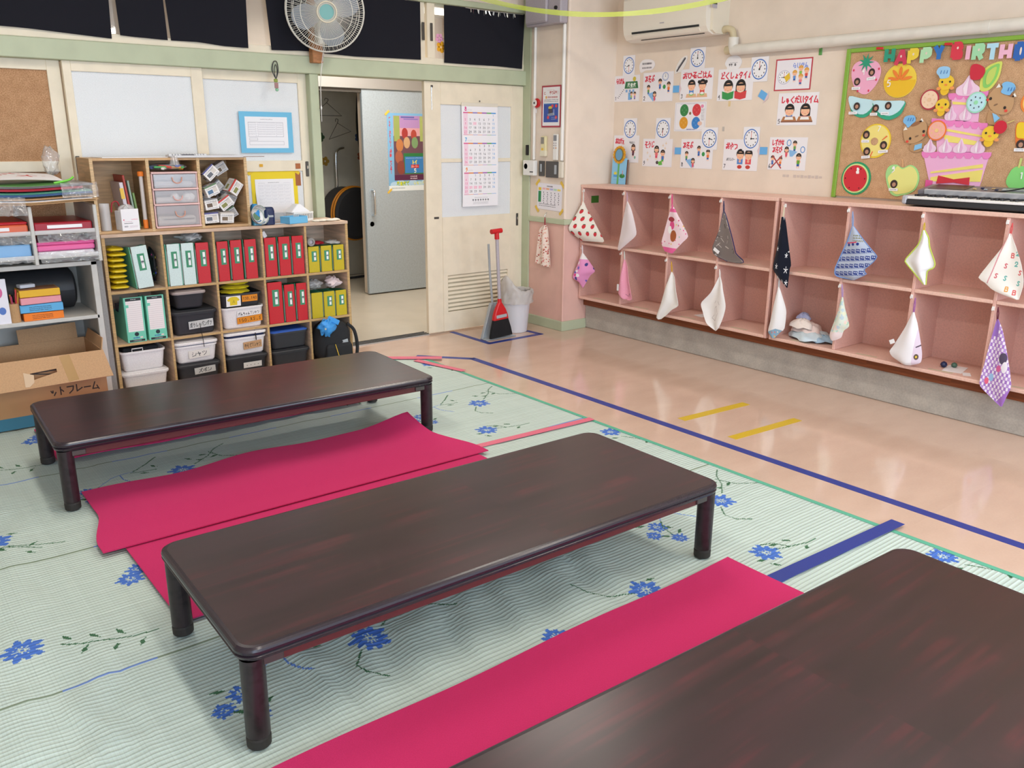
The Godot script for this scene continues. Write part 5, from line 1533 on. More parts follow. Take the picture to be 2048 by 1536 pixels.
	# letter racks on top: two columns, two rows
	var r := thing("letter_rack", "pale grey two column letter rack on the metal shelf", "letter rack", Vector3(0, 0.848, 0))
	for x in [0.3, 0.8, 1.107]:
		part(r, "side", mb().lohi(Vector3(x - 0.009, 0, -5.4), Vector3(x + 0.009, 0.3, -4.955), 0.003), M.grey_metal)
	for y in [0.03, 0.155]:
		for x in [0.3, 0.8]:
			part(r, "tray", mb().lohi(Vector3(x + 0.009, y, -5.4), Vector3((1.098 if x > 0.5 else 0.791), y + 0.006, -4.96), 0.001), M.grey_metal)
			part(r, "tray_lip", mb().lohi(Vector3(x + 0.009, y + 0.004, -4.966), Vector3((1.098 if x > 0.5 else 0.791), y + 0.022, -4.958), 0.002), M.film_dense)
	var cases := [[0.81, 1.095, 1.012, 0.05, M.red_dark, "dark red file case with a white label strip in the right upper tray", true], [0.31, 0.789, 1.012, 0.045, mat(H("e06a42"), 0.4), "orange file case with a white label strip in the left upper tray", true], [0.31, 0.789, 1.058, 0.014, M.red, "thin red file case on the orange one in the left tray", false], [0.81, 1.095, 0.914, 0.028, M.hot_pink, "bright pink file case in the right lower tray", false], [0.81, 1.097, 0.943, 0.018, mat(H("e05a98"), 0.3), "thin pink file case on the bright pink one", false], [0.31, 0.789, 0.886, 0.07, mat(H("86b4e0"), 0.35), "light blue packet filling the left lower tray", false], [0.81, 1.09, 0.886, 0.026, mat(H("d8d0d8"), 0.4), "pale lilac file case at the bottom of the right lower tray", true]]
	for q in cases:
		var fc2 := thing("file_case", q[5], "file case", Vector3((q[0] + q[1]) / 2, q[2], -5.185), "file cases in the letter rack")
		var w: float = q[1] - q[0] - 0.006
		part(fc2, "case", mb().lohi(Vector3(-w / 2, 0, -0.2), Vector3(w / 2, q[3], 0.2), 0.006), q[4])
		if q[6]:
			part(fc2, "label", mb(Vector3(w * 0.02, q[3] * 0.55, 0.2)).pane(w * 0.6, 0.017, 0.001), M.paper, "white label strip")
	film_wrap("clear plastic film bunched over the right trays of the letter rack", 0.815, 1.1, 0.965, 1.005, -4.925, 3)
	film_wrap("clear plastic film bunched over the left trays of the letter rack", 0.5, 0.79, 0.965, 1.005, -4.925, 8)
	film_wrap("clear plastic film hanging below the pink file cases", 0.815, 1.1, 0.862, 0.915, -4.922, 5)
	film_wrap("clear plastic film hanging below the light blue packet", 0.5, 0.785, 0.87, 0.9, -4.922, 6)
	# stack of flat things on the rack, bottom to top
	var flats := [[0.5, 1.12, 1.15, 0.006, M.kraft, "brown kraft envelope at the bottom of the flat stack", 0.02, "envelope"], [0.55, 1.13, 1.158, 0.006, mat(H("c6a074"), 0.8), "lighter kraft envelope second from the bottom of the flat stack", -0.03, "envelope"], [0.45, 1.1, 1.166, 0.004, M.paper, "white paper poking out between the kraft envelopes", 0.05, "paper"], [0.5, 1.11, 1.172, 0.008, M.kraft, "topmost kraft envelope of the flat stack", 0.0, "envelope"], [0.4, 1.105, 1.182, 0.014, mat(H("3a5a86"), 0.25), "shiny dark blue folder in the flat stack", 0.0, "folder"], [0.4, 1.1, 1.198, 0.01, mat(H("4a8a72"), 0.3), "green folder in the flat stack", 0.02, "folder"], [0.38, 1.06, 1.21, 0.014, M.red_dark, "dark red folder in the flat stack", -0.02, "folder"], [0.4, 1.11, 1.226, 0.012, mat(H("6e686a"), 0.3), "grey plastic folder in the flat stack", 0.03, "folder"], [0.38, 1.0, 1.242, 0.006, mat(H("5a8a4a"), 0.4), "thin green folder under the flower drawing", 0.0, "folder"]]
	for q in flats:
		var w: float = q[1] - q[0]
		var xc: float = (q[0] + q[1]) / 2
		var sd := 1.3
		single("flat_" + q[7], mb(Vector3(xc, q[2] + 0.012, -5.17)).sheet(14, 10, func(u: float, v: float) -> Vector3:
			return Vector3((u - 0.5) * w, 0.004 * sin(((u - 0.5) * w + xc) * 11.0) * sin(v * 5.0 + sd) - 0.012 * pow(maxf(0.0, v - 0.75) * 4.0, 2.0) * (0.5 + 0.5 * sin(((u - 0.5) * w + xc) * 10.0)) + q[3], -0.2 + v * 0.43), q[3] * 0.8), q[4], q[5], q[7], "flat things stacked on the letter rack")
	var dr := Cv.new(360, 240, H("efecee"))
	for q in [[70, 120], [170, 100], [260, 150], [120, 190], [220, 60]]:
		for k in 5: dr.line(Vector2(q[0], q[1]), Vector2(q[0], q[1]) + Vector2(30, 0).rotated(k * 1.25), 9, H("d05a5a"))
	for k in 10: dr.rect(40 + k * 30, 30 + (k * 53) % 180, 12, 5, H("c86a4a"))
	single("flower_drawing", mb(Vector3(0.72, 1.284, -5.12), Basis(Vector3.UP, 0.04)).sheet(12, 8, func(u: float, v: float) -> Vector3:
		return Vector3((u - 0.5) * 0.5, 0.01 + 0.012 * sin(u * 3.0) - 0.022 * v * v, -0.17 + v * 0.33), 0.0015), print_mat(dr), "white paper painted with red flowers on top of the flat stack", "drawing")
	film_wrap("clear plastic sheet over the right end of the flat stack", 0.95, 1.125, 1.19, 1.265, -4.9, 11)
	film_wrap("clear plastic sheet drooping over the left front of the flat stack", 0.55, 0.78, 1.11, 1.2, -4.9, 14)
	single("plastic_bag", lump(0.04, 0.075, 0.045, 23, 0.3), M.film, "upright clear bag behind the flat stack against the cork door", "bag", "", Vector3(1.0, 1.285, -5.36))
	single("green_ribbon", mb().tube(curve3([Vector3(0.93, 1.262, -4.96), Vector3(1.0, 1.275, -4.97), Vector3(1.03, 1.29, -4.99)]), 0.006, 5), mat(H("7ad04a"), 0.5), "bright green ribbon end sticking out of the flat stack", "ribbon")

func film_wrap(label: String, x0: float, x1: float, y0: float, y1: float, z: float, sd: int) -> void:
	var f := FastNoiseLite.new(); f.seed = sd; f.frequency = 9.0
	single("plastic_film", mb().sheet(26, 12, func(u: float, v: float) -> Vector3:
		var x := lerpf(x0, x1, u)
		var y := lerpf(y1, y0, v)
		var k := f.get_noise_2d(x * 2.0, y * 2.0)
		return Vector3(x, y + 0.008 * f.get_noise_2d(x * 3.0, 7.0), z - 0.012 + 0.022 * k + 0.012 * v)), M.film, label, "plastic film", "clear plastic film")

# ---------------------------------------------------------------- things on top of the file shelf
func build_shelf_top_items() -> void:
	var y0 := 0.967
	var o := thing("wooden_box_shelf", "honey coloured three compartment wooden box standing on the file shelf", "shelf", Vector3(0, y0, 0))
	var h := 0.412
	for x in [1.165, 1.46, 1.748, 2.034]:
		part(o, "upright", mb().lohi(Vector3(x - 0.009, 0, -5.46), Vector3(x + 0.009, h, -5.172), 0.001), M.honey)
		part(o, "edge_strip", mb().lohi(Vector3(x - 0.009, 0, -5.172), Vector3(x + 0.009, h, -5.168), 0.001), M.honey_edge, "paler raw edge")
	for y in [0.0, h - 0.014]:
		part(o, "board", mb().lohi(Vector3(1.174, y, -5.46), Vector3(2.025, y + 0.014, -5.17), 0.001), M.honey)
	part(o, "back_panel", mb().lohi(Vector3(1.165, 0, -5.468), Vector3(2.034, h, -5.46), 0.0), M.honey)
	var yb := y0 + 0.0145
	# first compartment
	var wb := Cv.new(192, 240, H("f2f0f2"))
	wb.oval(24, 120, 7, 7, H("d84a6a")); wb.fine(108, 112, 70, 1, 8, 10, H("e8a0b0")); wb.fine(24, 140, 90, 1, 8, 4, H("c06a8a")); wb.rect(24, 158, 96, 5, H("33333a")); wb.fine(24, 186, 40, 3, 6, 4, H("44444c")); wb.fine(80, 188, 90, 3, 8, 3, H("c0a0b0"))
	var b := thing("white_box", "open white card box stuffed with a white bag in the honey box", "box", Vector3(1.325, yb, -5.2), "", 0.12)
	part(b, "front", mb(Vector3(0, 0.06, 0.048)).pane(0.098, 0.12, 0.002), print_mat(wb))
	part(b, "body", mb().lohi(Vector3(-0.049, 0, -0.04), Vector3(0.049, 0.108, 0.048), 0.001), M.paper)
	part(b, "bag", mb(Vector3(0, 0.104, 0.004)).sheet(14, 8, func(u: float, v: float) -> Vector3:
		var a := TAU * u
		return Vector3(cos(a) * 0.045 * sin(v * 1.5708), 0.03 * cos(v * 1.57) + 0.012 * sin(a * 4.0), sin(a) * 0.034 * sin(v * 1.5708))), M.film_dense)
	part(b, "ribbon", mb(Vector3(-0.03, 0.11, -0.03)).tube(curve3([Vector3(-0.04, -0.01, 0), Vector3(-0.03, 0.04, 0), Vector3(0.0, 0.045, 0), Vector3(0.015, -0.01, 0)]), 0.004, 5), M.red_dark, "dark red ribbon loop")
	var cup := thing("film_tube", "clear wrapped cup beside the white card box", "cup", Vector3(1.212, yb, -5.2))
	part(cup, "wrap", mb().lathe([[0.024, 0.0], [0.027, 0.003], [0.027, 0.15], [0.025, 0.152]], Vector3.ZERO, 5, true, false), M.film_dense)
	part(cup, "stack", mb().lathe([[0.02, 0.003], [0.023, 0.1], [0.02, 0.125]], Vector3.ZERO, 5), mat(H("b7a496"), 0.5))
	var mags := [[1.352, 0.02, 0.26, "d8cfd6", "white magazine leaning in the honey box"], [1.372, 0.012, 0.3, "b04438", "reddish brown folder leaning in the honey box"], [1.392, 0.01, 0.27, "9ab0a0", "grey green booklet leaning in the honey box"], [1.408, 0.012, 0.2, "7c9a5a", "short green booklet leaning in the honey box"]]
	for q in mags:
		single("booklet", mb(Vector3(q[0], yb + 0.003, -5.352), Basis(Vector3.BACK, 0.09)).box(Vector3(0, q[2] / 2, 0), Vector3(q[1], q[2], 0.2), 0.002), mat(H(q[3]), 0.5), q[4], "booklet", "booklets in the honey box")
	single("yellow_tab", mb(Vector3(1.33, yb + 0.2, -5.25), Basis(Vector3.BACK, 0.09)).pane(0.02, 0.06, 0.001), M.mustard_tape, "yellow sticker on the leaning white magazine", "sticker")
	var pt := thing("poster_tube", "clear tube with orange end caps standing in the honey box", "tube", Vector3(1.43, yb + 0.001, -5.215))
	part(pt, "tube", mb().lathe([[0.011, 0.045], [0.011, 0.3]], Vector3.ZERO, 4), mat(H("cfc6c0"), 0.25))
	part(pt, "cap", mb().lathe([[0.011, 0.0], [0.0135, 0.002], [0.0135, 0.05]], Vector3.ZERO, 4), M.orange)
	part(pt, "cap", mb().lathe([[0.016, 0.295], [0.017, 0.3], [0.017, 0.318], [0.012, 0.322]], Vector3.ZERO, 4), M.orange)
	# drawer unit
	var d := thing("drawer_unit", "small pink framed drawer unit with three clear drawers", "drawers", Vector3(1.604, yb + 0.001, -5.285))
	var w := 0.262
	part(d, "frame", mb().lohi(Vector3(-w / 2, 0, -0.13), Vector3(-w / 2 + 0.008, 0.318, 0.12), 0.002), M.pink_frame)
	part(d, "frame", mb().lohi(Vector3(w / 2 - 0.008, 0, -0.13), Vector3(w / 2, 0.318, 0.12), 0.002), M.pink_frame)
	part(d, "back", mb().lohi(Vector3(-w / 2, 0, -0.135), Vector3(w / 2, 0.318, -0.13), 0.0), M.pink_frame)
	for y in [0.0, 0.128, 0.215, 0.308]:
		part(d, "divider", mb().lohi(Vector3(-w / 2, y, -0.13), Vector3(w / 2, y + 0.01, 0.128), 0.002), M.pink_frame)
	var rows := [[0.012, 0.114], [0.14, 0.073], [0.227, 0.079]]
	for k in 3:
		var yy: float = rows[k][0]
		var hh: float = rows[k][1]
		var dr := part(d, "drawer", mb().lohi(Vector3(-w / 2 + 0.01, yy, 0.12), Vector3(w / 2 - 0.01, yy + hh, 0.128), 0.003), M.drawer_clear, "clear drawer front")
		if k != 1:
			part(dr, "handle", mb(Vector3(0.01, yy + hh * 0.62, 0.131)).tube(curve3([Vector3(-0.028, 0.012, 0), Vector3(-0.022, -0.012, 0.004), Vector3(0, -0.022, 0.006), Vector3(0.022, -0.012, 0.004), Vector3(0.028, 0.012, 0)]), 0.003, 6), mat(H("d89a84"), 0.4), "thin curved handle")
		else:
			part(dr, "handle", mb(Vector3(0.005, yy + hh * 0.5, 0.131)).tube(curve3([Vector3(-0.026, 0.006, 0), Vector3(-0.02, -0.012, 0.004), Vector3(0, -0.02, 0.006), Vector3(0.02, -0.012, 0.004), Vector3(0.026, 0.006, 0)]), 0.003, 6), mat(H("e2a8a0"), 0.4))
		part(dr, "contents", mb().lohi(Vector3(-w / 2 + 0.02, yy + 0.004, -0.1), Vector3(w / 2 - 0.02, yy + hh * 0.45, 0.1), 0.01), mat(H(["c9bfb4", "d8d2cc", "b9b4b2"][k]), 0.7))
		if k == 1:
			for x in [0.0, 0.07, 0.09]: part(dr, "cotton_ball", mb(Vector3(x, yy + 0.008, 0.09)).lathe([[0.006, 0.0], [0.022, 0.012], [0.026, 0.026], [0.018, 0.042], [0.004, 0.05]], Vector3.ZERO, 4), M.white_matte)
		if k == 0: part(dr, "sheets", mb().box(Vector3(0.01, yy + 0.034, 0.02), Vector3(0.18, 0.012, 0.16), 0.002), mat(H("e8c0a0"), 0.7))
	var pb := thing("bag_of_scraps", "clear bag of colourful paper scraps on the drawer unit", "bag", Vector3(1.604, yb + 0.328, -5.26))
	var cols := ["4a9ae0", "e05a4a", "9ad0ea", "e8e4dc", "f0a02a", "5ab06a", "d84a8a", "7a8ac8"]
	var rng := RandomNumberGenerator.new(); rng.seed = 17
	for k in 22:
		part(pb, "scrap", mb(Vector3(rng.randf_range(-0.085, 0.085), 0.01 + rng.randf() * 0.014, rng.randf_range(-0.05, 0.09)), Basis.from_euler(Vector3(rng.randf() * 0.15, rng.randf() * 6.0, rng.randf() * 0.12))).box(Vector3.ZERO, Vector3(0.07, 0.012, 0.018), 0.003), mat(H(cols[k % 8]), 0.6))
	part(pb, "film", lump(0.1, 0.019, 0.085, 61, 0.16, 28, 14), M.film)
	part(pb, "knot", mb(Vector3(0.0, 0.03, 0.12)).sheet(12, 6, func(u: float, v: float) -> Vector3:
		var a := TAU * u
		return Vector3(cos(a) * (0.03 - 0.02 * v + 0.01 * v * v), v * 0.05, sin(a) * (0.03 - 0.02 * v))), M.film)
	# pile of folded paper cartons
	var skins := []
	for k in 5:
		var c := Cv.new(96, 96, H("ebe8e6"))
		c.rng.seed = 200 + k
		c.rect(0, 0, 96, 12, [H("5a5a92"), H("d8d0c8"), H("6a8a6a"), H("c84a44"), H("8a8a8e")][k])
		c.rect(12, 40, 40, 34, [H("6a6f78"), H("7a6a58"), H("5a7a9a"), H("8a8a52"), H("6b5a4e")][k])
		c.rect(56, 30, 30, 40, H("d3ccc4"))
		c.fine(10, 20, 76, 2, 8, 3, H("5a5a62")); c.fine(10, 80, 76, 2, 6, 3, H("77777e"))
		c.line(Vector2(0, 30), Vector2(96, 24), 2, H("9a9a9e"))
		skins.append(print_mat(c))
	# x, height above the shelf, tilt, skin, row (0 front, 1 behind)
	var places := [[1.806, 0.04, 0.04, 0, 0], [1.9, 0.04, -0.05, 1, 0], [1.965, 0.05, 0.5, 2, 1], [1.81, 0.118, 0.12, 4, 0], [1.905, 0.126, 0.62, 3, 0], [1.962, 0.148, -0.5, 1, 1], [1.815, 0.125, 0.9, 0, 1], [1.818, 0.2, 0.35, 2, 0], [1.895, 0.215, 0.7, 4, 1], [1.968, 0.215, 0.95, 3, 0], [1.83, 0.302, 0.75, 0, 0], [1.92, 0.325, 0.5, 1, 1]]
	for k in places.size():
		var q: Array = places[k]
		var cm := mb(Vector3(q[0], yb + q[1] + 0.004, -5.225 - 0.105 * q[4]), Basis.from_euler(Vector3(0.1 * sin(k * 1.7), 0.14 * sin(k * 2.9), q[2])))
		var hs := Vector3(0.042, 0.031, 0.04)
		for f in 3:
			for sg in [-1.0, 1.0]:
				var u := Vector3.ZERO; var vv := Vector3.ZERO; var n := Vector3.ZERO
				n[f] = sg; u[(f + 1) % 3] = 1; vv[(f + 2) % 3] = 1
				if f == 0: u = Vector3(0, 0, 1); vv = Vector3(0, 1, 0)
				if f == 1: u = Vector3(1, 0, 0); vv = Vector3(0, 0, 1)
				if f == 2: u = Vector3(1, 0, 0); vv = Vector3(0, 1, 0)
				var ce := n * hs
				var a := ce - u * hs - vv * hs; var bb := ce + u * hs - vv * hs; var cc := ce + u * hs + vv * hs; var dd := ce - u * hs + vv * hs
				cm.quad(a, bb, cc, dd, n, Vector2(0, 1), Vector2(1, 1), Vector2(1, 0), Vector2(0, 0))
		var where := ["at the bottom left of the pile", "at the bottom middle of the pile", "at the bottom right behind the others", "lying on the bottom left one", "strongly tilted in the middle of the second layer", "leaning the other way at the right of the second layer", "steep behind the second layer's left end", "at the left of the third layer", "tilted at the back of the third layer", "steepest at the right by the box's side", "near the top left of the pile", "at the back of the pile's top"]
		single("paper_carton", cm, skins[q[3]], "small folded printed paper carton " + where[k], "paper carton", "pile of folded paper cartons")
	# loose things at the right end
	single("paper_bowl", mb(Vector3(2.075, y0 + 0.055, -5.16), Basis.from_euler(Vector3(1.25, 0.5, 0.2))).lathe([[0.028, 0.0], [0.05, 0.012], [0.062, 0.045], [0.06, 0.045], [0.048, 0.015], [0.026, 0.004]], Vector3.ZERO, 5, true, false), skins[2], "printed paper bowl leaning on its side at the end of the honey box", "bowl")
	var s1 := thing("pencil_sharpener", "light blue crank pencil sharpener with a clear bin", "sharpener", Vector3(2.085, y0, -5.2))
	part(s1, "body", mb().loft([[0.045, 0.05, 0.07, 0.012], [0.1, 0.05, 0.07, 0.018], [0.122, 0.04, 0.05, 0.018], [0.13, 0.02, 0.03, 0.01]], 4), mat(H("2f8fd0"), 0.25))
	part(s1, "bin", mb().loft([[0.0, 0.054, 0.075, 0.01], [0.045, 0.05, 0.07, 0.01]], 4), mat(H("4a9fc0"), 0.15))
	var s2 := thing("pencil_sharpener", "navy blue upright electric pencil sharpener", "sharpener", Vector3(2.158, y0, -5.17))
	part(s2, "body", mb().loft([[0.0, 0.055, 0.06, 0.014], [0.005, 0.064, 0.07, 0.018], [0.085, 0.066, 0.07, 0.018], [0.104, 0.06, 0.062, 0.02], [0.11, 0.05, 0.05, 0.018]], 5), mat(H("1b2c56"), 0.25))
	part(s2, "pencil_hole", mb(Vector3(0, 0.078, 0.034), FLAT_UP).lathe([[0.008, 0.0], [0.007, 0.002]], Vector3.ZERO, 4), M.rubber)
	part(s2, "label", mb(Vector3(0, 0.055, 0.035)).pane(0.036, 0.012, 0.001), M.dustpan)
	var tr := thing("tray", "small light blue open card tray on the file shelf", "tray", Vector3(2.335, y0, -5.185), "", 0.28)
	for q in [[-0.075, 0.075, -0.045, -0.042], [-0.075, 0.075, 0.042, 0.045], [-0.075, -0.072, -0.045, 0.045], [0.072, 0.075, -0.045, 0.045]]:
		part(tr, "wall", mb().lohi(Vector3(q[0], 0, q[2]), Vector3(q[1], 0.044, q[3]), 0.001), mat(H("72bde6"), 0.7))
	part(tr, "base", mb().lohi(Vector3(-0.075, 0, -0.045), Vector3(0.075, 0.003, 0.045), 0.0), mat(H("72bde6"), 0.7))
	var bs := thing("basket", "white slotted basket with a paper roof behind the blue tray", "basket", Vector3(2.42, y0, -5.3), "", 0.2)
	for s in [-1, 1]:
		part(bs, "side", mb().lohi(Vector3(-0.075, 0, s * 0.055 - 0.002), Vector3(0.075, 0.018, s * 0.055 + 0.002), 0.001), M.white_gloss)
		part(bs, "rim", mb().lohi(Vector3(-0.078, 0.05, s * 0.055 - 0.003), Vector3(0.078, 0.062, s * 0.055 + 0.003), 0.001), M.white_gloss)
		part(bs, "end", mb().lohi(Vector3(s * 0.075 - 0.002, 0, -0.055), Vector3(s * 0.075 + 0.002, 0.062, 0.055), 0.001), M.white_gloss)
		for k in 12: part(bs, "slat", mb().lohi(Vector3(-0.07 + k * 0.0125, 0.018, s * 0.055 - 0.0015), Vector3(-0.064 + k * 0.0125, 0.05, s * 0.055 + 0.0015), 0.0), M.white_gloss)
	part(bs, "paper_roof", mb(Vector3(-0.01, 0.06, 0)).loft([[0.0, 0.15, 0.09, 0.01], [0.05, 0.03, 0.06, 0.01]], 3), M.paper)
	for k in 6:
		single("paper_flower", mb(Vector3(2.5 + 0.028 * k, y0 + 0.0005 + 0.002 * (k % 2), -5.2 + 0.02 * sin(k * 2.4))).lathe([[0.03, 0.0], [0.034, 0.004], [0.02, 0.01], [0.006, 0.013]], Vector3.ZERO, 2), mat(H("eee6d6"), 0.8), ["leftmost", "second", "third", "fourth", "fifth", "rightmost"][k] + " cream paper disc in the row at the right end of the file shelf", "paper disc", "cream paper discs")
	single("white_sheet", mb(Vector3(2.235, y0 + 0.0008, -5.19), FLAT_UP).pane(0.13, 0.06, 0.001), M.paper, "white slip lying between the navy sharpener and the blue tray", "paper")
	single("clear_case", mb(Vector3(2.25, y0 + 0.03, -5.32)).box(Vector3.ZERO, Vector3(0.16, 0.06, 0.07), 0.004), M.drawer_clear, "clear plastic case behind the navy sharpener", "case")
	single("blue_book", mb(Vector3(2.068, y0 + 0.12, -5.36)).box(Vector3.ZERO, Vector3(0.03, 0.24, 0.15), 0.002), mat(H("2f4a86"), 0.5), "upright dark blue book squeezed beside the honey box", "book")
	# papers on the roof of the honey box
	var yt := y0 + h
	var np := Cv.new(200, 120, H("d8d8da")); np.fine(8, 8, 184, 12, 9, 4, H("77777e")); np.rect(20, 40, 60, 40, H("66666c"))
	var nm := print_mat(np)
	single("paper_sheet", mb(Vector3(1.4, yt + 0.001, -5.28), FLAT_UP * Basis(Vector3.BACK, 0.06)).pane(0.36, 0.2, 0.003), M.paper, "white papers lying on the left of the honey box roof", "paper")
	single("newspaper", mb(Vector3(1.82, yt + 0.001, -5.25), FLAT_UP * Basis(Vector3.BACK, -0.03)).pane(0.4, 0.2, 0.012), nm, "folded newspaper lying on the right of the honey box roof", "newspaper")
	single("ruler", mb(Vector3(1.9, yt + 0.002, -5.172), Basis(Vector3.UP, 0.03)).box(Vector3(0.05, 0.002, 0), Vector3(0.42, 0.003, 0.02), 0.0005), mat(H("8a6a5a"), 0.5), "thin brown stick poking out over the right end of the honey box roof", "stick")
	single("rolled_paper", mb(Vector3(1.7, yt + 0.0125, -5.19), Basis(Vector3.BACK, PI / 2)).lathe([[0.008, -0.11], [0.01, -0.108], [0.01, 0.11], [0.008, 0.112]], Vector3.ZERO, 4), nm, "rolled newspaper on the honey box roof", "paper roll")

# ---------------------------------------------------------------- prints on the right wall
func on_wall(n: String, label: String, category: String, z0: float, z1: float, ylo: float, yhi: float, m: Material, lift := 0.0, group := "", turn := 0.0) -> MeshInstance3D:
	return single(n, mb(Vector3(4.999 - lift, (ylo + yhi) / 2, (z0 + z1) / 2), WALL_RIGHT * Basis(Vector3.BACK, turn)).pane(z1 - z0, yhi - ylo, 0.0012), m, label, category, group)

func card(title: String, num: String, sz := 1.0) -> Cv:
	var c := Cv.new(420, 297, H("f1eef2"))
	var n := title.length()
	var s := minf(62.0, 380.0 / n) * sz
	c.text(title, 26, 28, s, 66, 11, H("d8344a"), 1.0)
	if num:
		for i in num.length(): c.glyph(num[i], 10 + i * 24, 236, 30, 46, 6, H("33333a"))
	return c

func build_wall_prints() -> void:
	var g := "daily schedule cards on the wall"
	var sk := Color(0.97, 0.77, 0.63)
	var c := card("らいかん", "1", 0.56)
	c.pl([186, 70, 380, 70, 400, 150, 170, 150], H("3c7c4e")); c.text("児童館", 214, 84, 46, 52, 7, H("eaf4ea"))
	c.oval(330, 44, 26, 26, H("d6c24a"))
	for k in 3: c.rect(190 + k * 56, 162, 32, 30, H("86b0e0"))
	c.rect(236, 196, 60, 84, H("7ab0e4"))
	c.kid(290, 210, 40, H("9cc86a"), H("231f20")); c.kid(345, 212, 40, H("a886c8"), H("231f20"))
	for k in 6: c.line(Vector2(60 + k * 18, 250 - k * 18), Vector2(72 + k * 18, 254 - k * 18), 7, H("44444a"))
	on_wall("schedule_card", "schedule card 1, arrival, with a green roofed hall", "card", -5.0 + 0.012, -4.722, 1.783, 1.974, print_mat(c), 0.0, g)
	for q in [["2", -4.686, -4.388, 1.774, 1.982, true, "schedule card 2, playtime, beside the pale speech bubble"], ["8", -4.276, -3.982, 1.3, 1.506, false, "schedule card 8, playtime, in the lower row"]]:
		var a := card("あそぶ", q[0], 0.72)
		a.kid(240, 96, 48, H("4a7ac4")); a.oval(300, 150, 20, 22, H("3f9a52")); a.kid(360, 130, 48, H("ec7a3c"))
		a.kid(80, 150, 44, H("5aa05a")); a.pl([70, 216, 180, 190, 190, 280, 150, 292], H("8cbcea")); a.kid(170, 218, 44, H("e25a70"), H("1c191c"), H("e25a70"), true)
		if q[5]: a.clock_face(310, 48, 42, 12, 0)
		on_wall("schedule_card", q[6], "card", q[1], q[2], q[3], q[4], print_mat(a), 0.0, g)
	var l := card("おひるごはん", "3", 1.02)
	for k in 2:
		var x := 150 + k * 140
		l.oval(x - 46, 128, 18, 16, H("231f20")) if k == 1 else l.rect(0, 0, 1, 1, H("f1eef2"))
		if k == 1: l.oval(x + 46, 128, 18, 16, H("231f20"))
		l.rect(x - 30, 196, 60, 50, [H("5a8ad0"), H("e0504e")][k])
		l.head(x, 160, 48)
		l.pl([x - 60, 240, x + 60, 240, x + 70, 276, x - 70, 276], H("e8bc94")); l.oval(x, 244, 30, 14, H("8cc86a")); l.oval(x, 236, 24, 12, H("f4f2f0"))
	on_wall("schedule_card", "schedule card 3, lunch, with two children eating", "card", -4.318, -4.024, 1.778, 1.987, print_mat(l), 0.0, g)
	var r := card("どくしょタイム", "4", 1.02)
	for k in 2:
		var x := 130 + k * 150
		r.head(x, 168, 56, H("231f20"), k == 1)
		r.pl([x - 72, 206, x, 226, x + 72, 206, x + 66, 276, x, 290, x - 66, 276], [H("3f9a52"), H("d8474a")][k])
		r.pl([x - 60, 200, x, 220, x + 60, 200, x, 214], H("f2efec"))
	on_wall("schedule_card", "schedule card 4, reading time, with a green and a red book", "card", -3.98, -3.686, 1.762, 1.969, print_mat(r), 0.0, g)
	var hw := card("しゅくだいタイム", "5", 1.04)
	for k in 2:
		var x := 130 + k * 165
		hw.rect(x - 34, 186, 68, 40, [H("5a8ad0"), H("ee8a9a")][k])
		hw.head(x, 158, 50, H("231f20"), k == 1)
		hw.pl([x - 62, 216, x + 62, 216, x + 84, 262, x - 84, 262], H("b57a4e")); hw.rect(x - 84, 258, 168, 12, H("8a5a4a")); hw.pl([x - 40, 220, x + 40, 220, x + 48, 246, x - 48, 246], H("f4f2f0"))
	on_wall("schedule_card", "schedule card 5, homework time, under the red framed card", "card", -3.475, -3.18, 1.596, 1.796, print_mat(hw), 0.0, g)
	var qz := Cv.new(420, 297, H("f1eef2"))
	qz.text("しずかな", 24, 20, 36, 56, 9, H("d8344a"), 1.0); qz.text("あそび", 40, 84, 36, 56, 9, H("d8344a"), 1.0)
	for p in [[220, 50], [376, 110]]: qz.oval(p[0], p[1], 26, 30, H("5a92d2")); qz.oval(p[0], p[1], 18, 22, H("f1eef2"))
	qz.kid(286, 56, 44, H("5aa05a")); qz.kid(200, 110, 44, H("e25a70"), H("1c191c"), H("e25a70"), true); qz.pl([226, 112, 320, 128, 270, 174, 240, 174], H("8cbcea"))
	qz.kid(340, 176, 56, H("6aaa3a")); qz.kid(50, 190, 40, H("4a7ac4")); qz.kid(140, 200, 40, H("ec7a3c"))
	qz.line(Vector2(50, 170), Vector2(150, 280), 13, H("b04444")); qz.line(Vector2(150, 170), Vector2(40, 280), 13, H("b04444"))
	qz.glyph("6", 6, 240, 30, 46, 6, H("33333a"))
	on_wall("schedule_card", "schedule card 6, quiet play, with two blue rings and a red cross", "card", -3.513, -3.228, 1.313, 1.521, print_mat(qz), 0.0, g)
	var sn := card("おやつ", "7", 0.8)
	for k in 2:
		var x := 210 + k * 100
		sn.rect(x - 34, 180, 68, 56, [H("5a8ad0"), H("e8565e")][k]); sn.head(x, 146, 46); sn.oval(x, 208, 14, 14, H("f0b49a")); sn.oval(x, 262, 28, 18, H("c8443a"))
	sn.text("おいしいー", 44, 176, 22, 30, 4, H("55555c"), 0.95, 0.2)
	on_wall("schedule_card", "schedule card 7, snack time, with two children and red snacks", "card", -3.888, -3.598, 1.298, 1.506, print_mat(sn), 0.0, g)
	var cn := card("そうじ", "9", 0.72)
	for p in [[70, 150], [110, 186], [76, 226], [290, 70], [330, 46], [318, 100]]:
		cn.line(Vector2(p[0] - 12, p[1]), Vector2(p[0] + 12, p[1]), 4, H("e8c48a")); cn.line(Vector2(p[0], p[1] - 16), Vector2(p[0], p[1] + 16), 4, H("e8c48a"))
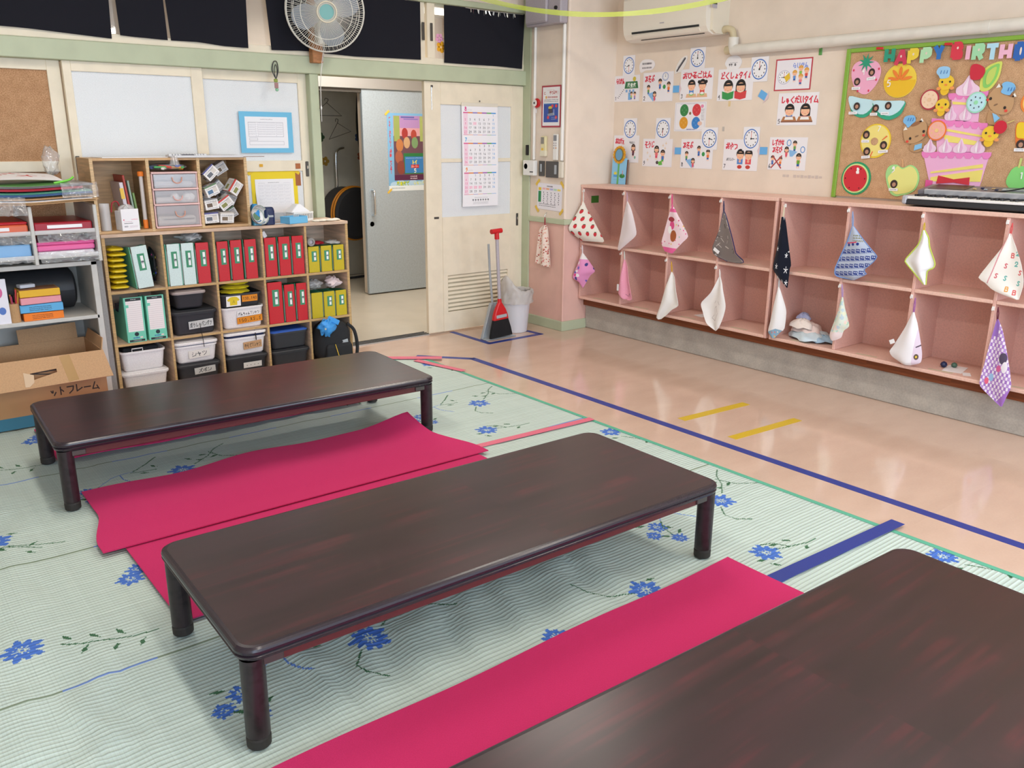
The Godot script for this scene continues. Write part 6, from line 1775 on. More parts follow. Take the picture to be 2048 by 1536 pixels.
	cn.kid(200, 110, 62, H("e8727e"), H("231f20"), H("e0506a"), true); cn.kid(290, 150, 60, H("4a7ac4"), H("231f20"), H("5ab04a")); cn.oval(216, 252, 20, 18, H("4a3a44")); cn.pl([226, 246, 280, 230, 290, 276, 240, 282], H("6aba4a"))
	on_wall("schedule_card", "schedule card 9, cleaning, with golden sparkles", "card", -4.656, -4.36, 1.302, 1.506, print_mat(cn), 0.0, g)
	var pk := card("おむかえ", "10", 0.6)
	pk.kid(330, 130, 60, H("6a3a4a"), H("3a1f1c"), H("5a2a3a"), true); pk.text("半おむ！", 260, 64, 24, 28, 4, H("55555c"), 1.0, -0.1); pk.oval(360, 240, 14, 16, H("7ab8a4"))
	on_wall("schedule_card", "schedule card 10, going home, half hidden by the sunflower board", "card", -4.972, -4.7, 1.326, 1.53, print_mat(pk), 0.0, g)
	# clocks on their own slips: z0, z1, y0, y1, hour, minute, where
	var clocks := [[-4.905, -4.78, 1.972, 2.118, 8, 30, "above the arrival card, showing half past eight"], [-4.242, -4.105, 1.985, 2.128, 12, 0, "above the lunch card, showing twelve"], [-3.712, -3.575, 1.876, 2.032, 1, 0, "beside the reading card, showing one"], [-4.87, -4.73, 1.497, 1.658, 6, 30, "above the going home card, showing half past six"], [-4.534, -4.39, 1.5, 1.656, 6, 30, "above the cleaning card, showing half past six"], [-4.092, -3.948, 1.433, 1.586, 3, 30, "on the lower playtime card's corner, showing half past three"], [-3.73, -3.597, 1.433, 1.588, 3, 0, "on the snack card's corner, showing three"]]
	for q in clocks:
		var k := Cv.new(150, 160, H("f1eff3"))
		k.clock_face(75, 80, 66, q[4], q[5])
		on_wall("clock_slip", "blue rimmed paper clock " + q[6], "paper clock", q[0], q[1], q[2], q[3], print_mat(k), 0.0016, "paper clock slips")
	# speech bubbles
	var b1 := Cv.new(200, 130, H("f2eef0")); b1.fine(40, 34, 120, 1, 10, 18, H("44424a")); b1.fine(40, 76, 120, 1, 10, 16, H("55525a"))
	single("speech_bubble", mb(Vector3(4.998, 2.036, -4.655), WALL_RIGHT).extr(smooth(v2([-0.078, 0.0, -0.05, 0.036, 0.01, 0.042, 0.064, 0.028, 0.08, -0.004, 0.05, -0.034, -0.01, -0.036, -0.06, -0.05])), 0.0015), print_mat(b1), "pale oval speech bubble with two lines above card 2", "speech bubble", "paper speech bubbles")
	var b2 := Cv.new(160, 130, H("eeeae6")); b2.line(Vector2(30, 108), Vector2(130, 20), 16, H("4a4a50")); b2.line(Vector2(40, 84), Vector2(120, 14), 4, H("77777e"))
	single("speech_bubble", mb(Vector3(4.998, 2.02, -4.322), WALL_RIGHT).extr(smooth(v2([-0.056, -0.056, -0.04, 0.0, 0.0, 0.045, 0.04, 0.06, 0.056, 0.05, 0.04, 0.0, 0.005, -0.045, -0.03, -0.052])), 0.0015), print_mat(b2), "slanted narrow speech bubble left of the twelve o'clock slip", "speech bubble", "paper speech bubbles")
	var b3 := Cv.new(200, 150, H("f4f2f4")); b3.fine(60, 66, 90, 1, 10, 5, H("8a8890")); b3.text("半半もOK", 46, 74, 22, 26, 4, H("44424a"))
	b3.glyph("O", 112, 74, 20, 26, 4, H("44424a"))
	single("speech_bubble", mb(Vector3(4.998, 2.006, -3.86), WALL_RIGHT).extr(smooth(v2([-0.07, 0.0, -0.04, 0.04, 0.03, 0.045, 0.07, 0.01, 0.05, -0.034, 0.0, -0.044, -0.055, -0.054, -0.05, -0.03])), 0.0015), print_mat(b3, 0.3), "glossy oval speech bubble above card 4", "speech bubble", "paper speech bubbles")
	# arrows
	for q in [[-4.352, 1.856, 0.0, "between the upper playtime card and the lunch card"], [-3.596, 1.788, -0.5, "tilted down at the right of the reading card"], [-3.56, 1.433, PI, "between the snack card and the quiet play card"], [-4.308, 1.421, PI, "between the cleaning card and the lower playtime card"]]:
		var a := thing("paper_arrow", "small blue paper arrow " + q[3], "paper arrow", Vector3(4.997, q[1], q[0]), "blue paper arrows")
		a.basis = WALL_RIGHT * Basis(Vector3.BACK, q[2])
		part(a, "shaft", mb().extr(v2([-0.034, -0.024, 0.026, -0.024, 0.026, 0.024, -0.034, 0.024]), 0.0012), mat(H("6cb2ea"), 0.7))
		part(a, "head", mb().extr(v2([0.026, -0.044, 0.046, 0, 0.026, 0.044]), 0.0012), mat(H("dfc9cf"), 0.7))
	# red framed card
	var rf := Cv.new(330, 260, H("bf3a48"))
	rf.rect(10, 10, 310, 240, H("efecf2"))
	rf.text("けさの", 44, 44, 30, 36, 3, H("c4b4c4")); rf.text("らいかん", 156, 36, 34, 44, 7, H("8a9ce0"), 1.02)
	rf.clock_face(86, 150, 58, 9, 0, H("c8c4d8")); rf.pl([86, 150, 130, 112, 142, 160, 110, 190], H("e8c23a"))
	for p in [[180, 120, "5a92dc"], [232, 84, "8ac85a"], [284, 104, "dc4f4a"], [236, 152, "e87a92"]]: rf.kid(p[0], p[1], 40, H(p[2]), H("e0a23a"))
	on_wall("framed_card", "red framed card with four children in yellow hats", "card", -3.518, -3.248, 1.812, 2.006, print_mat(rf), 0.0, "")
	var eg := Cv.new(340, 240, H("f0eef2"))
	eg.frame(10, 8, 320, 222, 2, H("b8b4c4"))
	for p in [[104, 66, "3f8a4e"], [238, 66, "d8444a"], [104, 170, "e2a032"], [238, 172, "3f86d0"]]:
		eg.oval(p[0], p[1], 46, 50, H(p[2]))
		for k in 9: eg.rect(p[0] - 26 + (k % 3) * 22, p[1] - 24 + (k / 3) * 20, 8, 5, H(p[2]).lightened(0.35 if k % 2 else -0.2))
	eg.oval(280, 176, 24, 18, H("e8c4b4")); eg.oval(170, 92, 12, 12, H("8a6a4a")); eg.oval(296, 36, 16, 14, H("e890b4"))
	eg.fine(60, 14, 180, 1, 8, 3, H("9a96a6")); eg.fine(140, 220, 90, 1, 6, 8, H("6a72b0")); eg.fine(290, 60, 30, 8, 12, 4, H("77747e"))
	on_wall("craft_poster", "poster with four coloured egg shapes between the two card rows", "poster", -4.356, -4.066, 1.56, 1.762, print_mat(eg), 0.0, "")
	# worn wall lettering ghost and bits
	single("wall_lettering", letter_ghost(), mat(H("d2c3ba"), 0.8), "pale leftover lettering strip on the wall under card 6", "lettering")
	single("green_clip", mb(Vector3(4.996, 2.034, -3.2), WALL_RIGHT).box(Vector3.ZERO, Vector3(0.022, 0.042, 0.006), 0.002), mat(H("5a9a4a"), 0.5), "small green clip on the wall below the white pipe", "clip")
	single("tape_scrap", mb(Vector3(4.9985, 1.575, -3.905), WALL_RIGHT).pane(0.018, 0.03, 0.001), mat(H("c4bcb4"), 0.5), "grey tape scrap on the wall above card 7", "tape")
	single("tape_scrap", mb(Vector3(4.9985, 1.742, -3.868), WALL_RIGHT).pane(0.018, 0.036, 0.001), mat(H("e8cf9c"), 0.5), "yellowed tape strip on the wall under card 4", "tape")
	# sunflower board standing on the cubbies
	var s := thing("sunflower_board", "light blue card with a big sunflower standing on the cubby top", "sign board", Vector3(4.95, 1.158, -4.86))
	s.basis = WALL_RIGHT * Basis(Vector3.RIGHT, -0.06)
	var sb := Cv.new(150, 220, H("8fcbee"))
	sb.oval(40, 130, 16, 14, H("e0d24a")); sb.rect(20, 140, 40, 20, H("5aa2e4")); sb.oval(112, 150, 28, 18, H("3a8a44")); sb.rect(112, 104, 6, 40, H("d8848a")); sb.fine(20, 180, 110, 1, 8, 4, H("6aa8d0"))
	part(s, "card", mb(Vector3(0, 0.1, 0)).pane(0.155, 0.2, 0.004), print_mat(sb))
	part(s, "stalk", mb(Vector3(-0.005, 0.08, 0.004)).pane(0.017, 0.16, 0.002), mat(H("6ab06a"), 0.7))
	for k in 18:
		part(s, "petal", mb(Vector3(-0.005, 0.225, 0.006), Basis(Vector3.BACK, TAU * k / 18)).extr(smooth(v2([0.04, -0.008, 0.06, -0.012, 0.07, 0.0, 0.06, 0.012, 0.04, 0.008]), 2), 0.002), mat(H("e4ac28") if k % 2 else H("dc9424"), 0.7))
	part(s, "flower_rim", mb(Vector3(-0.005, 0.225, 0.008)).extr(ell(0, 0, 0.045, 0.05), 0.003), mat(H("8a7a3a"), 0.7))
	part(s, "flower_face", mb(Vector3(-0.005, 0.225, 0.011)).extr(ell(0, 0, 0.036, 0.042), 0.002), mat(H("6ea2c4"), 0.5))
	part(s, "backing", mb(Vector3(0.0, 0.095, -0.02)).box(Vector3.ZERO, Vector3(0.15, 0.19, 0.01), 0.002), mat(H("8a6a5a"), 0.8))

func letter_ghost() -> MB:
	var m := mb(Vector3(4.9988, 1.276, -3.24), WALL_RIGHT)
	for k in 11:
		if k == 2: continue
		m.xf = Transform3D(WALL_RIGHT, Vector3(4.9988, 1.276, -3.38 + k * 0.027))
		m.pane(0.02, 0.016 + 0.004 * sin(k * 3.0), 0.0006)
	return m

# ---------------------------------------------------------------- birthday board
func cut(parent: Node3D, n: String, p: PackedVector2Array, layer: int, m: Material, label := "") -> MeshInstance3D:
	# outline in (z, y) of the wall plane; layers lie 2 mm apart on the cork
	return part(parent, n, mb(Vector3(4.981 - layer * 0.0022, 0, 0), WALL_RIGHT).extr(p, 0.002), m, label)

func paper_c(s: String) -> StandardMaterial3D:
	return mat(H(s), 0.75)

func portrait(o: Node3D, z: float, y: float, layer: int, r := 0.02) -> void:
	var ph := cut(o, "photo", ell(z, y, r, r * 1.1, 18), layer, paper_c("3a2c28"), "small round portrait photo")
	cut(ph, "face", ell(z + r * 0.08, y - r * 0.12, r * 0.5, r * 0.58, 14), layer + 1, paper_c("b98a72"))

func slip(o: Node3D, z: float, y: float, layer: int, w := 0.055, turn := 0.0) -> void:
	part(o, "name_slip", mb(Vector3(4.981 - layer * 0.0022, y, z), WALL_RIGHT * Basis(Vector3.BACK, turn)).pane(w, 0.016, 0.001), M.slip)

func puff(o: Node3D, z: float, y: float, w: float, h: float, layer: int) -> void:
	cut(o, "cream_puff", smooth(v2([z, y + h * 0.62, z - w * 0.22, y + h * 0.2, z - w * 0.5, y - h * 0.1, z - w * 0.36, y - h * 0.46, z + w * 0.36, y - h * 0.46, z + w * 0.5, y - h * 0.1, z + w * 0.22, y + h * 0.2])), layer, paper_c("f0cfe4"), "pale pink cream swirl")
	for s in [-1, 1]:
		cut(o, "swirl_stripe", v2([z + s * w * 0.02, y + h * 0.5, z + s * w * 0.2, y - h * 0.1, z + s * w * 0.12, y - h * 0.42, z + s * w * 0.02, y - h * 0.42]), layer + 1, paper_c("e6b4d4") if s > 0 else paper_c("f6e6f0"))

func digit(o: Node3D, d: String, z: float, y: float, s: float, layer: int) -> void:
	var m := mb(Vector3(4.981 - layer * 0.0022, 0, 0), WALL_RIGHT)
	stroke_shape(m, d, z, y, s * 0.7, s, s * 0.075, 0.0015)
	part(o, "figure", m, paper_c("f6f4f0"), "white paper figure " + d)

func stroke_shape(m: MB, ch: String, x: float, y: float, sx: float, sy: float, t: float, th: float) -> void:
	# block figure or letter centred at x, y: thick strokes joined into one outline
	var shapes: Array = []
	for s in GL[ch].split(" ", false):
		var pl := PackedVector2Array()
		for i in range(0, s.length() - 1, 2): pl.append(Vector2(x + (int(s[i]) - 4.5) / 7.0 * sx, y - (int(s[i + 1]) - 4.5) / 7.0 * sy))
		shapes.append_array(Geometry2D.offset_polyline(pl, t, Geometry2D.JOIN_ROUND, Geometry2D.END_ROUND))
	var solids := []
	var left := shapes.filter(func(q): return not Geometry2D.is_polygon_clockwise(q))
	while left.size():
		var a: PackedVector2Array = left.pop_back()
		var again := true
		while again:
			again = false
			for i in left.size():
				var u := Geometry2D.merge_polygons(a, left[i]).filter(func(q): return not Geometry2D.is_polygon_clockwise(q))
				if u.size() == 1:
					a = u[0]; left.remove_at(i); again = true
					break
		solids.append(a)
	for q in solids: m.extr(q, th)

func build_birthday_board() -> void:
	var sc := Cv.new(80, 24, H("f4f2f4")); sc.fine(12, 9, 56, 1, 6, 5, H("66626a"))
	M.slip = print_mat(sc)
	var b := thing("birthday_board", "cork birthday board with a lime green frame above the cubbies", "notice board")
	part(b, "cork", mb().lohi(Vector3(4.983, 1.17, -2.99), Vector3(4.998, 2.025, -1.1), 0.0), M.cork)
	part(b, "frame", mb().lohi(Vector3(4.972, 1.16, -3.008), Vector3(4.998, 2.034, -2.982), 0.003), M.board_green)
	part(b, "frame", mb().lohi(Vector3(4.972, 1.16, -1.11), Vector3(4.998, 2.034, -1.084), 0.003), M.board_green)
	part(b, "frame", mb().lohi(Vector3(4.972, 2.01, -2.982), Vector3(4.998, 2.034, -1.11), 0.003), M.board_green)
	# banner letters
	var word := [["H", -2.728, 1.979, "2f9a7c"], ["A", -2.657, 1.969, "d0405a"], ["P", -2.588, 1.962, "ecd044"], ["P", -2.514, 1.962, "b4e2b4"], ["Y", -2.445, 1.975, "2f74c0"], ["B", -2.343, 1.978, "d83a4c"], ["I", -2.287, 1.964, "f0b6ce"], ["R", -2.23, 1.961, "a4dcae"], ["T", -2.16, 1.956, "b4def0"], ["H", -2.09, 1.958, "f0b8d0"], ["D", -2.018, 1.954, "2f64b4"]]
	var say := ["dark green paper letter H starting the birthday banner", "crimson paper letter A of the birthday banner", "yellow paper letter P of the birthday banner", "pale mint paper letter P before the blue Y", "blue paper letter Y of the birthday banner", "red paper letter B of the birthday banner", "pink narrow paper letter I of the birthday banner", "mint paper letter R of the birthday banner", "pale blue paper letter T of the birthday banner", "pink paper letter H near the picture's right edge", "dark blue paper letter D at the picture's right edge"]
	for k in word.size():
		var q: Array = word[k]
		var m := mb(Vector3(4.968, 0, 0), WALL_RIGHT)
		stroke_shape(m, q[0], q[1], q[2], 0.058, 0.07, 0.0115, 0.003)
		var o := thing("banner_letter", say[k], "letter", Vector3.ZERO, "birthday banner letters")
		part(o, "letter", m, paper_c(q[3]))
		if q[0] in ["A", "P", "B", "R", "D"]:
			part(o, "counter", mb(Vector3(4.9649, 0, 0), WALL_RIGHT).extr(ell(q[1] + (0.0 if q[0] == "A" else 0.002), q[2] + (0.0 if q[0] in ["A", "D"] else 0.014), 0.005, 0.007 if q[0] != "D" else 0.02, 12), 0.0008), paper_c("e8d8c8"))
	for q in [[-2.794, 2.022, "start"], [-2.396, 2.016, "middle"]]:
		single("red_clip", mb(Vector3(4.968, q[1], q[0]), WALL_RIGHT * Basis(Vector3.BACK, -0.06)).box(Vector3.ZERO, Vector3(0.045, 0.014, 0.006), 0.002), M.red_plastic, "red clip holding the %s of the birthday banner" % q[2], "clip")
	# month fruits
	var f := thing("fruit_cutout", "pink paper strawberry with two round portraits", "paper fruit")
	cut(f, "fruit", smooth(v2([-2.961, 1.924, -2.935, 1.955, -2.881, 1.962, -2.814, 1.953, -2.78, 1.914, -2.779, 1.867, -2.802, 1.815, -2.844, 1.774, -2.887, 1.775, -2.935, 1.815, -2.961, 1.876])), 0, paper_c("f2aecb"))
	var star := PackedVector2Array()
	for k in 18: star.append(Vector2(-2.875, 1.95) + Vector2(cos(TAU * k / 18), sin(TAU * k / 18)) * (0.052 if k % 2 == 0 else 0.02))
	cut(f, "leaves", star, 1, paper_c("2e9a78"))
	for q in [[-2.95, 1.91], [-2.79, 1.91], [-2.8, 1.85], [-2.84, 1.79], [-2.91, 1.79]]: cut(f, "seed", ell(q[0], q[1], 0.005, 0.007, 8), 1, paper_c("d83a5a"))
	digit(f, "4", -2.885, 1.9, 0.03, 2)
	portrait(f, -2.833, 1.893, 1); portrait(f, -2.92, 1.844, 1); slip(f, -2.922, 1.806, 2); slip(f, -2.832, 1.858, 2, 0.055, 0.1)
	f = thing("fruit_cutout", "yellow paper orange with orange segments and a white 5", "paper fruit")
	cut(f, "fruit", ell(-2.654, 1.838, 0.098, 0.094, 36), 0, paper_c("f2d24a"))
	var lower := PackedVector2Array()
	for k in 19: lower.append(Vector2(-2.654 + 0.094 * cos(PI + PI * k / 18), 1.84 + 0.09 * sin(PI + PI * k / 18)))
	cut(f, "lower_half", lower, 1, paper_c("eebf2a"))
	for k in 5:
		part(f, "segment", mb(Vector3(4.981 - 0.0044, 1.842, -2.654), WALL_RIGHT * Basis(Vector3.BACK, PI * (0.06 + 0.22 * k))).extr(smooth(v2([0.01, -0.004, 0.05, -0.009, 0.074, 0.0, 0.05, 0.009, 0.01, 0.004]), 3), 0.002), paper_c("ef8434"))
	digit(f, "5", -2.716, 1.826, 0.034, 3)
	f = thing("fruit_cutout", "pair of pale blue paper melon slices with green rinds and portraits", "paper fruit")
	cut(f, "rind", smooth(v2([-2.962, 1.762, -2.883, 1.747, -2.796, 1.73, -2.802, 1.687, -2.816, 1.655, -2.856, 1.636, -2.914, 1.651, -2.947, 1.695]), 3), 0, paper_c("36a884"))
	cut(f, "flesh", smooth(v2([-2.96, 1.762, -2.883, 1.748, -2.798, 1.732, -2.806, 1.692, -2.856, 1.655, -2.92, 1.672, -2.952, 1.712]), 3), 1, paper_c("c6e8f0"))
	cut(f, "rind", smooth(v2([-2.799, 1.731, -2.702, 1.727, -2.607, 1.724, -2.607, 1.683, -2.627, 1.646, -2.687, 1.621, -2.748, 1.638, -2.782, 1.67]), 3), 2, paper_c("36a884"))
	cut(f, "flesh", smooth(v2([-2.797, 1.731, -2.702, 1.728, -2.609, 1.725, -2.618, 1.69, -2.64, 1.664, -2.687, 1.644, -2.745, 1.658, -2.78, 1.69]), 3), 3, paper_c("c6e8f0"))
	portrait(f, -2.9, 1.703, 4); portrait(f, -2.777, 1.689, 4); portrait(f, -2.701, 1.701, 4)
	slip(f, -2.92, 1.664, 5); slip(f, -2.785, 1.655, 5, 0.045); slip(f, -2.715, 1.658, 5, 0.05)
	f = thing("fruit_cutout", "yellow paper ring fruit with a white 7 and three portraits", "paper fruit")
	cut(f, "fruit", ell(-2.758, 1.502, 0.097, 0.099, 36), 0, paper_c("eecb3a"))
	cut(f, "flesh", ell(-2.758, 1.503, 0.088, 0.09, 36), 1, paper_c("f2e184"))
	cut(f, "hole", ell(-2.762, 1.499, 0.023, 0.022, 20), 2, M.cork)
	cut(f, "seed", v2([-2.716, 1.508, -2.688, 1.533, -2.684, 1.528, -2.714, 1.505]), 2, paper_c("e8663a"))
	cut(f, "seed", v2([-2.776, 1.41, -2.764, 1.44, -2.768, 1.442, -2.781, 1.412]), 2, paper_c("e8663a"))
	digit(f, "7", -2.742, 1.572, 0.03, 2)
	portrait(f, -2.819, 1.538, 2, 0.022); portrait(f, -2.702, 1.478, 2, 0.022); portrait(f, -2.803, 1.441, 2, 0.022)
	slip(f, -2.82, 1.5, 3, 0.05); slip(f, -2.7, 1.442, 3, 0.06, 0.1); slip(f, -2.806, 1.408, 3, 0.055, 0.1)
	f = thing("fruit_cutout", "round paper watermelon with a white 8", "paper fruit")
	cut(f, "rind", ell(-2.855, 1.28, 0.097, 0.099, 36), 0, paper_c("2f9a66"))
	cut(f, "pith", ell(-2.857, 1.28, 0.086, 0.088, 36), 1, paper_c("cfe89a"))
	cut(f, "flesh", ell(-2.858, 1.28, 0.077, 0.079, 36), 2, paper_c("d2303c"))
	for k in 6: cut(f, "seed", ell(-2.858 + 0.064 * cos(k * 1.05), 1.28 + 0.066 * sin(k * 1.05), 0.003, 0.004, 8), 3, paper_c("2a1a1a"))
	digit(f, "8", -2.846, 1.326, 0.032, 3)
	f = thing("fruit_cutout", "pale green paper apple with a 9 and one portrait", "paper fruit")
	cut(f, "fruit", smooth(v2([-2.666, 1.299, -2.656, 1.354, -2.611, 1.369, -2.568, 1.351, -2.525, 1.369, -2.483, 1.348, -2.461, 1.296, -2.472, 1.236, -2.508, 1.207, -2.552, 1.194, -2.591, 1.187, -2.63, 1.212])), 0, paper_c("a8e092"))
	cut(f, "flesh", smooth(v2([-2.65, 1.29, -2.62, 1.33, -2.6, 1.36, -2.568, 1.344, -2.525, 1.362, -2.49, 1.342, -2.47, 1.296, -2.48, 1.24, -2.512, 1.214, -2.552, 1.204, -2.59, 1.2, -2.62, 1.225])), 1, paper_c("e9e88c"))
	cut(f, "stalk", v2([-2.58, 1.4, -2.57, 1.399, -2.562, 1.357, -2.572, 1.355]), 1, paper_c("d8a878"))
	digit(f, "9", -2.624, 1.341, 0.032, 2); portrait(f, -2.607, 1.257, 2, 0.022); slip(f, -2.606, 1.225, 3, 0.055)
	f = thing("fruit_cutout", "half seen yellow and orange paper fruit at the picture's right edge", "paper fruit")
	cut(f, "fruit", smooth(v2([-1.982, 1.594, -1.93, 1.6, -1.88, 1.56, -1.87, 1.5, -1.91, 1.46, -1.96, 1.47, -1.976, 1.517])), 0, paper_c("ea7a34"))
	cut(f, "flesh", smooth(v2([-1.976, 1.596, -1.93, 1.594, -1.885, 1.555, -1.89, 1.52, -1.94, 1.52, -1.972, 1.53])), 1, paper_c("ecc92c"))
	portrait(f, -1.945, 1.49, 2, 0.022); slip(f, -1.945, 1.462, 3)
	f = thing("fruit_cutout", "bright green paper pear behind the keyboard at the picture's right edge", "paper fruit")
	cut(f, "fruit", smooth(v2([-1.985, 1.285, -1.977, 1.344, -1.953, 1.374, -1.907, 1.376, -1.875, 1.338, -1.86, 1.28, -1.92, 1.24])), 0, paper_c("86d678"))
	cut(f, "stalk", v2([-1.936, 1.42, -1.924, 1.42, -1.93, 1.37, -1.94, 1.37]), 1, paper_c("c8d27a"))
	digit(f, "1", -1.915, 1.33, 0.034, 2)
	f = thing("fruit_cutout", "sliver of an orange paper fruit at the right edge above the others", "paper fruit")
	cut(f, "fruit", ell(-1.925, 1.7, 0.055, 0.06, 30), 0, paper_c("f08a3a"))
	cut(f, "flesh", ell(-1.925, 1.7, 0.044, 0.048, 30), 1, paper_c("f6c86a"))
	# cake
	var c := thing("paper_cake", "tall three tier pink paper cake in the middle of the board", "paper cake")
	var tiers := [[[-2.466, 1.441, -2.271, 1.447, -2.085, 1.447, -2.098, 1.407, -2.12, 1.26, -2.119, 1.2, -2.41, 1.2, -2.401, 1.279, -2.447, 1.405], 1.445, -2.466, -2.085, 8], [[-2.436, 1.628, -2.281, 1.614, -2.128, 1.595, -2.13, 1.565, -2.149, 1.541, -2.14, 1.445, -2.38, 1.445, -2.404, 1.561], 1.612, -2.436, -2.128, 7], [[-2.362, 1.758, -2.258, 1.759, -2.15, 1.765, -2.165, 1.737, -2.185, 1.689, -2.18, 1.605, -2.33, 1.61, -2.341, 1.722], 1.76, -2.362, -2.15, 5]]
	for k in 3:
		var t: Array = tiers[k]
		cut(c, "tier", v2(t[0]), 0, paper_c("f0b4d8"))
		var n: int = t[4]
		var zz: float = t[2]
		var st: float = (t[3] - t[2]) / n
		var slope: float = [0.0, -0.1, 0.02][k]
		for i in n:
			var zc := zz + st * (i + 0.5)
			var yc: float = t[1] + slope * (zc - (t[2] + t[3]) / 2)
			cut(c, "icing_scallop", v2([zc - st / 2, yc, zc + st / 2, yc, zc + st / 2, yc - 0.016, zc + st * 0.25, yc - 0.034, zc - st * 0.25, yc - 0.034, zc - st / 2, yc - 0.016]), 1, paper_c("ee86c4"))
	for q in [[-2.4, 1.335, -2.12, 1.385, -2.118, 1.365, -2.4, 1.325], [-2.395, 1.305, -2.115, 1.355, -2.119, 1.29, -2.395, 1.282], [-2.37, 1.575, -2.145, 1.535, -2.148, 1.525, -2.36, 1.56], [-2.36, 1.54, -2.145, 1.5, -2.15, 1.48, -2.34, 1.5], [-2.335, 1.715, -2.185, 1.7, -2.185, 1.69, -2.33, 1.7]]:
		cut(c, "sponge_band", v2(q), 1, paper_c("f2e078"))
	for z in [-2.425, -2.335, -2.253, -2.159]: puff(c, z, 1.475, 0.075, 0.07, 2)
	for z in [-2.332, -2.251]: puff(c, z, 1.65, 0.065, 0.072, 2)
	puff(c, -2.26, 1.79, 0.125, 0.095, 2)
	cut(c, "strawberry", smooth(v2([-2.26, 1.871, -2.254, 1.9, -2.225, 1.903, -2.188, 1.882, -2.183, 1.853, -2.203, 1.825, -2.248, 1.827])), 4, paper_c("cc2c40"))
	cut(c, "bow", v2([-2.352, 1.316, -2.264, 1.298, -2.178, 1.312, -2.176, 1.27, -2.262, 1.28, -2.358, 1.27]), 2, paper_c("d03440"))
	cut(c, "cake_board", v2([-2.42, 1.29, -2.38, 1.286, -2.38, 1.2, -2.42, 1.2]), 2, paper_c("e05a9a"))
	f = thing("leaf_cutout", "striped lime green paper leaf behind the cake's strawberry", "paper leaf")
	cut(f, "leaf", smooth(v2([-2.111, 1.911, -2.179, 1.886, -2.2, 1.835, -2.194, 1.767, -2.146, 1.77, -2.111, 1.821, -2.103, 1.877])), 1, paper_c("d6de6a"))
	cut(f, "stripe", smooth(v2([-2.12, 1.9, -2.17, 1.876, -2.186, 1.835, -2.18, 1.785, -2.15, 1.785, -2.122, 1.825, -2.113, 1.875])), 2, paper_c("8ccf6a"))
	cut(f, "stripe", smooth(v2([-2.13, 1.885, -2.16, 1.866, -2.17, 1.835, -2.166, 1.8, -2.15, 1.8, -2.132, 1.83, -2.125, 1.868])), 3, paper_c("c4d66a"))
	# round slices
	var discs := [[-2.202, 1.706, 0.053, "a4e0c4", "bfe6ee", "9adfae", "pale blue paper kiwi slice on the cake"], [-2.46, 1.728, 0.053, "b8304a", "f2d2b4", "e8c09a", "paper apple slice with a crimson skin left of the cake"], [-2.394, 1.561, 0.053, "ee7a34", "f4b4a4", "f2cf8a", "paper orange slice on the cake's second tier"]]
	for q in discs:
		var s := thing("fruit_slice", q[6], "paper slice", Vector3.ZERO, "round paper slices")
		cut(s, "skin", ell(q[0], q[1], q[2], q[2] * 1.04, 30), 4, paper_c(q[3]))
		cut(s, "flesh", ell(q[0], q[1], q[2] * 0.86, q[2] * 0.9, 30), 5, paper_c(q[4]))
		cut(s, "core", ell(q[0], q[1], q[2] * 0.2, q[2] * 0.2, 14), 6, paper_c(q[5]))
		for k in 7: cut(s, "pip", ell(q[0] + q[2] * 0.55 * cos(k * 0.9), q[1] + q[2] * 0.55 * sin(k * 0.9), 0.0028, 0.0045, 8), 6, paper_c("3a3f5a") if q[3] == "a4e0c4" else paper_c(q[5]))
	f = thing("cherry_cutout", "red paper cherry held by the right chick", "paper cherry")
	cut(f, "cherry", ell(-2.052, 1.577, 0.033, 0.034, 24), 11, paper_c("cc2238")); cut(f, "stem", v2([-2.03, 1.6, -1.994, 1.614, -1.993, 1.61, -2.028, 1.594]), 3, paper_c("d8c47a"))
	# chicks
	var chicks := [[-2.376, 1.815, 0.043, "yellow paper chick in a blue chef hat above the cake", true], [-2.38, 1.696, 0.038, "plain yellow paper chick beside the apple slice", false], [-2.1, 1.543, 0.044, "laughing yellow paper chick right of the cake", false]]
	for q in chicks:
		var k := thing("chick_cutout", q[3], "paper chick", Vector3.ZERO, "paper chicks")
		cut(k, "head", ell(q[0], q[1], q[2], q[2] * 0.92, 26), 8, paper_c("f0c838"))
		cut(k, "body", ell(q[0] - 0.004, q[1] - q[2] * 0.95, q[2] * 0.55, q[2] * 0.6, 20), 7, paper_c("eec02e"))
		for s in [-1, 1]: cut(k, "eye", ell(q[0] + s * q[2] * 0.5, q[1] + 0.004, 0.005, 0.006, 10), 9, paper_c("33302a"))
		cut(k, "beak", ell(q[0], q[1] - 0.012, 0.008, 0.005, 10), 9, paper_c("ee8a4a"))
		for s in [-1, 1]: cut(k, "wing", ell(q[0] + s * q[2] * 0.85, q[1] - q[2] * 0.7, 0.012, 0.009, 10), 9, paper_c("ee9a5a"))
		if q[4]:
			cut(k, "hat", smooth(v2([-2.437, 1.871, -2.427, 1.895, -2.397, 1.901, -2.367, 1.892, -2.363, 1.867, -2.367, 1.842, -2.408, 1.837, -2.421, 1.852])), 9, paper_c("9ccdf0"))
			for i in 3: cut(k, "hat_crease", v2([-2.414 + i * 0.017, 1.862, -2.41 + i * 0.017, 1.88, -2.408 + i * 0.017, 1.88, -2.411 + i * 0.017, 1.862]), 10, paper_c("3f76b8"))
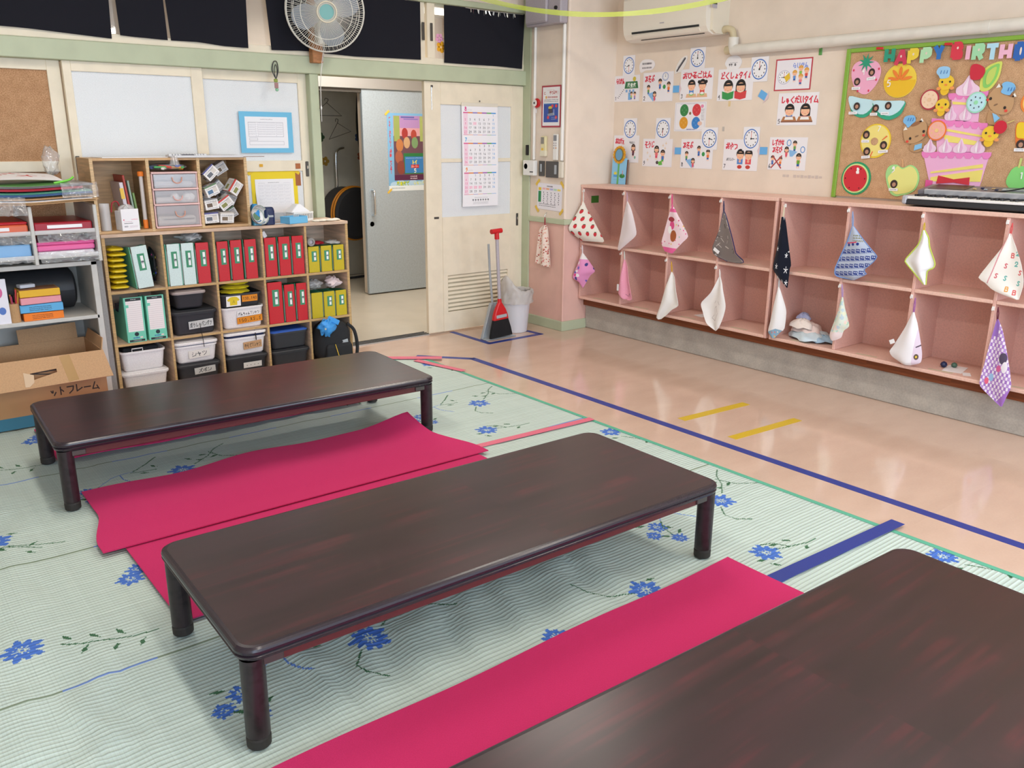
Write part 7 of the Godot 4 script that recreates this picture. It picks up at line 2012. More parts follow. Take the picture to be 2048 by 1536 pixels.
	# bears
	var bears := [[[-2.592, 1.562, -2.585, 1.593, -2.549, 1.614, -2.501, 1.629, -2.472, 1.613, -2.453, 1.577, -2.459, 1.53, -2.493, 1.499, -2.542, 1.488, -2.573, 1.503], [-2.596, 1.609, -2.591, 1.635, -2.565, 1.645, -2.534, 1.642, -2.524, 1.614, -2.541, 1.598, -2.563, 1.577, -2.577, 1.593], [-2.543, 1.517, -2.469, 1.556], [-2.506, 1.53], [-2.558, 1.5, -2.466, 1.535], [-2.53, 1.49, -2.47, 1.5, -2.46, 1.46, -2.5, 1.44, -2.54, 1.455], "brown paper bear in a blue chef hat left of the cake", [[-2.578, 1.57], [-2.49, 1.615]]],
		[[-2.144, 1.726, -2.13, 1.764, -2.1, 1.782, -2.044, 1.761, -2.015, 1.723, -2.015, 1.67, -2.044, 1.642, -2.092, 1.648, -2.132, 1.683], [-2.083, 1.796, -2.061, 1.807, -2.026, 1.796, -2.013, 1.77, -2.029, 1.751, -2.04, 1.738, -2.081, 1.753, -2.077, 1.777], [-2.131, 1.724, -2.052, 1.676], [-2.1, 1.692], [-2.146, 1.718, -2.044, 1.66], [-2.13, 1.66, -2.09, 1.65, -2.06, 1.62, -2.08, 1.59, -2.13, 1.6], "brown paper bear in a blue chef hat right of the cake", [[-2.1, 1.785], [-2.014, 1.735]]]]
	for q in bears:
		var k := thing("bear_cutout", q[6], "paper bear", Vector3.ZERO, "paper bears")
		cut(k, "body", smooth(v2(q[5])), 2, paper_c("bb9268"))
		cut(k, "head", smooth(v2(q[0])), 3, paper_c("c29a70"))
		for e in q[7]: cut(k, "ear", v2([e[0] - 0.012, e[1] - 0.008, e[0] + 0.012, e[1] - 0.004, e[0], e[1] + 0.014]), 4, paper_c("f0ece4"))
		cut(k, "hat", smooth(v2(q[1])), 5, paper_c("7fbcea"))
		var hc := Vector2(q[1][4] * 0.5 + q[1][10] * 0.5, q[1][5] * 0.5 + q[1][11] * 0.5)
		for i in 3: cut(k, "hat_crease", v2([hc.x - 0.016 + i * 0.014, hc.y - 0.008, hc.x - 0.012 + i * 0.014, hc.y + 0.01, hc.x - 0.01 + i * 0.014, hc.y + 0.01, hc.x - 0.013 + i * 0.014, hc.y - 0.008]), 6, paper_c("3a6fb4"))
		cut(k, "brow_patch", ell(hc.x + (0.036 if hc.x < -2.3 else -0.01), hc.y - 0.022, 0.034, 0.009, 14, 0.45 if hc.x < -2.3 else -0.5), 4, paper_c("9a6a48"))
		for i in 2: cut(k, "eye", ell(q[2][i * 2], q[2][i * 2 + 1], 0.007, 0.008, 12), 4, paper_c("2e2620"))
		cut(k, "mouth", ell(q[3][0], q[3][1], 0.011, 0.004, 10, 0.4), 4, paper_c("8a6a50"))
		for i in 2: cut(k, "cheek", ell(q[4][i * 2], q[4][i * 2 + 1], 0.008, 0.007, 10), 4, paper_c("e24a3c"))
		cut(k, "scarf", v2([q[5][0] + 0.02, q[5][1] - 0.01, q[5][2], q[5][3] - 0.008, q[5][4] - 0.008, q[5][5] + 0.004, q[5][6] - 0.012, q[5][7] + 0.01]), 4, paper_c("8ac4ec"))
	# keyboard on the cubby top
	var kb := thing("electronic_keyboard", "grey and black electronic keyboard lying on the cubby top", "keyboard", Vector3(4.815, 1.1575, -2.37))
	var len := 0.96
	part(kb, "base", mb().lohi(Vector3(-0.15, 0.008, 0.0), Vector3(0.15, 0.04, len), 0.006), M.black_plastic)
	part(kb, "end_cap", mb(Vector3(0, 0, 0.0)).lohi(Vector3(-0.155, 0.01, -0.018), Vector3(0.15, 0.058, 0.012), 0.008), mat(H("b4b2b8"), 0.35), "silver grey end cap")
	part(kb, "key_bed", mb().lohi(Vector3(-0.152, 0.04, 0.012), Vector3(-0.14, 0.05, len), 0.002), mat(H("e8e6e6"), 0.3))
	for i in 40:
		part(kb, "white_key", mb().lohi(Vector3(-0.15, 0.042, 0.014 + i * 0.0235), Vector3(-0.02, 0.054, 0.014 + i * 0.0235 + 0.0225), 0.0015), M.white_gloss)
	for i in 39:
		if i % 7 in [2, 6]: continue
		part(kb, "black_key", mb().lohi(Vector3(-0.11, 0.052, 0.03 + i * 0.0235), Vector3(-0.02, 0.064, 0.03 + i * 0.0235 + 0.013), 0.002), M.black_plastic)
	part(kb, "panel", mb(Vector3(0.06, 0.078, len / 2), Basis(Vector3.BACK, 0.16)).box(Vector3.ZERO, Vector3(0.165, 0.04, len), 0.006), mat(H("77747c"), 0.35), "sloping grey control panel")
	part(kb, "silver_strip", mb(Vector3(-0.02, 0.076, len / 2), Basis(Vector3.BACK, 0.16)).box(Vector3.ZERO, Vector3(0.02, 0.03, len - 0.08), 0.004), mat(H("c4c6cc"), 0.3, 0.4))
	part(kb, "speaker_grille", mb(Vector3(0.07, 0.101, 0.14), Basis(Vector3.BACK, 0.16)).box(Vector3.ZERO, Vector3(0.12, 0.004, 0.2), 0.002), M.dark_metal)
	part(kb, "screen", mb(Vector3(0.07, 0.102, 0.5), Basis(Vector3.BACK, 0.16)).box(Vector3.ZERO, Vector3(0.03, 0.004, 0.18), 0.001), M.dustpan)
	for i in 6:
		part(kb, "button", mb(Vector3(0.04 + 0.03 * (i % 2), 0.1 + 0.004 * (i % 2), 0.28 + i * 0.028), Basis(Vector3.BACK, 0.16)).box(Vector3.ZERO, Vector3(0.012, 0.006, 0.018), 0.002), [mat(H("c8a878"), 0.4), M.navy, M.dustpan][i % 3])
	part(kb, "power_cord", mb(Vector3(-4.815, -1.1575, 2.37)).tube(curve3([Vector3(4.79, 1.236, -2.12), Vector3(4.82, 1.25, -1.95), Vector3(4.86, 1.272, -1.85), Vector3(4.95, 1.3, -1.82), Vector3(4.965, 1.17, -1.75)]), 0.004, 6), M.rubber, "black power cord running over the panel")
	single("black_adapter", mb(Vector3(4.93, 1.172, -2.44)).box(Vector3.ZERO, Vector3(0.07, 0.03, 0.08), 0.006), M.black_plastic, "small black adapter beside the keyboard's end", "adapter")

# ---------------------------------------------------------------- towels on the cubby hooks
func resample(p: Array, n: int) -> Array:
	var d := [0.0]
	for i in p.size() - 1: d.append(d[-1] + p[i].distance_to(p[i + 1]))
	var o := []
	for k in n + 1:
		var s: float = d[-1] * k / n
		var i := 0
		while i < p.size() - 2 and d[i + 1] < s: i += 1
		var f: float = clampf((s - d[i]) / maxf(d[i + 1] - d[i], 1e-6), 0.0, 1.0)
		var a: Vector3 = p[maxi(i - 1, 0)]
		var b: Vector3 = p[mini(i + 2, p.size() - 1)]
		o.append(p[i].lerp(p[i + 1], f).lerp(p[i].cubic_interpolate(p[i + 1], a, b, f), 0.6))
	return o

func towel(label: String, hook: Array, left: Array, right: Array, m: Material, loop: String, folds := 2.0, amp := 0.009, xb := 4.646, edging := "") -> Node3D:
	# left and right: z, y pairs from the neck down; a triple list when x differs
	var conv := func(a: Array) -> Array:
		var o := []
		for q in a: o.append(Vector3(q[2] if q.size() > 2 else xb, q[1], q[0]))
		return o
	var L := resample(conv.call(left), 22)
	var R := resample(conv.call(right), 22)
	var o := thing("hand_towel", label, "towel", Vector3.ZERO, "hand towels on hooks")
	var lo := Vector2(1e9, 1e9)
	var hi := -lo
	for q in L + R:
		lo = lo.min(Vector2(q.z, q.y)); hi = hi.max(Vector2(q.z, q.y))
	var sz := hi - lo
	part(o, "cloth", mb().sheet(18, 22, func(u: float, v: float) -> Vector3:
		var i := int(roundf(v * 22))
		var p: Vector3 = L[i].lerp(R[i], u)
		var w: float = minf(1.0, L[i].distance_to(R[i]) / 0.1)
		p.x += amp * w * (sin(u * PI * folds + label.length()) - 0.4) - 0.006 * sin(u * PI) * w
		return p, 0.0022, func(q: Vector3, _u: Vector2) -> Vector2: return Vector2((q.z - lo.x) / sz.x, 1.0 - (q.y - lo.y) / sz.y)), m)
	var nk: Vector3 = L[0].lerp(R[0], 0.5)
	var hk := Vector3(4.646 if xb > 4.6 else xb, hook[1], hook[0])
	part(o, "loop", mb().tube([hk + Vector3(0.0, 0, 0), hk.lerp(nk, 0.5) + Vector3(0, 0, 0.004), nk + Vector3(0, -0.01, 0.002)], 0.0028, 5), mat(H(loop), 0.8))
	part(o, "loop", mb().tube([hk + Vector3(0.0, 0, 0), hk.lerp(nk, 0.5) - Vector3(0, 0, 0.004), nk + Vector3(0, -0.01, -0.002)], 0.0028, 5), mat(H(loop), 0.8))
	if edging:
		part(o, "piping", mb().tube(L, 0.0035, 5), mat(H(edging), 0.8))
		part(o, "piping", mb().tube(R, 0.0035, 5), mat(H(edging), 0.8))
	return o

func tcv(bg: String, w := 160, h := 220) -> Cv:
	return Cv.new(w, h, H(bg))

func build_towels() -> void:
	var c := tcv("efe9de", 220, 220)
	for k in 26:
		var x := 14 + (k % 5) * 46 + (22 if (k / 5) % 2 else 0)
		var y := 16 + (k / 5) * 40
		c.oval(x, y, 10, 12, H("cf3f46")); c.rect(x - 6, y - 13, 12, 4, H("3a6a4a"))
	towel("white towel with red strawberries on the first hook by the pilaster", [-4.933, 1.1], [[-4.937, 1.031], [-4.955, 0.95, 4.62], [-4.968, 0.845, 4.548], [-4.968, 0.805, 4.55], [-4.93, 0.728]], [[-4.93, 1.031], [-4.884, 0.966], [-4.82, 0.9], [-4.771, 0.843], [-4.69, 0.748], [-4.705, 0.733]], cloth_mat(Color.WHITE, ImageTexture.create_from_image(c.im)), "e8e4dc", 1.4)
	towel("plain pale pink towel on the second upper hook", [-4.466, 1.124], [[-4.462, 1.06], [-4.496, 0.932], [-4.515, 0.82], [-4.538, 0.7], [-4.532, 0.692]], [[-4.456, 1.06], [-4.42, 1.02], [-4.386, 0.96], [-4.343, 0.829], [-4.42, 0.76], [-4.52, 0.69]], cloth_mat(H("eadfe2")), "c8a4b8", 1.2)
	c = tcv("f6dde6", 160, 200)
	c.rect(0, 0, 160, 30, H("ee6aa4")); c.rect(0, 178, 160, 22, H("ee6aa4"))
	for k in 30: c.oval(c.rng.randf() * 160, 34 + c.rng.randf() * 140, 3, 3, H(["ee6aa4", "8fd0b8", "f0c84a", "d84a7a"][k % 4]))
	c.oval(62, 84, 16, 18, H("ea5a96")); c.oval(56, 60, 22, 10, H("a83f4a")); c.oval(74, 128, 20, 24, H("b0623a")); c.oval(48, 104, 12, 16, H("fafafa"))
	for k in 6: c.rect(10 + k * 26, 4, 12, 12, H("fdeef4"))
	towel("pink patterned towel with hot pink bands on the third upper hook", [-4.03, 1.134], [[-4.028, 1.062], [-4.06, 0.96], [-4.085, 0.87], [-4.106, 0.787], [-4.07, 0.73]], [[-4.022, 1.062], [-3.977, 1.018], [-3.91, 0.94], [-3.853, 0.858], [-3.9, 0.81], [-3.985, 0.726]], cloth_mat(Color.WHITE, ImageTexture.create_from_image(c.im)), "e8568e", 1.3)
	c = tcv("ea9ccc", 140, 200)
	c.rect(0, 0, 140, 36, H("f0ecee"))
	for k in 16: c.oval(c.rng.randf() * 140, 40 + c.rng.randf() * 150, c.rng.randf_range(5, 13), c.rng.randf_range(5, 10), H(["f8f4f6", "7a6ac0", "e0508c", "4a4a8a"][k % 4]))
	towel("orchid pink towel with cartoon blots on the first lower hook", [-4.931, 0.69], [[-4.927, 0.631], [-4.945, 0.53, 4.62], [-4.968, 0.432, 4.594], [-4.93, 0.4, 4.62], [-4.91, 0.352]], [[-4.921, 0.631], [-4.86, 0.58], [-4.778, 0.504], [-4.83, 0.46], [-4.905, 0.35]], cloth_mat(Color.WHITE, ImageTexture.create_from_image(c.im)), "f0e8ec", 1.6)
	c = tcv("f0a4bc", 120, 220)
	for k in 60: c.oval(c.rng.randf() * 120, c.rng.randf() * 220, 2, 2, H("f4b8cc"))
	c.line(Vector2(60, 190), Vector2(80, 200), 3, H("a86a8a")); c.line(Vector2(80, 200), Vector2(96, 180), 3, H("a86a8a")); c.line(Vector2(96, 180), Vector2(100, 198), 3, H("6a4a5a"))
	var t := towel("narrow rose pink towel on the second lower hook", [-4.467, 0.69], [[-4.463, 0.629], [-4.49, 0.52], [-4.5, 0.43], [-4.505, 0.36], [-4.46, 0.33]], [[-4.457, 0.629], [-4.43, 0.6], [-4.415, 0.565], [-4.385, 0.45], [-4.352, 0.34], [-4.4, 0.326]], cloth_mat(Color.WHITE, ImageTexture.create_from_image(c.im)), "d8d8d0", 2.4, 0.012)
	part(t, "care_tag", mb(Vector3(4.634, 0.41, -4.507), WALL_RIGHT).pane(0.02, 0.05, 0.001), M.paper, "white care tag")
	c = tcv("f0eeec", 120, 220)
	towel("plain white towel with a yellow loop on the third lower hook", [-4.0, 0.666], [[-3.992, 0.592], [-4.03, 0.48], [-4.07, 0.34], [-4.106, 0.245], [-4.09, 0.23]], [[-3.985, 0.592], [-3.957, 0.558], [-3.925, 0.45], [-3.9, 0.363], [-3.96, 0.32], [-4.01, 0.272], [-4.06, 0.236]], cloth_mat(H("f1efec")), "d8a83a", 2.2, 0.012)
	c = tcv("f2efed", 160, 220)
	for q in [[100, 120, 112, 150], [112, 150, 96, 180], [96, 180, 70, 172], [100, 120, 90, 128], [90, 128, 94, 160], [110, 100, 122, 112], [70, 172, 84, 158], [84, 110, 90, 100]]: c.line(Vector2(q[0], q[1]), Vector2(q[2], q[3]), 2, H("c4bcbc"))
	towel("white towel with a faint line drawing on the fourth lower hook", [-3.574, 0.661], [[-3.569, 0.617], [-3.62, 0.5], [-3.698, 0.413], [-3.68, 0.36], [-3.64, 0.28], [-3.575, 0.239]], [[-3.562, 0.617], [-3.535, 0.564], [-3.489, 0.427], [-3.5, 0.35], [-3.53, 0.27], [-3.565, 0.238]], cloth_mat(Color.WHITE, ImageTexture.create_from_image(c.im)), "f0ece8", 2.0, 0.013)
	c = tcv("7e7470", 140, 200)
	for k in 60:
		var p := Vector2(c.rng.randf() * 140, c.rng.randf() * 190)
		c.line(p, p + Vector2(c.rng.randf_range(-18, 18), c.rng.randf_range(-18, 18)), c.rng.randf_range(1.5, 4), H(["c4bab4", "a79c96", "5c5450", "b8aeaa"][k % 4]))
	t = towel("brown patterned towel with navy edging on the fourth upper hook", [-3.582, 1.114], [[-3.577, 1.045], [-3.6, 0.92], [-3.644, 0.8], [-3.624, 0.755], [-3.515, 0.722]], [[-3.571, 1.045], [-3.55, 1.009], [-3.5, 0.9], [-3.474, 0.836], [-3.45, 0.78], [-3.385, 0.738], [-3.4, 0.724], [-3.5, 0.721]], cloth_mat(Color.WHITE, ImageTexture.create_from_image(c.im)), "2a3058", 1.2, 0.009, 4.646, "2a3260")
	part(t, "name_tag", mb(Vector3(4.631, 0.785, -3.6), WALL_RIGHT * Basis(Vector3.BACK, -0.5)).pane(0.05, 0.022, 0.0015), M.paper, "white name tag")
	c = tcv("1c1f2c", 120, 240)
	for q in [[20, 40, 6], [90, 60, 6], [24, 110, 7], [84, 130, 8], [30, 170, 9], [90, 180, 12], [40, 214, 10], [100, 224, 9]]:
		for k in 5: c.line(Vector2(q[0], q[1]), Vector2(q[0], q[1]) + Vector2(q[2], 0).rotated(k * TAU / 5 - 0.3), 3, H("eeeef0"))
	for q in [[96, 110, 9], [70, 222, 9]]: c.oval(q[0], q[1], q[2], q[2], H("eeeef0")); c.oval(q[0] - 4, q[1] - 2, q[2] * 0.85, q[2] * 0.85, H("1c1f2c"))
	t = towel("black towel with white stars and moons between the two cubby units", [-3.117, 1.109], [[-3.12, 1.045], [-3.122, 1.0], [-3.13, 0.85], [-3.145, 0.72], [-3.09, 0.66], [-3.035, 0.612]], [[-3.1, 1.045], [-3.088, 1.013], [-3.05, 0.86], [-3.024, 0.759], [-3.03, 0.73], [-3.03, 0.612]], cloth_mat(Color.WHITE, ImageTexture.create_from_image(c.im)), "e0d4b8", 1.6, 0.008, 4.634)
	part(t, "name_tag", mb(Vector3(4.632, 1.03, -3.11), WALL_RIGHT).pane(0.02, 0.03, 0.0015), M.paper, "white name tag")
	c = tcv("b7c2d6", 200, 260)
	c.fine(80, 40, 60, 3, 12, 7, H("8a8a70"))
	for q in [[60, 92], [84, 86], [108, 82]]: c.oval(q[0], q[1], 7, 7, H("2f3f8a"))
	c.line(Vector2(50, 84), Vector2(100, 74), 6, H("d0506a"))
	for r in 4:
		for k in 8:
			var p := Vector2(4 + k * 25, 122 + r * 36 - k * 4)
			c.rect(p.x, p.y, 20, 17, H("36468c")); c.rect(p.x + 4, p.y + 4, 5, 6, H("c8d0e0")); c.rect(p.x + 12, p.y + 4, 5, 6, H("c8d0e0"))
		for k in 20: c.rect(k * 10, 142 + r * 36 - k * 1.6, 9, 3, H("46569a"))
	towel("large grey blue towel with navy train rows in the middle of the cubbies", [-2.659, 1.108], [[-2.65, 1.025], [-2.67, 0.94], [-2.728, 0.77], [-2.716, 0.725], [-2.611, 0.717]], [[-2.644, 1.025], [-2.588, 0.968], [-2.52, 0.905], [-2.479, 0.867], [-2.5, 0.83], [-2.55, 0.78], [-2.527, 0.762], [-2.6, 0.718]], cloth_mat(Color.WHITE, ImageTexture.create_from_image(c.im)), "8aa4d0", 1.3, 0.01, 4.646, "7c9cd4")
	c = tcv("f2f1f2", 120, 220)
	c.pl([0, 196, 60, 176, 120, 184, 120, 220, 0, 220], H("8fb4cc"))
	for k in 18: c.oval(c.rng.randf() * 120, 188 + c.rng.randf() * 30, 4, 4, H(["e8e2da", "d88a8a", "e8c85a"][k % 3]))
	towel("white towel with a blue flowered back hanging under the star towel", [-3.104, 0.66], [[-3.104, 0.607], [-3.12, 0.5], [-3.135, 0.38], [-3.146, 0.305], [-3.115, 0.272]], [[-3.098, 0.607], [-3.07, 0.55], [-3.033, 0.461], [-3.034, 0.346], [-3.06, 0.32], [-3.099, 0.272]], cloth_mat(Color.WHITE, ImageTexture.create_from_image(c.im)), "d0d4d8", 1.6)
	c = tcv("dfe8dc", 120, 220)
	for k in 70: c.oval(c.rng.randf() * 120, c.rng.randf() * 180, c.rng.randf_range(4, 10), c.rng.randf_range(4, 10), H(["b8dccc", "f0d8d0", "e8ecd0", "c4d8e0"][k % 4]))
	c.pl([0, 176, 120, 168, 120, 220, 0, 220], H("f0e0e0"))
	towel("pale green flowered towel below the train towel", [-2.672, 0.681], [[-2.662, 0.606], [-2.68, 0.5], [-2.713, 0.367], [-2.7, 0.336]], [[-2.656, 0.606], [-2.635, 0.54], [-2.597, 0.442], [-2.627, 0.407], [-2.64, 0.36], [-2.69, 0.332]], cloth_mat(Color.WHITE, ImageTexture.create_from_image(c.im)), "b89ac8", 1.6)
	towel("white towel with lime green edging on the upper hook near the keyboard", [-2.233, 1.078], [[-2.236, 1.037], [-2.25, 0.96], [-2.311, 0.87], [-2.305, 0.85], [-2.24, 0.79], [-2.19, 0.745]], [[-2.226, 1.037], [-2.2, 1.0], [-2.185, 0.947], [-2.146, 0.869], [-2.15, 0.84], [-2.18, 0.82], [-2.178, 0.745]], cloth_mat(H("f2f1f4")), "d8b83a", 2.4, 0.012, 4.646, "c8dc5a")
	c = tcv("f0ebe4", 180, 240)
	for q in [[110, 70, "d86a6a"], [90, 110, "d06a72"], [130, 100, "6ab0a8"], [150, 130, "d86a6a"], [96, 156, "6ab0a8"], [60, 150, "d06a72"], [150, 170, "6ab0a8"], [110, 196, "e0a05a"], [140, 206, "d86a6a"], [130, 60, "6ab0a8"]]: c.glyph(["S", "A", "B", "R", "2", "C"][int(q[0]) % 6], q[0], q[1], 18, 20, 4, H(q[2]))
	c.line(Vector2(88, 10), Vector2(40, 190), 4, H("d8929a"))
	towel("large cream towel with small red and teal motifs below the keyboard", [-1.791, 1.111], [[-1.796, 1.058], [-1.82, 0.98], [-1.87, 0.89], [-1.906, 0.821], [-1.87, 0.8], [-1.823, 0.766], [-1.71, 0.733]], [[-1.788, 1.058], [-1.775, 1.03], [-1.753, 0.991], [-1.715, 0.91], [-1.694, 0.84], [-1.69, 0.8], [-1.7, 0.734]], cloth_mat(Color.WHITE, ImageTexture.create_from_image(c.im)), "d85a5a", 1.7)
	c = tcv("f3f1f5", 160, 220)
	c.pl([124, 20, 160, 20, 160, 220, 118, 220], H("e6d6e6")); c.oval(136, 180, 10, 12, H("6a5a50")); c.oval(136, 180, 4, 5, H("e8c84a")); c.line(Vector2(140, 70), Vector2(146, 96), 3, H("b06a9a")); c.line(Vector2(130, 140), Vector2(150, 128), 5, H("5a4a5a"))
	t = towel("white towel with a lilac side on the lower hook near the keyboard", [-2.225, 0.666], [[-2.227, 0.585], [-2.26, 0.49], [-2.31, 0.38], [-2.332, 0.337], [-2.31, 0.31], [-2.25, 0.284]], [[-2.219, 0.585], [-2.21, 0.56], [-2.196, 0.531], [-2.16, 0.42], [-2.144, 0.36], [-2.145, 0.31], [-2.2, 0.284]], cloth_mat(Color.WHITE, ImageTexture.create_from_image(c.im)), "a86aa8", 1.5, 0.012)
	part(t, "care_tag", mb(Vector3(4.636, 0.4, -2.318), WALL_RIGHT * Basis(Vector3.BACK, 0.5)).pane(0.03, 0.024, 0.001), M.paper, "white care tag")
	c = tcv("a67cc8", 180, 300)
	for y in 25:
		for x in 15:
			if (x + y) % 2 == 0: c.rect(x * 12, y * 12, 11, 11, H("efe6f4"))
			elif y % 2 == 0: c.rect(x * 12, y * 12, 11, 11, H("b896d4"))
	c.rect(0, 0, 60, 60, H("9a72c4")); c.pl([90, 300, 180, 230, 180, 300], H("a878cc"))
	c.oval(60, 204, 14, 14, H("9cc0e8")); c.oval(36, 220, 12, 12, H("e86a8a")); c.oval(112, 130, 22, 20, H("5a4f66")); c.oval(96, 168, 14, 12, H("d86aa0")); c.oval(128, 160, 16, 20, H("efeaf2"))
	towel("purple checked towel hanging lowest at the picture's right edge", [-1.791, 0.681], [[-1.788, 0.619], [-1.8, 0.5], [-1.81, 0.38], [-1.818, 0.26], [-1.76, 0.21], [-1.7, 0.166]], [[-1.78, 0.619], [-1.75, 0.57], [-1.715, 0.479], [-1.68, 0.37], [-1.659, 0.286], [-1.67, 0.24], [-1.69, 0.168]], cloth_mat(Color.WHITE, ImageTexture.create_from_image(c.im)), "6a2a3a", 1.6)
	c = tcv("efdccf", 100, 200)
	for k in 160: c.oval(c.rng.randf() * 100, c.rng.randf() * 200, 3, 3, H(["c8545a", "d88a7a", "a8584a", "e8b8a4"][k % 4]))
	t = towel("red flowered towel hanging on the pink pilaster beside the bin", [-5.185, 0.902], [[-5.195, 0.835], [-5.235, 0.8], [-5.255, 0.7], [-5.268, 0.6], [-5.281, 0.522]], [[-5.172, 0.835], [-5.15, 0.81], [-5.137, 0.719], [-5.12, 0.6], [-5.112, 0.505]], cloth_mat(Color.WHITE, ImageTexture.create_from_image(c.im)), "a83a44", 3.0, 0.012, 4.468)
	part(t, "hook", mb(Vector3(4.474, 0.905, -5.185)).tube(curve3([Vector3(0.012, 0.03, 0), Vector3(-0.004, 0.015, 0), Vector3(-0.01, -0.004, 0), Vector3(-0.002, -0.012, 0)]), 0.003, 5), M.chrome)

# ---------------------------------------------------------------- devices on the walls
func build_wall_devices() -> void:
	# air conditioner
	var a := thing("air_conditioner", "cream wall mounted air conditioner above the schedule cards", "air conditioner")
	var prof := v2([-5.0, 2.19, -4.86, 2.185, -4.815, 2.2, -4.79, 2.232, -4.78, 2.28, -4.776, 2.46, -4.79, 2.485, -4.83, 2.495, -5.0, 2.495])
	# profile lies in (-x, y); pushed out along z
	var pb := Basis(Vector3(-1, 0, 0), Vector3(0, 1, 0), Vector3(0, 0, -1))
	part(a, "casing", mb(Vector3(0, 0, -3.945), pb).extr(prof, 0.762), M.ac_white)
	part(a, "side_cover", mb(Vector3(0, 0, -3.925), pb).extr(v2([-5.0, 2.192, -4.87, 2.19, -4.83, 2.21, -4.82, 2.485, -5.0, 2.49]), 0.022), mat(H("e6dcc8"), 0.45))
	part(a, "outlet_slot", mb(Vector3(4.787, 2.24, -4.315), Basis(Vector3.BACK, 0.3)).box(Vector3.ZERO, Vector3(0.008, 0.014, 0.62), 0.002), M.ac_dark, "dark air outlet slot")
	part(a, "louvre", mb(Vector3(4.8, 2.215, -4.315), Basis(Vector3.BACK, 0.75)).box(Vector3.ZERO, Vector3(0.006, 0.028, 0.62), 0.002), M.ac_white)
	part(a, "lower_slot", mb(Vector3(4.832, 2.193, -4.28), Basis(Vector3.BACK, 1.2)).box(Vector3.ZERO, Vector3(0.006, 0.008, 0.58), 0.002), M.dark_metal)
	part(a, "badge", mb(Vector3(4.777, 2.285, -4.33), WALL_RIGHT).pane(0.04, 0.006, 0.001), M.grey_plastic)
	part(a, "display", mb(Vector3(4.83, 2.36, -3.919)).pane(0.05, 0.034, 0.002), M.grey_plastic)
	part(a, "display_mark", mb(Vector3(4.83, 2.37, -3.9168)).pane(0.046, 0.008, 0.001), M.ac_dark)
	var pi := thing("refrigerant_pipe", "cream insulated pipe running along the wall from the air conditioner", "pipe")
	part(pi, "run", mb().tube([Vector3(4.962, 2.085, -3.85), Vector3(4.962, 2.085, -1.0)], 0.034, 12), M.duct)
	part(pi, "elbow", mb().tube(curve3([Vector3(4.962, 2.085, -3.8), Vector3(4.962, 2.09, -3.83), Vector3(4.962, 2.11, -3.845), Vector3(4.962, 2.165, -3.845)]), 0.034, 12), M.duct)
	part(pi, "hose", mb().tube(curve3([Vector3(4.95, 2.215, -3.93), Vector3(4.95, 2.222, -3.89), Vector3(4.955, 2.205, -3.855), Vector3(4.962, 2.15, -3.845)]), 0.022, 10), M.duct_old, "yellowed wrapped hose")
	part(pi, "stub", mb().tube([Vector3(4.962, 2.09, -3.85), Vector3(4.962, 2.085, -3.9)], 0.028, 10), M.duct_old)
	for z in [-3.2, -2.2]: part(pi, "joint", mb().tube([Vector3(4.962, 2.085, z - 0.02), Vector3(4.962, 2.085, z + 0.02)], 0.0355, 12), M.duct)
	# grey box high on the pilaster
	var sp := thing("wall_box", "lilac grey metal box high on the pilaster", "box")
	part(sp, "case", mb().lohi(Vector3(4.425, 2.32, -5.4), Vector3(4.499, 2.62, -5.0), 0.008), M.grey_plastic)
	part(sp, "cover", mb().lohi(Vector3(4.405, 2.335, -5.39), Vector3(4.43, 2.61, -5.14), 0.012), M.grey_plastic)
	part(sp, "knob", mb(Vector3(4.418, 2.425, -5.05), Basis(Vector3.BACK, PI / 2)).lathe([[0.014, -0.01], [0.012, 0.006]], Vector3.ZERO, 5), M.rubber)
	# conduits
	single("conduit", mb().lohi(Vector3(4.476, 1.335, -5.368), Vector3(4.499, 2.33, -5.345), 0.008), M.white_gloss, "white cable conduit from the grey box down to the thermostat", "conduit")
	single("conduit", mb().lohi(Vector3(4.474, 1.335, -5.034), Vector3(4.499, 2.32, -5.006), 0.008), M.white_gloss, "white cable conduit beside the pilaster's corner", "conduit")
	# red framed notice
	var c := Cv.new(230, 310, H("b03a4a"))
	c.rect(12, 12, 206, 286, H("f0eef0"))
	c.text("これを半てる半！", 26, 40, 22, 26, 4, H("b85a5a"), 1.0); c.fine(70, 32, 80, 1, 5, 3, H("d8a0a0")); c.rect(46, 78, 16, 18, H("e0a83a")); c.fine(72, 80, 120, 1, 8, 14, H("c07070"))
	c.fine(28, 104, 170, 2, 12, 4, H("55525a"))
	c.rect(26, 132, 176, 140, H("3352a8")); c.rect(26, 132, 176, 6, H("4a90c8"))
	for p in [[130, 152], [176, 152], [80, 236], [176, 236]]: c.oval(p[0], p[1], 14, 12, H("d8404a"))
	c.oval(104, 164, 22, 12, H("d8c84a")); c.rect(84, 172, 50, 40, H("4a3f52")); c.pl([70, 210, 150, 200, 160, 220, 80, 226], H("8a94a8")); c.fine(120, 236, 60, 2, 12, 4, H("a8b4d8")); c.rect(146, 176, 6, 40, H("c8d0e0"))
	single("framed_notice", mb(Vector3(4.498, 1.74, -5.166), WALL_RIGHT).pane(0.224, 0.308, 0.004), print_mat(c, 0.4), "red framed notice with a blue picture on the pilaster", "notice")
	var al := thing("alarm_button", "red ringed round alarm with a white centre on the pilaster", "alarm", Vector3(4.47, 1.768, -5.318))
	al.basis = WALL_RIGHT
	part(al, "ring", mb(Vector3.ZERO, FLAT_UP).lathe([[0.03, 0.0], [0.036, 0.006], [0.034, 0.016], [0.028, 0.018]], Vector3.ZERO, 8), M.red_plastic)
	part(al, "face", mb(Vector3(0, 0, 0.016), FLAT_UP).lathe([[0.026, 0.0], [0.024, 0.004]], Vector3.ZERO, 7), M.white_gloss)
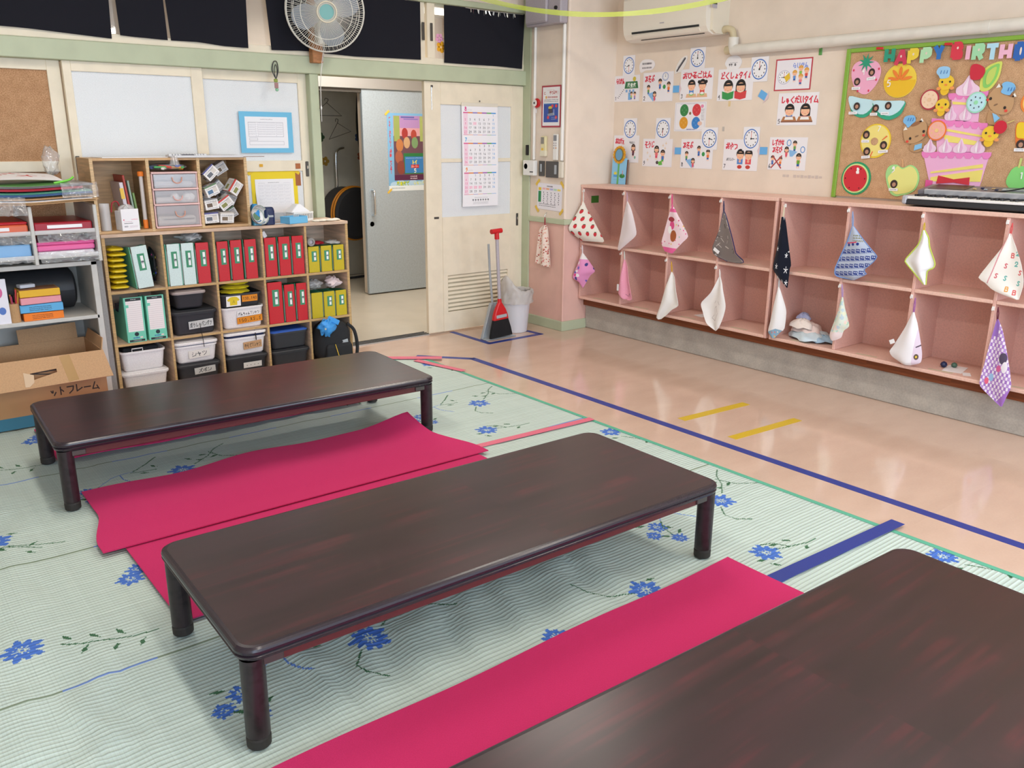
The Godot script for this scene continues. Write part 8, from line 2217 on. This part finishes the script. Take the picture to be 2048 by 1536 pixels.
	part(al, "dot", mb(Vector3(0, 0, 0.02), FLAT_UP).lathe([[0.008, 0.0], [0.007, 0.001]], Vector3.ZERO, 4), M.ac_dark)
	part(al, "tag", mb(Vector3(0.005, -0.06, 0.002)).pane(0.014, 0.03, 0.002), M.paper)
	# remotes, thermostat, switches
	var r1 := thing("remote_control", "yellowed remote control in a holder under the red framed notice", "remote control", Vector3(4.499, 1.445, -5.237))
	r1.basis = WALL_RIGHT
	part(r1, "body", mb(Vector3(0, 0, 0.01)).box(Vector3.ZERO, Vector3(0.062, 0.15, 0.02), 0.005), mat(H("e6dcae"), 0.45))
	part(r1, "screen", mb(Vector3(-0.008, 0.042, 0.0202)).pane(0.036, 0.05, 0.001), mat(H("8e8a80"), 0.3))
	part(r1, "sticker", mb(Vector3(-0.006, -0.03, 0.0202)).pane(0.024, 0.03, 0.001), M.mustard_tape)
	part(r1, "holder", mb(Vector3(0, -0.056, 0.013)).box(Vector3.ZERO, Vector3(0.068, 0.045, 0.026), 0.004), mat(H("e9e2c8"), 0.45))
	var r2 := thing("remote_control", "long white remote control beside the pilaster's corner", "remote control", Vector3(4.499, 1.438, -5.095))
	r2.basis = WALL_RIGHT
	part(r2, "body", mb(Vector3(0, 0, 0.01)).box(Vector3.ZERO, Vector3(0.056, 0.198, 0.02), 0.006), M.white_gloss)
	part(r2, "screen", mb(Vector3(0, 0.068, 0.0202)).pane(0.036, 0.042, 0.001), mat(H("8a8c90"), 0.3))
	for k in 6: part(r2, "button", mb(Vector3(-0.012 + 0.024 * (k % 2), 0.03 - 0.018 * (k / 2), 0.021)).box(Vector3.ZERO, Vector3(0.012, 0.008, 0.003), 0.001), mat(H("d88a3a"), 0.5) if k == 5 else M.grey_plastic)
	var th := thing("thermostat", "white thermostat box with a round dial on the green post", "thermostat", Vector3(4.486, 1.275, -5.376))
	th.basis = WALL_RIGHT
	part(th, "case", mb(Vector3(0, 0, 0.02)).box(Vector3.ZERO, Vector3(0.138, 0.118, 0.04), 0.005), M.white_gloss)
	part(th, "dial", mb(Vector3(-0.032, 0.012, 0.04), FLAT_UP).lathe([[0.022, 0.0], [0.02, 0.01], [0.008, 0.012]], Vector3.ZERO, 6), M.white_matte)
	part(th, "slider", mb(Vector3(0.04, -0.03, 0.0405)).pane(0.042, 0.008, 0.001), M.ac_dark)
	var s1 := thing("light_switch", "narrow metal switch plate beside the thermostat", "switch", Vector3(4.499, 1.273, -5.265))
	s1.basis = WALL_RIGHT
	part(s1, "plate", mb(Vector3(0, 0, 0.004)).box(Vector3.ZERO, Vector3(0.07, 0.118, 0.008), 0.002), M.dark_metal)
	part(s1, "rocker", mb(Vector3(-0.004, 0.005, 0.01)).box(Vector3.ZERO, Vector3(0.02, 0.06, 0.006), 0.002), M.dustpan)
	var s2 := thing("light_switch", "wide metal covered switch box at the pilaster's corner", "switch", Vector3(4.499, 1.27, -5.105))
	s2.basis = WALL_RIGHT
	part(s2, "box", mb(Vector3(0.01, 0, 0.012)).box(Vector3.ZERO, Vector3(0.185, 0.12, 0.024), 0.003), M.off_white)
	part(s2, "plate", mb(Vector3(-0.012, 0, 0.025)).box(Vector3.ZERO, Vector3(0.15, 0.124, 0.004), 0.002), M.dark_metal)
	part(s2, "rocker", mb(Vector3(0.03, 0.0, 0.028)).box(Vector3.ZERO, Vector3(0.026, 0.07, 0.004), 0.002), M.dustpan)
	single("door_catch", mb(Vector3(4.478, 1.412, -5.43)).box(Vector3.ZERO, Vector3(0.02, 0.08, 0.024), 0.004), M.rubber, "small black door catch on the green post", "catch")
	# weekly menu sheet
	var w := Cv.new(290, 200, H("eeeaf0"))
	w.fine(110, 16, 70, 1, 6, 9, H("55525e"))
	for k in 5:
		w.rect(58 + k * 44, 34, 38, 14, [H("f0b8bc"), H("ecb08a"), H("b8b8e0"), H("b8dcc0"), H("ecd86a")][k])
		for r in 6: w.rect(70 + k * 44 + (r % 2) * 5, 64 + r * 16, 7, 9, H("4a4a58"))
	w.rect(10, 34, 34, 22, H("e8c838")); w.rect(10, 62, 34, 84, H("2f8a52"))
	w.fine(20, 156, 200, 2, 14, 5, H("66626e"))
	var ws := thing("menu_sheet", "white weekly sheet with a green block taped at its corners on the pilaster", "notice", Vector3(4.498, 1.056, -5.168))
	ws.basis = WALL_RIGHT * Basis(Vector3.BACK, -0.03)
	part(ws, "sheet", mb().pane(0.295, 0.205, 0.0012), print_mat(w))
	for sx in [-1, 1]:
		for sy in [-1, 1]:
			part(ws, "tape", mb(Vector3(sx * 0.148, sy * 0.105, 0.0013), Basis(Vector3.BACK, -0.8 * sx * sy)).pane(0.06, 0.022, 0.0008), M.mustard_tape)
	# wall fan
	var f := thing("wall_fan", "white wall fan with a teal hub on a wooden block above the doorway", "fan")
	part(f, "mounting_block", mb().lohi(Vector3(2.64, 1.968, -5.467), Vector3(2.714, 2.43, -5.41), 0.004), M.fan_block, "light wooden mounting block")
	part(f, "base", mb(Vector3(2.685, 0, -5.375)).loft([[2.075, 0.05, 0.05, 0.012], [2.085, 0.062, 0.07, 0.016], [2.17, 0.062, 0.07, 0.016], [2.22, 0.05, 0.06, 0.016], [2.235, 0.03, 0.04, 0.012]], 4), M.fan_white)
	var tilt := Transform3D(Basis(Vector3.UP, -0.36) * Basis(Vector3.RIGHT, 0.2), Vector3(2.675, 2.268, -5.27))
	var mk := func() -> MB:
		var q := mb()
		q.xf = tilt
		return q
	var motor: MB = mk.call()
	motor.xf = tilt * Transform3D(FLAT_UP, Vector3(0, 0, -0.11))
	part(f, "motor", motor.lathe([[0.035, -0.03], [0.06, -0.015], [0.062, 0.05], [0.045, 0.065]], Vector3.ZERO, 7), M.fan_white)
	part(f, "neck", mb().tube([Vector3(2.68, 2.2, -5.375), Vector3(2.675, 2.26, -5.375)], 0.022, 8), M.fan_white)
	var R := 0.245
	for q in [[R, -0.02, 0.006], [R * 0.985, 0.01, 0.003], [R * 0.84, 0.05, 0.0022], [R * 0.66, 0.064, 0.0022], [R * 0.84, -0.05, 0.002], [R * 0.5, -0.062, 0.002]]:
		var ring := []
		for k in 48: ring.append(Vector3(cos(TAU * k / 48) * q[0], sin(TAU * k / 48) * q[0], q[1]))
		part(f, "guard_ring", (mk.call() as MB).tube(ring, q[2], 6, true), M.fan_white)
	var wires: MB = mk.call()
	var back: MB = mk.call()
	for k in 110:
		var d := Vector3(cos(TAU * k / 110), sin(TAU * k / 110), 0)
		wires.tube([d * 0.045 + Vector3(0, 0, 0.072), d * R * 0.66 + Vector3(0, 0, 0.064), d * R * 0.86 + Vector3(0, 0, 0.046), d * R * 0.985 + Vector3(0, 0, 0.005)], 0.0012, 4)
		if k % 2 == 0: back.tube([d * 0.06 + Vector3(0, 0, -0.06), d * R * 0.6 + Vector3(0, 0, -0.062), d * R * 0.86 + Vector3(0, 0, -0.045), d * R * 0.985 + Vector3(0, 0, -0.01)], 0.0009, 4)
	part(f, "front_guard", wires, M.fan_white, "fine white wire guard")
	part(f, "rear_guard", back, M.fan_white)
	var hub: MB = mk.call()
	hub.xf = tilt * Transform3D(FLAT_UP, Vector3(0, 0, 0.068))
	part(f, "hub_badge", hub.lathe([[0.056, 0.0], [0.056, 0.008], [0.05, 0.011]], Vector3.ZERO, 8), M.fan_teal, "round teal centre badge")
	var hr: MB = mk.call()
	var ring2 := []
	for k in 32: ring2.append(Vector3(cos(TAU * k / 32) * 0.06, sin(TAU * k / 32) * 0.06, 0.074))
	part(f, "hub_ring", hr.tube(ring2, 0.004, 6, true), mat(H("efe3c8"), 0.4))
	for k in 4:
		var bl: MB = mk.call()
		bl.xf = tilt * Transform3D(Basis(Vector3.BACK, TAU * k / 4 + 0.4) * Basis(Vector3.RIGHT, 0.35), Vector3(0, 0, 0.0))
		part(f, "blade", bl.extr(smooth(v2([0.03, -0.025, 0.1, -0.085, 0.19, -0.08, 0.215, 0.0, 0.16, 0.06, 0.06, 0.04, 0.03, 0.02])), 0.002), M.fan_blade)
	part(f, "spindle", (mk.call() as MB).tube([Vector3(0, 0, -0.07), Vector3(0, 0, 0.02)], 0.022, 10), M.fan_white)
	part(f, "cord", mb().tube(curve3([Vector3(2.705, 2.08, -5.36), Vector3(2.708, 2.0, -5.4), Vector3(2.707, 1.85, -5.455), Vector3(2.706, 1.6, -5.465)]), 0.002, 6), M.white_gloss)
	part(f, "pull_cord", mb().tube(curve3([Vector3(2.69, 2.08, -5.345), Vector3(2.695, 1.9, -5.42), Vector3(2.7, 1.7, -5.45)]), 0.0018, 5), M.white_gloss)
	part(f, "pull_knob", mb(Vector3(2.7, 1.69, -5.45)).lathe([[0.004, -0.012], [0.006, 0.0], [0.003, 0.012]], Vector3.ZERO, 4), M.white_gloss)
	# lime plastic tape swag and silver tinsel
	single("plastic_streamer", mb().sheet(40, 3, func(u: float, v: float) -> Vector3:
		var p0 := Vector3(3.9, 2.47, -5.3)
		var p1 := Vector3(4.62, 2.36, -3.4)
		var p := p0.lerp(p1, u)
		p.y -= 0.13 * 4.0 * u * (1.0 - u) - 0.02 * u
		var tw := 0.5 * sin(u * 9.0)
		return p + Vector3(0.012 * sin(tw) * (v - 0.5), -0.034 * (v - 0.5) * cos(tw), 0.0)), M.lime, "shiny lime plastic streamer swagging across the corner", "streamer")
	var tin := thing("tinsel_fringe", "silver tinsel fringe along the top of the right black cloth", "tinsel", Vector3(3.95, 2.415, -5.462))
	for k in 16:
		var x := 0.028 * k + 0.01 * sin(k * 3.7)
		part(tin, "strand", mb(Vector3(x, 0, 0), Basis(Vector3.UP, sin(k * 2.0)) * Basis(Vector3.BACK, 0.3 * sin(k * 1.3))).extr(v2([-0.004, 0, 0.004, 0, 0.006, -0.02 - 0.016 * absf(sin(k * 1.9)), -0.002, -0.024]), 0.001), M.silver)
	part(tin, "string", mb().tube([Vector3(-0.05, 0.004, 0), Vector3(0.25, 0.0, 0), Vector3(0.5, 0.004, 0)], 0.003, 5), M.silver)

# ---------------------------------------------------------------- broom, dustpan, bin
func build_cleaning_corner() -> void:
	var d := thing("dustpan", "grey upright dustpan holding the red broom", "dustpan", Vector3(3.93, 0.002, -5.09))
	var lean := Basis(Vector3.RIGHT, -0.12)
	part(d, "back_plate", mb(Vector3(0, 0, -0.05), lean).extr(v2([-0.14, 0.0, 0.15, 0.0, 0.03, 0.27, -0.03, 0.27]), 0.004), M.dustpan)
	for s in [-1, 1]:
		part(d, "side_wall", mb(Vector3(0, 0, -0.048), lean).box(Vector3(s * 0.087 + 0.003, 0.135, 0.014), Vector3(0.006, 0.29, 0.03), 0.002, Basis(Vector3.BACK, s * 0.4)), M.dustpan)
	part(d, "lip", mb().lohi(Vector3(-0.14, 0.0, -0.05), Vector3(0.152, 0.006, 0.03), 0.002), M.dustpan)
	part(d, "handle", mb().tube([Vector3(0.0, 0.25, -0.08), Vector3(-0.01, 0.5, -0.1), Vector3(-0.02, 0.72, -0.105)], 0.009, 8), M.dustpan)
	var b := thing("broom", "red headed hand broom with a grey stick and black bristles", "broom", Vector3(3.93, 0.02, -5.06))
	b.rotation = Vector3(0, 0, 0.055)
	part(b, "bristles", mb().loft([[0.0, 0.215, 0.026, 0.006], [0.06, 0.19, 0.03, 0.008], [0.15, 0.135, 0.032, 0.01]], 3), M.bristle)
	part(b, "head", mb().loft([[0.138, 0.142, 0.038, 0.008], [0.17, 0.132, 0.04, 0.012], [0.215, 0.1, 0.038, 0.014], [0.25, 0.06, 0.034, 0.014], [0.27, 0.034, 0.03, 0.014], [0.3, 0.03, 0.028, 0.013]], 4), M.red_plastic)
	part(b, "label", mb(Vector3(0.0, 0.165, 0.0205)).pane(0.1, 0.024, 0.001), M.dustpan, "pale label on the red head")
	part(b, "stick", mb().tube([Vector3(0, 0.29, 0), Vector3(0, 0.775, 0)], 0.0135, 10), M.grey_plastic)
	part(b, "grip_collar", mb().lathe([[0.018, 0.755], [0.018, 0.8], [0.014, 0.81]], Vector3.ZERO, 5), M.red_plastic)
	part(b, "grip", mb().tube([Vector3(-0.05, 0.815, 0), Vector3(0.045, 0.815, 0)], 0.0185, 10), M.red_plastic)
	# waste bin
	var w := thing("waste_bin", "pale lilac waste bin lined with a clear bag beside the broom", "waste bin", Vector3(4.2, 0, -5.215))
	part(w, "bucket", mb().lathe([[0.086, 0.0], [0.092, 0.004], [0.122, 0.315], [0.127, 0.318], [0.127, 0.33], [0.12, 0.33], [0.088, 0.01]], Vector3.ZERO, 10), M.bin)
	var fn := FastNoiseLite.new(); fn.seed = 3; fn.frequency = 2.2
	part(w, "liner", mb().sheet(48, 10, func(u: float, v: float) -> Vector3:
		var a := TAU * (0.0 if u == 1.0 else u)
		var k := fn.get_noise_2d(cos(a) * 3.0 + v * 2.0, sin(a) * 3.0)
		var peak := 0.12 * exp(-pow(angle_difference(a, 2.9) * 1.6, 2.0))
		var r := lerpf(0.112, 0.137, smoothstep(0.3, 0.7, v)) + 0.016 * k
		var y := 0.3 + 0.045 * sin(v * PI) + peak * sin(v * PI) - 0.06 * smoothstep(0.5, 1.0, v) + 0.014 * k
		return Vector3(cos(a) * r, y, sin(a) * r)), mat_liner(), "crumpled clear bin liner")
	part(w, "trash", mb(Vector3(0.01, 0.26, 0)).sheet(14, 6, func(u: float, v: float) -> Vector3:
		var a := TAU * u
		return Vector3(cos(a) * 0.1 * sin(v * 1.57), 0.05 * cos(v * 1.57) + 0.01 * sin(a * 5.0), sin(a) * 0.1 * sin(v * 1.57))), mat(H("a9a7b4"), 0.8))

func mat_liner() -> StandardMaterial3D:
	var m := clear_mat(H("d6d0ca"), 0.72, 0.3)
	m.cull_mode = BaseMaterial3D.CULL_DISABLED
	return m
